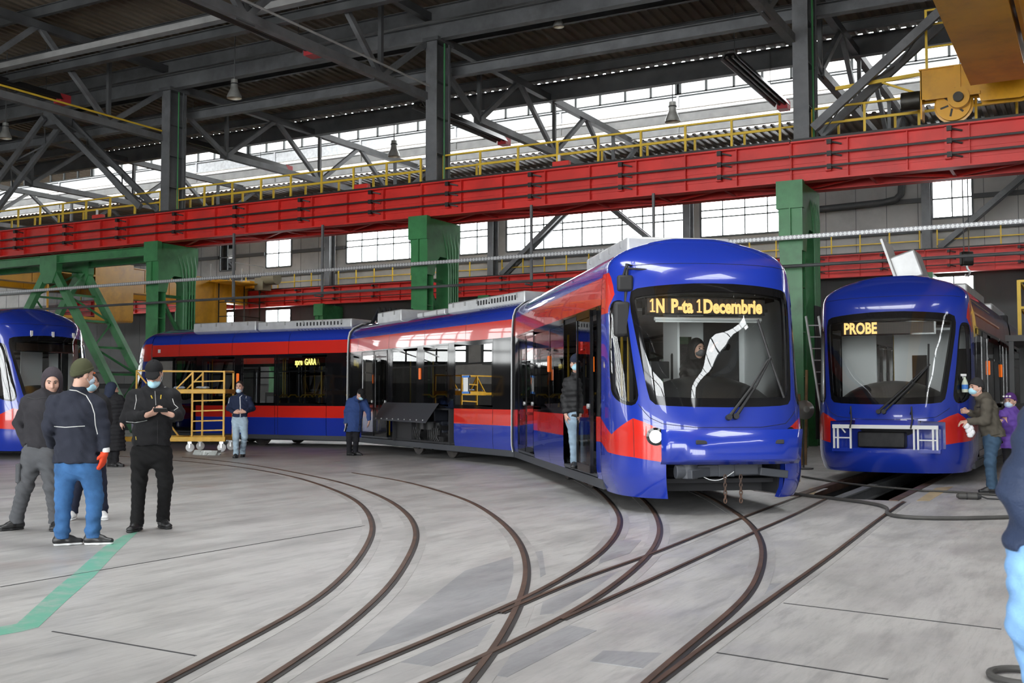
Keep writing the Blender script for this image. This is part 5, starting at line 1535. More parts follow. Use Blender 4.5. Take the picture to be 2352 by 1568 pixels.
# things by the green column right of the front tram
a_, b_ = at(1851, 726, 27.6), at(1888, 900, 27.2); b_.z = 0; b_ = at(1900, 985, 26.8); b_.z = 0
r = empty('ladder', b_, 0, 'aluminium ladder leaning on the green column right of the front tram', 'ladder')
sd = Vector((math.cos(YAW), math.sin(YAW), 0)) * .32
for s in (0, 1): MB().bar(b_ + sd * s, a_ + sd * s, .025, .07).build('rail', M['galv'], r, True)
for i in range(11):
    t = (i + .7) / 11.5; MB().bar(b_.lerp(a_, t), b_.lerp(a_, t) + sd, .025).build('rung', M['galv'], r, True)
p = at(1848, 941, 20.6)
r = empty('floor_lamp', (p.x, p.y, 0), YAW, 'grey metal bowl work lamp on a stand beside the front tram panel', 'lamp')
MB().lathe([(.0, .16), (.06, .15), (.14, .07), (.185, 0), (.175, 0), (.13, .06), (.05, .13), (0, .14)], (0, 0, p.z), 32, 0, Matrix.Rotation(R(85), 3, 'X')).build('reflector_bowl', M['bell'], r)
MB().ball((0, -.02, p.z), .05, 12).build('bulb', M['white'], r)
mb = MB(); mb.cyl((0, .12, 0.03), (0, .12, p.z + .02), .015, n=8); mb.cyl((0, .12, 0), (0, .12, .03), .18, n=20); mb.build('stand', M['steel_d'], r)
for i, (px, py, w_, lab) in enumerate(((1853, 850, .05, 'wooden broom handle leaning by the green column'), (1834, 905, .07, 'wide wooden board leaning beside the broom handle'))):
    t_ = at(px, py, 22.5); f_ = at(px + (4 if i else -6), py, 22.0); f_.z = 0
    o = MB().bar(f_, t_, w_, .03 if i else .05, up=(0, 1, 0)).build('wooden_board' if i else 'broom', M['wood']); tag(o, lab, 'board' if i else 'broom')
# work platform beside the right tram
F_ = lambda px, py, d: at(px, py, d)
r0 = F_(2300, 770, 21.5); r0.x = FR.O.x + 1.45
r = empty('work_platform', (r0.x, r0.y, 0), 0, 'dark raised work platform along the side of the right tram', 'platform')
mb = MB(); mb.bb(r0.x - .1, r0.x + 1.4, r0.y, r0.y + 7, r0.z - .12, r0.z); mb.build('deck', M['steel_d'], r, True)
mb = MB()
for y in (r0.y + .1, r0.y + 3, r0.y + 6.8):
    for x in (r0.x, r0.x + 1.3): mb.bar((x, y, 0), (x, y, r0.z - .1), .09)
mb.bar((r0.x, r0.y + .1, 1.2), (r0.x, r0.y + 6.8, 1.2), .06); mb.build('post_frame', M['steel_d'], r, True)
mb = MB(); yy = r0.y + .2; xr = F_(2341, 700, 21.5).x
for x in (xr, xr + .9): mb.bar((x, yy, r0.z), (x, yy, r0.z + 1.1), .07)
for z in (.55, 1.08): mb.bar((xr, yy, r0.z + z), (xr + .9, yy, r0.z + z), .05); mb.bar((xr, yy, r0.z + z), (xr, yy + 6, r0.z + z), .05)
mb.build('yellow_guard', M['yellow'], r, True)
# wash bottle on the sill of the quarter window
p = at(2190, 872, 16.0)
# paper notice on the middle section
Pm = F2.w(-2.0, -1.212, 0); r = empty('paper_notice', F2.w(-2.0, -1.213, 1.63), F2.ang, 'white paper notice fixed with blue tape on a window of the middle section', 'paper')
MB().box((0, 0, 0), (.22, .004, .32)).build('sheet', M['white'], r); tp = mat('blue_tape', (.05, .2, .6), .6)
for z in (-.17, .17): MB().box((0, -.002, z), (.33, .006, .045)).build('tape', tp, r)
# workbench and cabinets far left, behind the bracing
for i, (px, w_, h_, d_, lab, m_) in enumerate(((275, 1.6, 1.9, 45, 'dark equipment cabinet behind the green bracing', 'rubber'), (228, 1.2, 1.5, 46, 'grey machine behind the green bracing left of the cabinet', 'steel'))):
    p = at(px, 900, d_); p.z = 0; r = empty('machine_cabinet', p, YAW, lab, 'cabinet')
    MB().bb(-w_ / 2, w_ / 2, -.4, .4, .1, h_).build('body', M[m_], r, bevel=.03); MB().bb(-w_ / 2 + .1, w_ / 2 - .1, -.43, -.4, .3, h_ - .2).build('door', M['steel_d'], r); MB().bb(-w_ / 2, w_ / 2, -.38, .38, 0, .1).build('plinth', M['rubber'], r)
p = at(300, 900, 37); p.z = 0; r = empty('work_bench', p, YAW, 'long green steel bench behind the black jacketed man', 'bench')
MB().bb(-2.4, 1.2, -.4, .4, 1.05, 1.13).build('top', M['green'], r)
for x in (-2.3, -.6, 1.1):
    for y in (-.35, .35): MB().bar((x, y, 0), (x, y, 1.05), .07).build('leg', M['green'], r)
MB().bb(-2.4, 1.2, -.38, .38, .5, .54).build('shelf', M['galv'], r)
# ================================================================== PEOPLE
class SDF:
    """distance field on a grid; shapes are blended in, then skinned as one continuous surface"""
    def __init__(s, lo, hi, res):
        s.lo = np.array(lo, float); s.res = res
        n_ = np.ceil((np.array(hi) - s.lo) / res).astype(int) + 1
        s.ax = [s.lo[i] + res * np.arange(n_[i]) for i in range(3)]
        s.f = np.full(tuple(n_), 0.25, np.float32)

    def _sub(s, lo, hi, m):
        sl = []
        for i in range(3):
            a = int(np.clip(math.floor((lo[i] - m - s.lo[i]) / s.res), 0, len(s.ax[i]))); b_ = int(np.clip(math.ceil((hi[i] + m - s.lo[i]) / s.res) + 1, 0, len(s.ax[i])))
            if b_ <= a: return None
            sl.append(slice(a, b_))
        g = np.meshgrid(s.ax[0][sl[0]], s.ax[1][sl[1]], s.ax[2][sl[2]], indexing='ij', sparse=True)
        return tuple(sl), g

    def _put(s, sl, d, k, sub=False):
        a = s.f[sl]
        if sub:
            h = np.clip(.5 - .5 * (a + d) / k, 0, 1); s.f[sl] = a * (1 - h) - d * h + k * h * (1 - h)
        else:
            h = np.clip(.5 + .5 * (a - d) / k, 0, 1); s.f[sl] = a * (1 - h) + d * h - k * h * (1 - h)

    def cone(s, a, b_, ra, rb, k=.02, sub=False):
        a = np.array(a, float); b_ = np.array(b_, float); r_ = max(ra, rb)
        q_ = s._sub(np.minimum(a, b_) - r_, np.maximum(a, b_) + r_, .06 + k)
        if q_ is None: return
        sl, (X, Y, Z) = q_; d = b_ - a; L = max(d.dot(d), 1e-9)
        t = np.clip(((X - a[0]) * d[0] + (Y - a[1]) * d[1] + (Z - a[2]) * d[2]) / L, 0, 1)
        D = np.sqrt((X - a[0] - t * d[0]) ** 2 + (Y - a[1] - t * d[1]) ** 2 + (Z - a[2] - t * d[2]) ** 2) - (ra + (rb - ra) * t)
        s._put(sl, D, k, sub)

    def econe(s, a, b_, A, B, xd, k=.03):
        """elliptical tapered limb; A and B are (half width along xd, half depth) at its ends"""
        a = np.array(a, float); b_ = np.array(b_, float); r_ = max(*A, *B)
        q_ = s._sub(np.minimum(a, b_) - r_, np.maximum(a, b_) + r_, .06 + k)
        if q_ is None: return
        sl, (X, Y, Z) = q_; d = b_ - a; Ln = math.sqrt(d.dot(d)); w_ = d / Ln
        u = np.array(xd, float); u = u - w_ * u.dot(w_); u /= np.linalg.norm(u); v = np.cross(w_, u)
        px, py, pz = X - a[0], Y - a[1], Z - a[2]
        al = px * w_[0] + py * w_[1] + pz * w_[2]; t = np.clip(al / Ln, 0, 1); ex = al - t * Ln
        cu = px * u[0] + py * u[1] + pz * u[2]; cv = px * v[0] + py * v[1] + pz * v[2]
        rx = A[0] + (B[0] - A[0]) * t; ry = A[1] + (B[1] - A[1]) * t; m_ = np.minimum(rx, ry)
        D = (np.sqrt((cu / rx) ** 2 + (cv / ry) ** 2 + (ex / m_) ** 2) - 1) * m_
        s._put(sl, D, k)

    def ell(s, c, r_, rot=None, k=.02, sub=False):
        c = np.array(c, float); m_ = max(r_)
        q_ = s._sub(c - m_, c + m_, .05 + k)
        if q_ is None: return
        sl, (X, Y, Z) = q_; px, py, pz = X - c[0], Y - c[1], Z - c[2]
        if rot is not None:
            Q = np.array(rot).T
            px, py, pz = (Q[i][0] * px + Q[i][1] * py + Q[i][2] * pz for i in range(3))
        k0 = np.sqrt((px / r_[0]) ** 2 + (py / r_[1]) ** 2 + (pz / r_[2]) ** 2)
        k1 = np.sqrt((px / r_[0] ** 2) ** 2 + (py / r_[1] ** 2) ** 2 + (pz / r_[2] ** 2) ** 2)
        s._put(sl, k0 * (k0 - 1) / np.maximum(k1, 1e-6), k, sub)

    def cut(s, p, n_):
        """removes everything on the side of the plane the normal points to"""
        X, Y, Z = np.meshgrid(*s.ax, indexing='ij', sparse=True); n_ = np.array(n_, float); n_ /= np.linalg.norm(n_)
        s.f = np.maximum(s.f, ((X - p[0]) * n_[0] + (Y - p[1]) * n_[1] + (Z - p[2]) * n_[2]).astype(np.float32))

    def ripple(s, fn):
        X, Y, Z = np.meshgrid(*s.ax, indexing='ij', sparse=True); s.f = s.f + fn(X, Y, Z).astype(np.float32)

    def mesh(s):
        f = s.f.copy(); f[0], f[-1] = 1, 1; f[:, 0], f[:, -1] = 1, 1; f[:, :, 0], f[:, :, -1] = 1, 1
        ins = f < 0; nx, ny, nz = f.shape
        acc = np.zeros((nx - 1, ny - 1, nz - 1, 3), np.float32); cnt = np.zeros((nx - 1, ny - 1, nz - 1), np.float32)
        for ax in range(3):
            o1 = [slice(0, -1) if i == ax else slice(None) for i in range(3)]; o2 = [slice(1, None) if i == ax else slice(None) for i in range(3)]
            fa, fb = f[tuple(o1)], f[tuple(o2)]; cr_ = (fa < 0) != (fb < 0); I = np.argwhere(cr_)
            if len(I) == 0: continue
            t = fa[cr_] / (fa[cr_] - fb[cr_]); P = I.astype(np.float32); P[:, ax] += t
            ot = [i for i in range(3) if i != ax]
            for da in (0, -1):
                for db in (0, -1):
                    J = I.copy(); J[:, ot[0]] += da; J[:, ot[1]] += db
                    ok = (J >= 0).all(1) & (J[:, 0] < nx - 1) & (J[:, 1] < ny - 1) & (J[:, 2] < nz - 1)
                    J = J[ok]; np.add.at(acc, (J[:, 0], J[:, 1], J[:, 2]), P[ok]); np.add.at(cnt, (J[:, 0], J[:, 1], J[:, 2]), 1)
        act = cnt > 0; idx = np.full(cnt.shape, -1, int); idx[act] = np.arange(act.sum())
        V = acc[act] / cnt[act][:, None] * s.res + s.lo
        F_ = []
        for ax in range(3):
            o1 = [slice(0, -1) if i == ax else slice(None) for i in range(3)]; o2 = [slice(1, None) if i == ax else slice(None) for i in range(3)]
            cr_ = ins[tuple(o1)] != ins[tuple(o2)]; I = np.argwhere(cr_); ot = [i for i in range(3) if i != ax]
            I = I[(I[:, ot[0]] > 0) & (I[:, ot[1]] > 0) & (I[:, ot[0]] < f.shape[ot[0]] - 1) & (I[:, ot[1]] < f.shape[ot[1]] - 1)]
            q4 = []
            for da, db in ((0, 0), (-1, 0), (-1, -1), (0, -1)):
                J = I.copy(); J[:, ot[0]] += da; J[:, ot[1]] += db; q4.append(idx[J[:, 0], J[:, 1], J[:, 2]])
            Q = np.stack(q4, 1); fl_ = ins[tuple(o1)][I[:, 0], I[:, 1], I[:, 2]]
            if ax == 1: fl_ = ~fl_
            Q[~fl_] = Q[~fl_][:, ::-1]; F_.append(Q[(Q >= 0).all(1)])
        return V, np.concatenate(F_)

    def obj(s, name, m_, parent=None, smooth=1):
        V, F_ = s.mesh()
        me = bpy.data.meshes.new(name)
        me.vertices.add(len(V)); me.loops.add(len(F_) * 4); me.polygons.add(len(F_))
        if smooth:
            for _ in range(smooth):
                A = np.zeros_like(V); c = np.zeros(len(V))
                for i in range(4):
                    for j in (1, 3):
                        np.add.at(A, F_[:, i], V[F_[:, (i + j) % 4]]); np.add.at(c, F_[:, i], 1)
                V = V * .5 + .5 * A / np.maximum(c, 1)[:, None]
        me.vertices.foreach_set('co', V.astype(np.float32).ravel()); me.loops.foreach_set('vertex_index', F_.ravel().astype(np.int32))
        me.polygons.foreach_set('loop_start', np.arange(0, len(F_) * 4, 4, dtype=np.int32)); me.polygons.foreach_set('use_smooth', np.ones(len(F_), bool))
        me.update(calc_edges=True); me.validate()
        me.materials.append(m_); o = bpy.data.objects.new(name, me); link(o, parent); return o


def cloth(name, col, rough=.85, bump=.25, bs=120, var=.12, sheen=0):
    m_ = mat(name, col, rough, var=var, scale=7, bump=bump, bscale=bs, spec=.25)
    return m_


M['skin'] = mat('skin', (.56, .33, .25), .5, var=.08, scale=14)
M['skin_p'] = mat('pale_skin', (.62, .40, .32), .5, var=.08, scale=14)
M['mask'] = mat('surgical_mask_blue', (.40, .66, .78), .8)
M['maskw'] = mat('mask_pale_blue', (.55, .70, .85), .8)
M['hair'] = mat('dark_hair', (.022, .015, .012), .6, bump=.5, bscale=90)
M['shoe'] = mat('black_shoe_leather', (.02, .02, .021), .4)
M['eye'] = mat('eye', (.05, .04, .035), .2)
M['brow'] = mat('eyebrow', (.05, .035, .025), .8)


def rotz(d): return np.array([[math.cos(d), -math.sin(d), 0], [math.sin(d), math.cos(d), 0], [0, 0, 1]])
def rotx(d): return np.array([[1, 0, 0], [0, math.cos(d), -math.sin(d)], [0, math.sin(d), math.cos(d)]])
def rotye(d): return np.array([[math.cos(d), 0, math.sin(d)], [0, 1, 0], [-math.sin(d), 0, math.cos(d)]])


def unit(v): v = np.array(v, float); return v / max(np.linalg.norm(v), 1e-9)


def hand(S_, W, d, pn, curl=.5, side=1, sz=1.0, r_=.0092):
    """palm, four fingers of unequal length and a thumb; d runs to the fingers, pn is the palm side, side picks the thumb edge"""
    d = unit(d); pn = np.array(pn, float); pn = unit(pn - d * pn.dot(d)); ac = np.cross(d, pn) * side     # across, towards the thumb
    W = np.array(W, float); pl = .088 * sz
    tips = []
    for i, (o, L) in enumerate(((.030, .072), (.010, .080), (-.010, .074), (-.029, .058))):
        b0 = W + ac * o * .55 * sz + d * .012; k_ = W + ac * o * sz + d * pl * (1 - .06 * abs(i - 1))
        S_.cone(b0, k_, .017 * sz, .0135 * sz, .012)
        p = k_; dd = d.copy(); c = curl * (1 + .12 * i)
        for f, q_ in ((.45, .9), (.32, 1.1), (.23, .8)):
            a = c * q_ * .75; dd = unit(dd * math.cos(a) + pn * math.sin(a)) if True else dd
            p2 = p + dd * L * f * sz; S_.cone(p, p2, r_ * sz, r_ * .9 * sz, .005); p = p2
        tips.append(p)
    t0 = W + ac * .022 * sz + d * .022 * sz; t1 = t0 + (ac * .65 + d * .6 + pn * .3) * .042 * sz; t2 = t1 + unit(ac * .15 + d * .8 + pn * (.35 + curl * .4)) * .034 * sz; t3 = t2 + unit(d * .8 + pn * (.3 + curl * .5)) * .026 * sz
    S_.cone(t0, t1, .016 * sz, .012 * sz, .012); S_.cone(t1, t2, .0115 * sz, .0105 * sz, .006); S_.cone(t2, t3, .0105 * sz, .009 * sz, .005)
    return tips


class Person:
    def __init__(s, label, D, px0, face=0, res=.011, skin='skin', name='person', base=0.0, cat='person'):
        s.D, s.px0, s.sc, s.res, s.base = D, px0, D / FPX, res, base
        s.label = label; s.skin = M[skin]
        p = at(px0, 909.5, D); s.org = Vector((p.x, p.y, base)); s.j = {}
        s.kids = []

    def P(s, px, py, dy=0.0):
        k = (s.D + dy) / FPX
        return np.array([(px - 1176) * k - (s.px0 - 1176) * s.sc, dy, CAMH - s.base + (909.5 - py) * k])

    def set(s, **k):
        for n_, v in k.items(): s.j[n_] = s.P(*v)
        return s

    def field(s, pad=.2, zlo=None, zhi=None, names=None, res=None):
        pts = np.array([s.j[n_] for n_ in (names or s.j)]); lo = pts.min(0) - pad; hi = pts.max(0) + pad
        if zlo is not None: lo[2] = zlo
        if zhi is not None: hi[2] = zhi
        lo[2] = max(lo[2], -.01)
        return SDF(lo, hi, res or s.res)

    # -- anatomy -----------------------------------------------------------
    def headrot(s):
        yaw, pit, roll = s.hr
        return rotz(R(yaw)) @ rotx(R(pit)) @ rotye(R(roll))

    def build_body(s, yaw=0, pitch=0, roll=0, hands=None, girth=1.0, hs=1.0):
        j = s.j
        for a in 'ab':      # feet on the floor
            if s.base == 0 and -.06 < j['n' + a][2] - .11 < .09: j['n' + a][2] = .11
        s.hr = (yaw, pitch, roll); s.hs = hs; H = j['head']; Q = s.headrot(); s.Q = Q
        h = lambda x, y, z: H + Q @ (np.array([x, y, z]) * hs)
        s.h = h
        F_ = s.field(.16)
        sh = (j['sa'] + j['sb']) / 2; hp = (j['ha'] + j['hb']) / 2; xd = j['sb'] - j['sa']; s.xd = xd
        ch = sh * .72 + hp * .28 + np.array([0, 0, -.02]); wa = sh * .35 + hp * .65
        F_.econe(hp, wa, (.135, .10), (.125, .09), xd, .05); F_.econe(wa, ch, (.125, .09), (.15, .105), xd, .05); F_.econe(ch, sh + [0, 0, -.03], (.15, .105), (.13, .075), xd, .05)
        F_.cone(sh + [0, 0, -.02], h(0, .02, -.10), .062, .056, .03)
        for a in 'ab':
            F_.cone(j['s' + a] * .85 + sh * .15 + [0, 0, -.03], j['e' + a], .048, .039, .03); F_.cone(j['e' + a], j['w' + a], .039, .026, .015)
            F_.cone(j['h' + a] + [0, 0, -.02], j['k' + a], .075, .05, .04); F_.cone(j['k' + a], j['n' + a], .05, .034, .02)
            F_.cone(j['n' + a], j['n' + a] + [0, 0, -.03], .034, .03, .01)
        # head
        F_.ell(h(0, .012, .022), (.077 * hs, .096 * hs, .098 * hs), Q, .02)
        F_.ell(h(0, -.022, -.055), (.058 * hs, .068 * hs, .066 * hs), Q, .04)
        F_.ell(h(0, -.062, -.098), (.026 * hs, .024 * hs, .02 * hs), Q, .03)
        for sx in (-1, 1):
            F_.ell(h(.036 * sx, -.058, -.03), (.026 * hs, .028 * hs, .03 * hs), Q, .025)       # cheek
            F_.ell(h(.031 * sx, -.097, .010), (.021 * hs, .016 * hs, .012 * hs), Q, .012, True)   # eye socket
            F_.ell(h(.078 * sx, .012, -.018), (.011 * hs, .022 * hs, .034 * hs), Q, .008)
            F_.cone(h(.012 * sx, -.086, .030), h(.05 * sx, -.074, .028), .011, .009, .014)
        F_.cone(h(0, -.090, .016), h(0, -.112, -.028), .010, .015, .012); F_.cone(h(-.013, -.096, -.034), h(.013, -.096, -.034), .009, .009, .01)
        F_.cone(h(-.02, -.088, -.062), h(.02, -.088, -.062), .007, .007, .008); F_.cone(h(-.016, -.086, -.074), h(.016, -.086, -.074), .0075, .0075, .008); F_.cone(h(-.02, -.098, -.068), h(.02, -.098, -.068), .0025, .0025, .004, True)
        for a in 'ab':
            hd = (hands or {}).get(a)
            if hd is None: continue
            W = j['w' + a]; d = hd.get('d'); d = unit(np.array(d, float)) if d is not None else unit(W - j['e' + a])
            F_.cone(W, W + d * .02, .026, .024, .015); s.tips = hand(F_, W + d * .012, d, hd.get('n', (0, 1, 0)), hd.get('curl', .45), hd.get('side', 1), hd.get('sz', 1.0))
        s.body = F_.obj('person', s.skin, None)
        s.body.location = s.org; s.body.rotation_euler = (0, 0, YAW); tag(s.body, s.label, 'person')
        if not getattr(s, 'noeyes', False):
            for sx in (-1, 1):
                MB().ball(h(.031 * sx, -.0775, .009), .0115 * hs, 10).build('eye', M['eye'], s.body)
                MB().tube([h(.014 * sx, -.098, .031), h(.032 * sx, -.094, .037), h(.05 * sx, -.082, .031)], [.004, .005, .003], 6).build('eyebrow', M['brow'], s.body)
        return s

    # -- clothes -----------------------------------------------------------
    def jacket(s, m_, hem, hemw=.19, hemd=.14, bulk=1.0, chest=.19, collar=True, puff=0.0, wr=.006, sleeve=.062, cuff=.045, name='jacket', open_front=False, hemtilt=(0, 0, -1), hemoff=(0, 0, 0), res=None, collar_h=.05):
        j = s.j; F_ = s.field(.24, zlo=hem - .05, names=[k for k in j if k[0] in 'sewh' ], res=res)
        sh = (j['sa'] + j['sb']) / 2; hp = (j['ha'] + j['hb']) / 2; xd = s.xd; b_ = bulk
        hb = hp + (hp - sh) * max(0, (hp[2] - hem) / max(.05, sh[2] - hp[2])) + np.array(hemoff); wa = sh * .4 + hp * .6; ch = sh * .75 + hp * .25
        F_.econe(hb, wa, (hemw * b_, hemd * b_), (.17 * b_, .132 * b_), xd, .05); F_.econe(wa, ch, (.17 * b_, .132 * b_), (chest * b_, .142 * b_), xd, .06); F_.econe(ch, sh + [0, 0, -.015], (chest * b_, .142 * b_), (.125 * b_, .08 * b_), xd, .06)
        for a in 'ab':
            F_.cone(sh + [0, 0, .03], j['s' + a] + [0, 0, -.045], .07, .062, .05); F_.cone(j['s' + a] * .97 + sh * .03 + [0, 0, -.045], j['e' + a], (sleeve + .010) * b_, sleeve * b_, .05); F_.cone(j['e' + a], j['w' + a], sleeve * b_, cuff * b_, .02)
        if collar: F_.cone(sh + [0, 0, .0], sh * .25 + s.h(0, .02, -.13) * .75 + [0, 0, collar_h - .05], .085, .074, .03)
        F_.cut((0, 0, hem), hemtilt)
        for a in 'ab':     # clean cuffs
            d = unit(j['w' + a] - j['e' + a]); c = j['w' + a] + d * .012
            sl = F_._sub(c - .08, c + .08, .0)
            if sl:
                (ix, g) = sl; X, Y, Z = g; dd = (X - c[0]) * d[0] + (Y - c[1]) * d[1] + (Z - c[2]) * d[2]; rr = np.sqrt((X - c[0]) ** 2 + (Y - c[1]) ** 2 + (Z - c[2]) ** 2)
                F_.f[ix] = np.where(rr < .085, np.maximum(F_.f[ix], dd), F_.f[ix])
        ph = rnd.uniform(0, 6)
        if puff: F_.ripple(lambda X, Y, Z: -puff * np.abs(np.sin(Z * 42 + .6 * np.sin(X * 9 + ph))) + puff * .5)
        if wr: F_.ripple(lambda X, Y, Z: wr * (np.sin(X * 31 + Z * 22 + 2.2 * np.sin(Y * 17 + Z * 9 + ph)) * np.sin(Z * 27 - X * 13 + 1.7 * np.sin(Z * 11 + X * 19 + ph)) + .5 * np.sin(Z * 63 + X * 40 + 3 * np.sin(X * 21 + ph))))
        s.coat = F_.obj(name, m_, s.body); return s.coat

    def trousers(s, m_, top=None, loose=1.0, wr=.006, cuffz=.075, name='trousers', hipw=.165):
        j = s.j; names = [k for k in j if k[0] in 'hkn' and k != 'head']; F_ = s.field(.2, names=names)
        hp = (j['ha'] + j['hb']) / 2; xd = j['hb'] - j['ha']
        F_.econe(hp + [0, 0, .10], hp + [0, 0, -.06], (hipw - .02, .12), (hipw, .125), xd, .04)
        for a in 'ab':
            H, K, N_ = j['h' + a], j['k' + a], j['n' + a]
            F_.cone(H + [0, 0, -.04], K, .098 * loose, .07 * loose, .045); F_.cone(K, N_ + [0, 0, .02], .069 * loose, .058 * loose, .03); F_.cone(N_ + [0, 0, .03], N_ + [0, 0, -.05], .06 * loose, .063 * loose, .02)
        ph = rnd.uniform(0, 6)
        F_.ripple(lambda X, Y, Z: wr * (np.sin(Z * 55 + 2.6 * np.sin(X * 19 + Y * 15 + ph) + X * 22) * np.clip(.35 + .65 * np.sin(Z * 8 + ph), .1, 1) * .8 + .45 * np.sin(Z * 95 + X * 45 + 2 * np.sin(Y * 30 + ph))))
        for a in 'ab':
            N_ = j['n' + a]; z = N_[2] - .045
            sl = F_._sub(N_ - .12, N_ + .12, 0)
            if sl: F_.f[sl[0]] = np.maximum(F_.f[sl[0]], z - sl[1][2] + 0 * sl[1][0] + 0 * sl[1][1])
        return F_.obj(name, m_, s.body)

    def shoes(s, m_, ta=0, tb=0, sole=None, pa=0, pb=0, L=.27):
        for a, yaw, pit in (('a', ta, pa), ('b', tb, pb)):
            N_ = s.j['n' + a]; Q = rotz(R(yaw)) @ rotx(R(pit)); c = N_ + np.array([0, 0, -.075])
            F_ = SDF(c - .25, c + .25, min(s.res, .010)); g = lambda x, y, z: N_ + Q @ np.array([x, y, z])
            F_.econe(g(0, .05, -.062), g(0, -.06, -.066), (.040, .036), (.046, .032), Q @ [1, 0, 0], .02); F_.econe(g(0, -.06, -.066), g(0, -.165, -.074), (.046, .032), (.040, .024), Q @ [1, 0, 0], .02)
            F_.cone(g(0, .02, .0), g(0, .02, -.05), .046, .045, .025); F_.cone(g(0, -.03, -.035), g(0, -.09, -.052), .036, .03, .02)
            F_.cut(g(0, 0, -.098), Q @ [0, 0, -1]); so = F_.obj('shoe', m_, s.body)
            G = SDF(c - .25, c + .25, min(s.res, .010)); G.econe(g(0, .052, -.094), g(0, -.06, -.094), (.042, .022), (.049, .022), Q @ [1, 0, 0], .02); G.econe(g(0, -.06, -.094), g(0, -.168, -.094), (.049, .022), (.041, .020), Q @ [1, 0, 0], .02)
            G.cut(g(0, 0, -.110), Q @ [0, 0, -1]); G.cut(g(0, 0, -.086), Q @ [0, 0, 1]); G.obj('sole', sole or M['rubber'], so)

    def _hf(s, pad=.2, res=None): H = s.j['head']; return SDF(H - pad, H + pad, res or min(s.res, .009))

    def maskon(s, m_, low=0.0):
        F_ = s._hf(); hs = s.hs; Q = s.Q
        F_.ell(s.h(0, -.058, -.050 - low), (.064 * hs, .064 * hs, .050 * hs), Q, .02); F_.ell(s.h(0, -.10, -.030 - low), (.022 * hs, .022 * hs, .03 * hs), Q, .03)
        F_.cut(s.h(0, -.032, 0), Q @ [0, 1, 0])
        F_.ripple(lambda X, Y, Z: .0015 * np.sin(Z * 260)); o = F_.obj('face_mask', m_, s.body)
        for sx in (-1, 1): MB().tube([s.h(.058 * sx, -.045, -.03 - low), s.h(.076 * sx, -.01, -.005 - low * .4), s.h(.083 * sx, .022, -.012), s.h(.076 * sx, -.005, -.05 - low * .5), s.h(.055 * sx, -.04, -.075 - low)], .0025, 5).build('ear_loop', M['white'], o)

    def hairdo(s, m_=None):
        F_ = s._hf(); hs = s.hs
        F_.ell(s.h(0, .016, .03), (.084 * hs, .102 * hs, .104 * hs), s.Q, .02); F_.cut(s.h(0, -.055, .075), s.Q @ [0, -1, -.55]); F_.cut(s.h(0, .05, -.07), s.Q @ [0, .0, -1])
        F_.ell(s.h(0, -.1, -.03), (.10 * hs, .095 * hs, .1 * hs), s.Q, .01, True); F_.ripple(lambda X, Y, Z: .003 * np.sin(X * 180) * np.sin(Y * 150 + Z * 120)); return F_.obj('hair', m_ or M['hair'], s.body)

    def cap(s, m_, brim=True):
        F_ = s._hf(); hs = s.hs
        F_.ell(s.h(0, .014, .034), (.090 * hs, .108 * hs, .104 * hs), s.Q, .02); F_.cut(s.h(0, 0, .028), s.Q @ [0, -.3, -1])
        if brim:
            G = s._hf(.26); G.ell(s.h(0, -.10, .038), (.078 * hs, .088 * hs, .026 * hs), s.Q @ rotx(R(12)), .01); G.ell(s.h(0, -.10, .018), (.10 * hs, .11 * hs, .026 * hs), s.Q @ rotx(R(12)), .006, True)
        o = F_.obj('cap', m_, s.body)
        if brim: G.obj('cap_brim', m_, o)
        MB().ball(s.h(0, .014, .138), .009 * hs, 8).build('cap_button', m_, o); return o

    def beanie(s, m_, band=None, ht=.112):
        F_ = s._hf(); hs = s.hs
        F_.ell(s.h(0, .014, .026), (.089 * hs, .108 * hs, ht * hs), s.Q, .02); F_.cut(s.h(0, 0, .012), s.Q @ [0, -.55, -1]); o = F_.obj('beanie', m_, s.body)
        G = s._hf(); G.ell(s.h(0, .014, .026), (.094 * hs, .113 * hs, (ht + .003) * hs), s.Q, .02); G.cut(s.h(0, 0, .010), s.Q @ [0, -.55, -1]); G.cut(s.h(0, 0, .052), s.Q @ [0, .45, 1]); G.obj('beanie_cuff', band or m_, o); return o

    def hood(s, m_, up=True):
        F_ = s._hf(.26); hs = s.hs
        F_.ell(s.h(0, .028, .015), (.104 * hs, .118 * hs, .128 * hs), s.Q, .03); F_.cone(s.h(0, .03, -.08), s.h(0, .04, -.15), .10, .105, .05)
        F_.ell(s.h(0, -.09, -.028), (.075 * hs, .13 * hs, .10 * hs), s.Q, .02, True); F_.cut(s.h(0, 0, -.17), (0, 0, -1)); return F_.obj('hood', m_, s.body)

    def line(s, target, pxs, r_, m_, name='piping'):
        """thin strip laid on the surface of a garment along points seen in the photograph"""
        from mathutils.bvhtree import BVHTree
        me = target.data; bv = BVHTree.FromPolygons([v.co for v in me.vertices], [p.vertices[:] for p in me.polygons])
        Mi = Matrix.LocRotScale(s.org, s.body.rotation_euler, None).inverted(); o_ = Mi @ CAMP; R3 = Mi.to_3x3(); pts = []
        D_ = densify(pxs, 4, False) + [pxs[-1]]
        for p in D_:
            hit = bv.ray_cast(o_, (R3 @ ray(*p)).normalized())
            if hit[0] is not None and (not pts or (hit[0] - pts[-1]).length < .15): pts.append(hit[0])
        if len(pts) > 1: return MB().tube(pts, r_, 6).build(name, m_, target)


rel = lambda **k: dict(dict(curl=.45, n=(0, 1, 0)), **k)
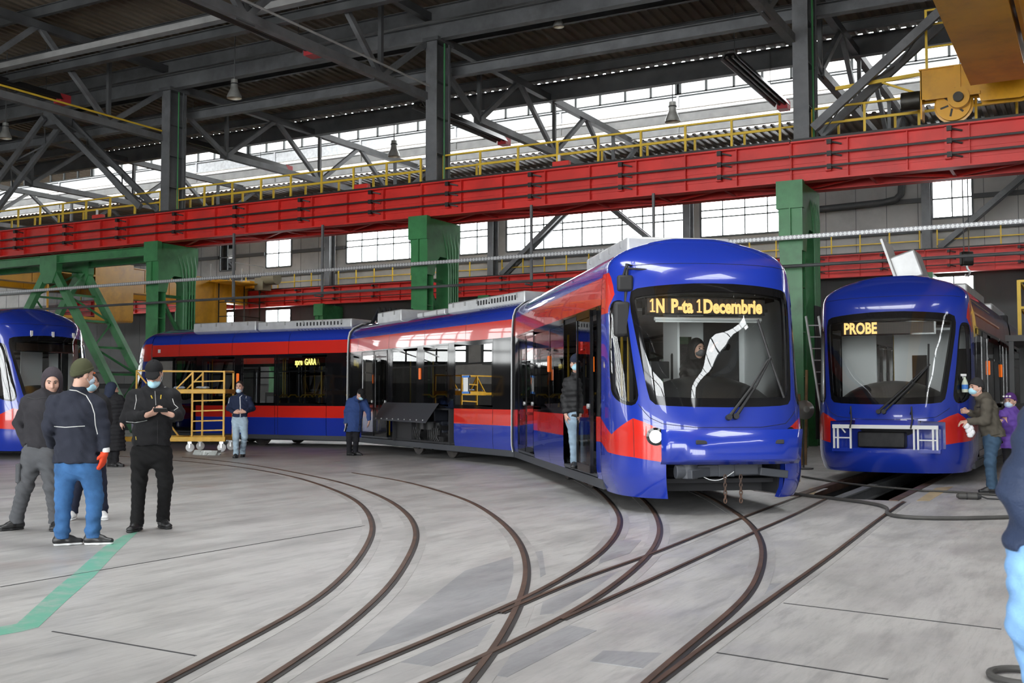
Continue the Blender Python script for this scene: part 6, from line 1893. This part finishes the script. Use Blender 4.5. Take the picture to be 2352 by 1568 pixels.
# ---- man in grey cargo trousers, left
p1 = Person('man in dark hooded jacket and grey cargo trousers, hand in pocket, at far left', 11.3, 88)
p1.set(head=(119, 874, .02), sa=(66, 912, .0), sb=(140, 914, .02), ea=(45, 972, .06), eb=(148, 975, .05), wa=(63, 1022, -.02), wb=(140, 1030, -.12), ha=(79, 1032), hb=(114, 1032), ka=(62, 1115, -.04), kb=(124, 1115, -.02), na=(45, 1192, .05), nb=(134, 1188, .05))
p1.build_body(24, 22, 0, dict(a=rel(d=(.5, 0, -.8), curl=.7), b=rel(d=(-.2, -.3, -1))))
c1 = cloth('charcoal_work_jacket', (.028, .027, .031)); cg = cloth('grey_work_cotton', (.085, .088, .095))
j1 = p1.jacket(c1, p1.P(0, 1026)[2], .175, .135, .98, .185)
p1.trousers(cg, loose=1.14, wr=.008); p1.shoes(M['shoe'], -40, 15); p1.hairdo(); p1.hood(cloth('dark_plum_hood', (.05, .042, .05)))
p1.line(j1, [(62, 912), (80, 916), (108, 912)], .004, M['seam'], 'yoke_seam')
MB().box(p1.P(52, 1085, -.09) + np.array([-.02, .02, 0]), (.05, .12, .2)).build('cargo_pocket', cg, p1.body, bevel=.015)
# ---- man seen from behind in jeans
p2 = Person('man seen from behind in navy jacket, blue jeans, olive beanie and red glove', 10.15, 185)
p2.set(head=(189, 858, .0), sa=(126, 915, .0), sb=(222, 916, .03), ea=(114, 980, -.08), eb=(239, 978, .04), wa=(122, 1022, .14), wb=(243, 1034, .0), ha=(156, 1055), hb=(207, 1055), ka=(151, 1140, -.02), kb=(222, 1140, .03), na=(149, 1222, .0), nb=(219, 1218, .05))
p2.noeyes = False
p2.build_body(146, 8, 0, dict(b=rel(d=(-.12, -.1, -1), n=(-1, .2, 0), curl=.35, side=-1, sz=1.08)))
cn = cloth('navy_padded_jacket', (.022, .025, .038)); jn = cloth('mid_blue_denim', (.042, .125, .29), .8, .4, 200, .3)
j2 = p2.jacket(cn, p2.P(0, 1061)[2], .218, .16, 1.05, .205, wr=.007)
p2.hairdo(); p2.trousers(jn, loose=1.10, wr=.007, hipw=.158); p2.shoes(M['shoe'], 118, 100, M['white'])
ol = cloth('olive_fleece', (.062, .066, .034)); p2.beanie(ol, ol, .122); p2.maskon(M['maskw'])
G = SDF(p2.j['wb'] - .25, p2.j['wb'] + .2, .0085); d2 = unit((-.12, -.1, -1)); W2 = p2.j['wb']; hand(G, W2 + d2 * .012, d2, (-1, .2, 0), .35, -1, 1.12, .0125); G.cone(W2 - d2 * .03, W2 + d2 * .03, .036, .034, .02)
gl2 = G.obj('work_glove', cloth('red_glove', (.75, .075, .03), .8), p2.body)
MB().lathe([(.041, -.022), (.044, 0), (.041, .022)], W2 - d2 * .01, 20).build('glove_cuff', M['white'], gl2)
wp = mat('reflective_piping', (.6, .6, .58), .5)
p2.line(j2, [(120, 896), (148, 894), (176, 897), (198, 908), (210, 928), (217, 950), (219, 975), (224, 997)], .0045, wp)
p2.line(j2, [(124, 979), (150, 981), (195, 978)], .004, wp)
MB().tube([p2.h(x, y, .022 + .1 * 0) for x, y in ((-.06, -.085), (0, -.106), (.06, -.085), (.092, -.02))], .006, 6).build('orange_strap', mat('orange_strap', (.9, .16, .02), .6), p2.body)
# ---- man hidden behind him
p3 = Person('man in black jacket and white sneakers, mostly hidden behind the man in jeans', 12.3, 210)
p3.set(head=(208, 878, .0), sa=(186, 916, .0), sb=(236, 914, .0), ea=(176, 965), eb=(246, 962), wa=(182, 1005, -.1), wb=(240, 1004, -.1), ha=(194, 1030), hb=(224, 1030), ka=(184, 1105), kb=(234, 1105), na=(172, 1176), nb=(240, 1172))
p3.build_body(20, 5, 0, dict(a=rel(), b=rel()))
bk = cloth('black_jacket_cloth', (.014, .014, .016)); p3.jacket(bk, p3.P(0, 1040)[2]); p3.trousers(cloth('navy_trousers', (.02, .024, .045))); p3.shoes(M['white'], 10, 30, M['white']); p3.hairdo(); p3.maskon(M['mask'])
# ---- person in long dark coat
p4 = Person('person in long dark quilted coat and navy hood standing behind the group at left', 21.4, 263)
p4.set(head=(258, 893), sa=(249, 912), sb=(276, 912), ea=(246, 942), eb=(280, 942), wa=(247, 968, -.05), wb=(279, 968, -.05), ha=(255, 970), hb=(272, 970), ka=(256, 1012), kb=(271, 1012), na=(257, 1054), nb=(268, 1054))
p4.build_body(120, 10, 0, dict(a=rel(), b=rel())); p4.jacket(bk, p4.P(0, 1034)[2], .22, .18, 1.0, puff=.012); p4.trousers(bk); p4.shoes(M['shoe'], 60, 80); p4.hood(cloth('navy_hood', (.02, .027, .05)))
# ---- man in black reading his phone
p5 = Person('man in black cap, jacket and trousers looking down at a phone, mask below his chin', 11.25, 350, res=.0095)
p5.set(head=(353, 856, -.04), sa=(308, 902, .02), sb=(398, 900, .02), ea=(292, 958, .02), eb=(410, 952, .02), wa=(336, 953, -.24), wb=(396, 952, -.22), ha=(326, 1030), hb=(374, 1030), ka=(323, 1105, -.02), kb=(383, 1105, .06), na=(320, 1186, .0), nb=(379, 1178, .26))
p5.build_body(9, 32, 0, dict(a=rel(d=(.85, -.35, .25), n=(0.2, .3, .9), curl=.62, side=-1), b=rel(d=(-.8, -.35, .3), n=(-.2, .3, .9), curl=.62, side=1)))
b5 = cloth('black_work_jacket', (.0135, .0135, .015)); j5 = p5.jacket(b5, p5.P(0, 1021)[2], .195, .15, 1.04, .20, wr=.007)
p5.trousers(cloth('black_cotton', (.0095, .0095, .010)), loose=1.08, wr=.006); p5.shoes(M['shoe'], -6, 38); p5.cap(cloth('black_cap', (.01, .01, .011))); p5.maskon(M['mask'], .036); p5.hairdo(mat('grey_brown_hair', (.12, .1, .085), .7))
for L_ in ([(304, 890), (318, 886), (333, 880)], [(312, 906), (313, 920), (309, 940)], [(377, 889), (398, 887)], [(396, 915), (400, 928), (409, 936), (400, 942)], [(290, 968), (312, 970), (338, 965)]): p5.line(j5, L_, .0035, wp)
for L_ in ([(347, 908), (350, 915)], [(370, 907), (369, 916)], [(312, 1002), (313, 1010)]): p5.line(j5, L_, .005, mat('yellow_zip_pull', (.7, .5, .05), .5), 'zip_pull')
p5.line(j5, [(356, 898), (358, 930)], .003, M['steel_l'], 'zip'); p5.line(j5, [(362, 965), (362, 1018)], .003, M['seam'], 'placket')
pc = p5.P(369, 941, -.35); wpos = p5.org + Vector(rotz(YAW) @ pc)
r = empty('smartphone', wpos, YAW, 'black smartphone held in both hands by the man in black', 'phone'); r.rotation_euler = (R(-35), 0, YAW + R(4))
MB().box((0, 0, 0), (.138, .068, .009)).build('phone_case', M['shoe'], r, bevel=.004); MB().box((0, 0, .005), (.125, .06, .001)).build('screen', M['blk'], r)
# ---- walking man
p6 = Person('man walking towards us in navy jacket with white zip and pale jeans, mask under chin', 24.6, 551)
p6.set(head=(550, 887, -.04), sa=(533, 912), sb=(571, 912), ea=(525, 937, .05), eb=(581, 937, .05), wa=(538, 946, -.22), wb=(564, 945, -.22), ha=(543, 961), hb=(560, 961), ka=(543, 1003, -.12), kb=(563, 1002, -.02), na=(544, 1040, -.08), nb=(559, 1031, .22))
p6.build_body(-4, 6, 0, dict(a=rel(d=(.9, -.3, 0), n=(0, 1, .2), curl=.5, side=1), b=rel(d=(-.9, -.3, 0), n=(0, 1, .2), curl=.5, side=-1)))
j6 = p6.jacket(cloth('navy_track_jacket', (.016, .024, .055)), p6.P(0, 957)[2], .165, .13, .98, .185); p6.trousers(cloth('bleached_denim', (.36, .47, .56), .8, .3, 160, .2), loose=1.02); p6.shoes(M['shoe'], 0, 0, None, 0, 30); p6.hairdo(); p6.maskon(M['maskw'], .045)
p6.line(j6, [(551, 911), (552, 930), (552, 957)], .010, M['white'], 'zip'); p6.line(j6, [(533, 902), (527, 914), (525, 926)], .007, M['white']); p6.line(j6, [(552, 911), (560, 903), (567, 899)], .006, M['white']); p6.line(j6, [(567, 901), (565, 914), (567, 920)], .005, M['white'], 'drawstring')
p6.line(j6, [(531, 909), (546, 907)], .012, cloth('olive_yoke', (.05, .047, .035)), 'yoke'); p6.line(j6, [(560, 906), (574, 908)], .012, cloth('olive_yoke_b', (.05, .047, .035)), 'yoke')
# ---- bent man in a blue work coat
p7 = Person('stooping man in long blue work coat and black cap beside the middle tram section', 25.4, 812)
p7.set(head=(829, 905, -.30), sa=(803, 917, -.08), sb=(838, 918, -.02), ea=(796, 945, -.05), eb=(846, 942, -.05), wa=(794, 971, -.05), wb=(848, 964, -.08), ha=(803, 976, .06), hb=(820, 976, .06), ka=(803, 1009, .02), kb=(819, 1009, .02), na=(803, 1035, .06), nb=(817, 1033, .1))
p7.build_body(38, 42, 0, dict(a=rel(d=(.05, -.1, -1), n=(1, 0, 0), curl=.7), b=rel(d=(-.05, -.1, -1), n=(-1, 0, 0), curl=.4)))
j7 = p7.jacket(cloth('blue_work_coat', (.030, .062, .19), .8), p7.P(0, 990)[2], .20, .17, 1.03, .19, hemoff=(.02, -.06, 0)); p7.trousers(cloth('black_trousers', (.016, .016, .02))); p7.shoes(M['shoe'], 45, 70); p7.cap(cloth('black_flat_cap', (.012, .012, .013))); p7.maskon(M['mask']); p7.hairdo(mat('grey_hair', (.25, .24, .23), .7))
p7.line(j7, [(822, 917), (827, 935), (826, 965), (824, 988)], .006, cloth('dark_shirt', (.03, .026, .02)), 'coat_opening')
wpos = p7.org + Vector(rotz(YAW) @ p7.P(797, 981, -.10))
r = empty('notebook', wpos, YAW, 'dark notebook with white edge held by the man in the blue coat', 'notebook'); r.rotation_euler = (R(10), R(8), YAW + R(70))
MB().box((0, 0, 0), (.15, .018, .20)).build('cover', M['shoe'], r); MB().box((-.012, 0, 0), (.13, .012, .185)).bb(-.077, -.074, -.007, .007, -.09, .09).build('pages', M['white'], r)
# ---- man in the tram doorway
p8 = Person('man in black quilted jacket, navy cap and blue mask standing in the front tram doorway', 15.35, 1326, base=.385)
p8.set(head=(1324, 834, -.10), sa=(1306, 871), sb=(1345, 873), ea=(1297, 914, .02), eb=(1355, 917, .02), wa=(1299, 948, -.05), wb=(1356, 950, -.03), ha=(1316, 957), hb=(1337, 957), ka=(1318, 1012), kb=(1337, 1012), na=(1319, 1056), nb=(1338, 1056))
p8.build_body(-6, 4, -4, dict(a=rel(d=(.1, -.05, -1), n=(1, .3, 0), curl=.4, side=1), b=rel(d=(-.1, -.05, -1), n=(-1, .3, 0), curl=.4, side=-1)))
j8 = p8.jacket(cloth('black_quilted_jacket', (.015, .015, .016), .5), p8.P(0, 959)[2], .165, .125, .95, .18, puff=.014); p8.trousers(cloth('washed_denim', (.24, .33, .42), .8, .3, 160, .2), loose=.95); p8.shoes(M['shoe'], -10, 10); p8.cap(cloth('navy_cap', (.014, .018, .035))); p8.maskon(M['mask']); p8.hairdo()
p8.line(j8, [(1326, 872), (1328, 905), (1329, 955)], .004, M['seam'], 'zip')
# ---- photographer in the cab
p9 = Person('hooded photographer in black in the front tram cab, arm stretched to a camera', 14.2, 1600, base=.385)
p9.set(head=(1603, 800, .0), sa=(1577, 836, .05), sb=(1618, 836, .0), ea=(1572, 868, -.1), eb=(1629, 842, -.22), wa=(1590, 888, -.2), wb=(1634, 806, -.40), ha=(1583, 893), hb=(1610, 893), ka=(1580, 905, -.42), kb=(1612, 905, -.42), na=(1580, 972, -.42), nb=(1612, 972, -.42))
p9.build_body(28, 8, 0, dict(a=rel(), b=rel(d=(.35, -.3, .75), n=(.8, -.2, 0), curl=.55, side=1)))
bl = cloth('black_leather_jacket', (.012, .012, .013), .45); p9.jacket(bl, p9.P(0, 895)[2], .17, .13, .95); p9.trousers(bl); p9.shoes(M['shoe']); p9.hood(bl); p9.maskon(cloth('grey_face_mask', (.12, .12, .125)))
wpos = p9.org + Vector(rotz(YAW) @ p9.P(1656, 797, -.50)); r = empty('camera', wpos, YAW + R(30), 'black camera held out by the photographer in the tram cab', 'camera')
MB().box((0, 0, 0), (.13, .07, .095)).box((0, 0, .06), (.05, .06, .035)).build('camera_body', M['rubber'], r, bevel=.008); MB().cyl((0, -.03, 0), (0, -.14, 0), .038, .042, 20).build('lens', M['blk'], r)
# ---- man in olive jacket wiping the right tram
p10_ = Person('man in olive jacket, grey beanie and blue mask wiping the corner of the right tram', 15.6, 2266)
p10_.set(head=(2243, 889, .0), sa=(2266, 917, -.17), sb=(2256, 916, .17), ea=(2262, 966, -.20), eb=(2248, 958, .2), wa=(2222, 967, -.12), wb=(2224, 945, .14), ha=(2276, 1003, -.08), hb=(2276, 1003, .08), ka=(2270, 1060, -.08), kb=(2272, 1058, .1), na=(2272, 1112, -.06), nb=(2276, 1108, .12))
p10_.build_body(-78, 6, 0, dict(a=rel(d=(-1, 0, -.1), n=(0, .3, -1), curl=.8, side=1), b=rel(d=(-1, 0, .15), n=(0, -1, -.2), curl=.9, side=1)))
oj = cloth('olive_jacket', (.088, .078, .062)); j10 = p10_.jacket(oj, p10_.P(0, 1001)[2], .18, .165, 1.02, .185, hemoff=(.03, 0, 0), wr=.007); p10_.trousers(cloth('dark_denim', (.045, .085, .14), .8, .3, 160, .2), loose=1.05); p10_.shoes(M['shoe'], -88, -80); p10_.beanie(cloth('charcoal_beanie', (.03, .03, .031)), None, .12); p10_.hairdo(); p10_.maskon(M['mask'])
p10_.line(j10, [(2238, 1008), (2268, 1003), (2296, 996)], .008, cloth('olive_knit_hem', (.05, .045, .035)), 'hem_band'); p10_.line(j10, [(2244, 935), (2252, 934)], .007, M['seam'], 'sleeve_badge')
mb = MB(); p = p10_.org + Vector(rotz(YAW) @ p10_.P(2224, 982, -.14))
for i in range(5): mb.ball(p + Vector((rnd.uniform(-.04, .04), rnd.uniform(-.03, .03), .03 - .03 * i)), (.05, .035, .05), 8)
o = mb.build('cleaning_cloth', cloth('white_cloth', (.7, .7, .72))); tag(o, 'white cleaning cloth in the hand of the man in olive', 'cloth')
# ---- woman in purple
p11_ = Person('woman in purple quilted jacket and purple knitted hat behind the man in olive', 17.0, 2322)
p11_.set(head=(2320, 920, .0), sa=(2304, 945, -.06), sb=(2336, 946, .08), ea=(2312, 983, -.14), eb=(2341, 980, .05), wa=(2300, 966, -.28), wb=(2308, 968, -.1), ha=(2313, 1010), hb=(2331, 1010), ka=(2313, 1062), kb=(2331, 1062), na=(2314, 1102), nb=(2331, 1102))
p11_.build_body(-52, 8, 0, dict(a=rel(d=(-1, 0, .1), n=(0, .5, -.5), curl=.7), b=rel(d=(-1, 0, .1), n=(0, .5, -.5), curl=.7)))
pj = cloth('purple_quilted_nylon', (.14, .07, .36), .6); p11_.jacket(pj, p11_.P(0, 1028)[2], .19, .16, .98, .18, puff=.006); p11_.trousers(bk); p11_.shoes(M['shoe'], -60, -50); hb_ = p11_.beanie(cloth('purple_knit', (.10, .035, .19)), None, .11); p11_.maskon(M['maskw']); p11_.hairdo()
for x in (-.05, .0, .05): MB().ball(p11_.h(x, -.088, .085), (.02, .008, .016), 8).build('knit_pattern', M['white'], hb_)
# ---- passer-by cut by the right edge
p12_ = Person('passer-by in dark blue jacket and light jeans cut off by the right edge', 3.2, 2480, res=.011)
p12_.set(head=(2490, 690), sa=(2455, 890, -.02), sb=(2570, 895), ea=(2345, 1122, .0), eb=(2610, 1110), wa=(2392, 1225, -.05), wb=(2540, 1240, -.1), ha=(2400, 1250), hb=(2490, 1250), ka=(2365, 1425, -.04), kb=(2500, 1560, .05), na=(2425, 1700, .12), nb=(2500, 1880, .1))
p12_.j['na'][2] = .14; p12_.j['nb'][2] = .10; p12_.j['na'][0] += .05
p12_.build_body(-80, 0, 0, dict(a=rel(d=(.6, 0, -.6)), b=rel()))
p12_.jacket(cloth('dark_blue_nylon', (.028, .042, .085), .55), p12_.P(0, 1262)[2], .175, .15, 1.0, .18, puff=.007, wr=.006, sleeve=.066); p12_.trousers(cloth('light_blue_denim', (.22, .42, .72), .8, .4, 200, .3), loose=1.05, wr=.008); p12_.shoes(M['shoe'], -80, -80); p12_.hairdo()
# ================================================================== LAST SMALL THINGS
for k_, L_ in enumerate(([(u, 2.985 + .03 * math.cos(u * 1.3)) for u in np.linspace(-1.3, 1.3, 27)], [(1.172, 1.115), (1.165, .9), (1.158, .665)], [(1.08, 1.29), (1.0, 1.2), (.93, 1.13), (.77, 1.06), (.4, 1.02), (-.4, 1.02), (-.77, 1.06), (-1.0, 1.2)])):
    for t_, F_ in ((tram, FA), (tram2, FR), (tram3, FL)):
        tbuild(MB().tube([S(u, z, .001) for u, z in densify(L_, .04, False) + [L_[-1]]], .0035, 5), F_.M, 'panel_seam', M['seam'], t_)
lamp_r = mat('red_beacon', (.7, .04, .03), .4)
for i, (px, lab) in enumerate(((1290, 'above the front tram roof'), (832, 'above the middle section'), (228, 'at the far left'))):
    d = ray(px, 400); y = 29.45; x = d.x / d.y * y
    r = empty('beacon', (x, y, 8.36), 0, 'small red warning beacon on top of the near red beam, ' + lab, 'beacon', 'warning beacons')
    MB().bb(-.28, .28, -.09, .09, 0, .16).build('beacon_base', lamp_r, r, bevel=.02); MB().cyl((-.08, 0, .16), (-.08, 0, .36), .05, n=12).build('beacon_lens', M['white'], r)
p = at(2220, 594, 38)
r = empty('crane_hook', p, YAW, 'dark hook block hanging on two cables above the roof of the right tram', 'hook')
MB().box((0, 0, 0), (.42, .3, .5)).build('hook_block', M['crane_d'], r, bevel=.06); MB().tube([(0, 0, -.2), (.02, 0, -.36), (.12, 0, -.46), (.06, 0, -.6), (-.06, 0, -.58)], .045, 8).build('hook', M['galv'], r)
for s in (-.09, .09): MB().cyl((s, 0, .2), (s, 0, 14.2 - p.z), .022, n=8).build('lift_cable', M['steel'], r)
MB().cyl((-.16, 0, .02), (.16, 0, .02), .2, n=20).build('sheave', M['steel_d'], r)
y = YF - .35
o = MB().tube([(-13.6, y, 10.95), (-9.6, y, 11.05), (-9.0, y, 11.15), (-8.75, y, 11.4), (-8.7, y, 11.9), (-8.7, y, 12.9)], .17, 12).build('duct_pipe', M['steel_d']); tag(o, 'fat dark pipe with an elbow on the back wall right of the green column', 'pipe')
p = FR.w(*S(-1.27, 1.60, .055))
r = empty('spray_bottle', p, YAW, 'white spray bottle hooked on the quarter window of the right tram', 'bottle')
MB().lathe([(0, -.16), (.045, -.16), (.048, -.14), (.048, -.02), (.03, .03), (.016, .06), (.016, .08)], n=18).build('bottle_body', mat('cloudy_bottle', (.62, .68, .55), .3), r)
MB().box((-.02, 0, .11), (.09, .03, .04)).box((-.03, 0, .08), (.012, .02, .05)).build('spray_head', M['white'], r, bevel=.006); MB().lathe([(.0495, -.11), (.0495, -.04)], n=18).build('bottle_label', tp, r)
t = text_obj('fleet_number', '22', .17, mat('fleet_number_red', (.55, .05, .04), .5), .8, .001)
place(t, tram, FA.M @ Matrix.Translation((-2.24, -1.285, 2.0)) @ Matrix.Rotation(R(90), 4, 'X'))
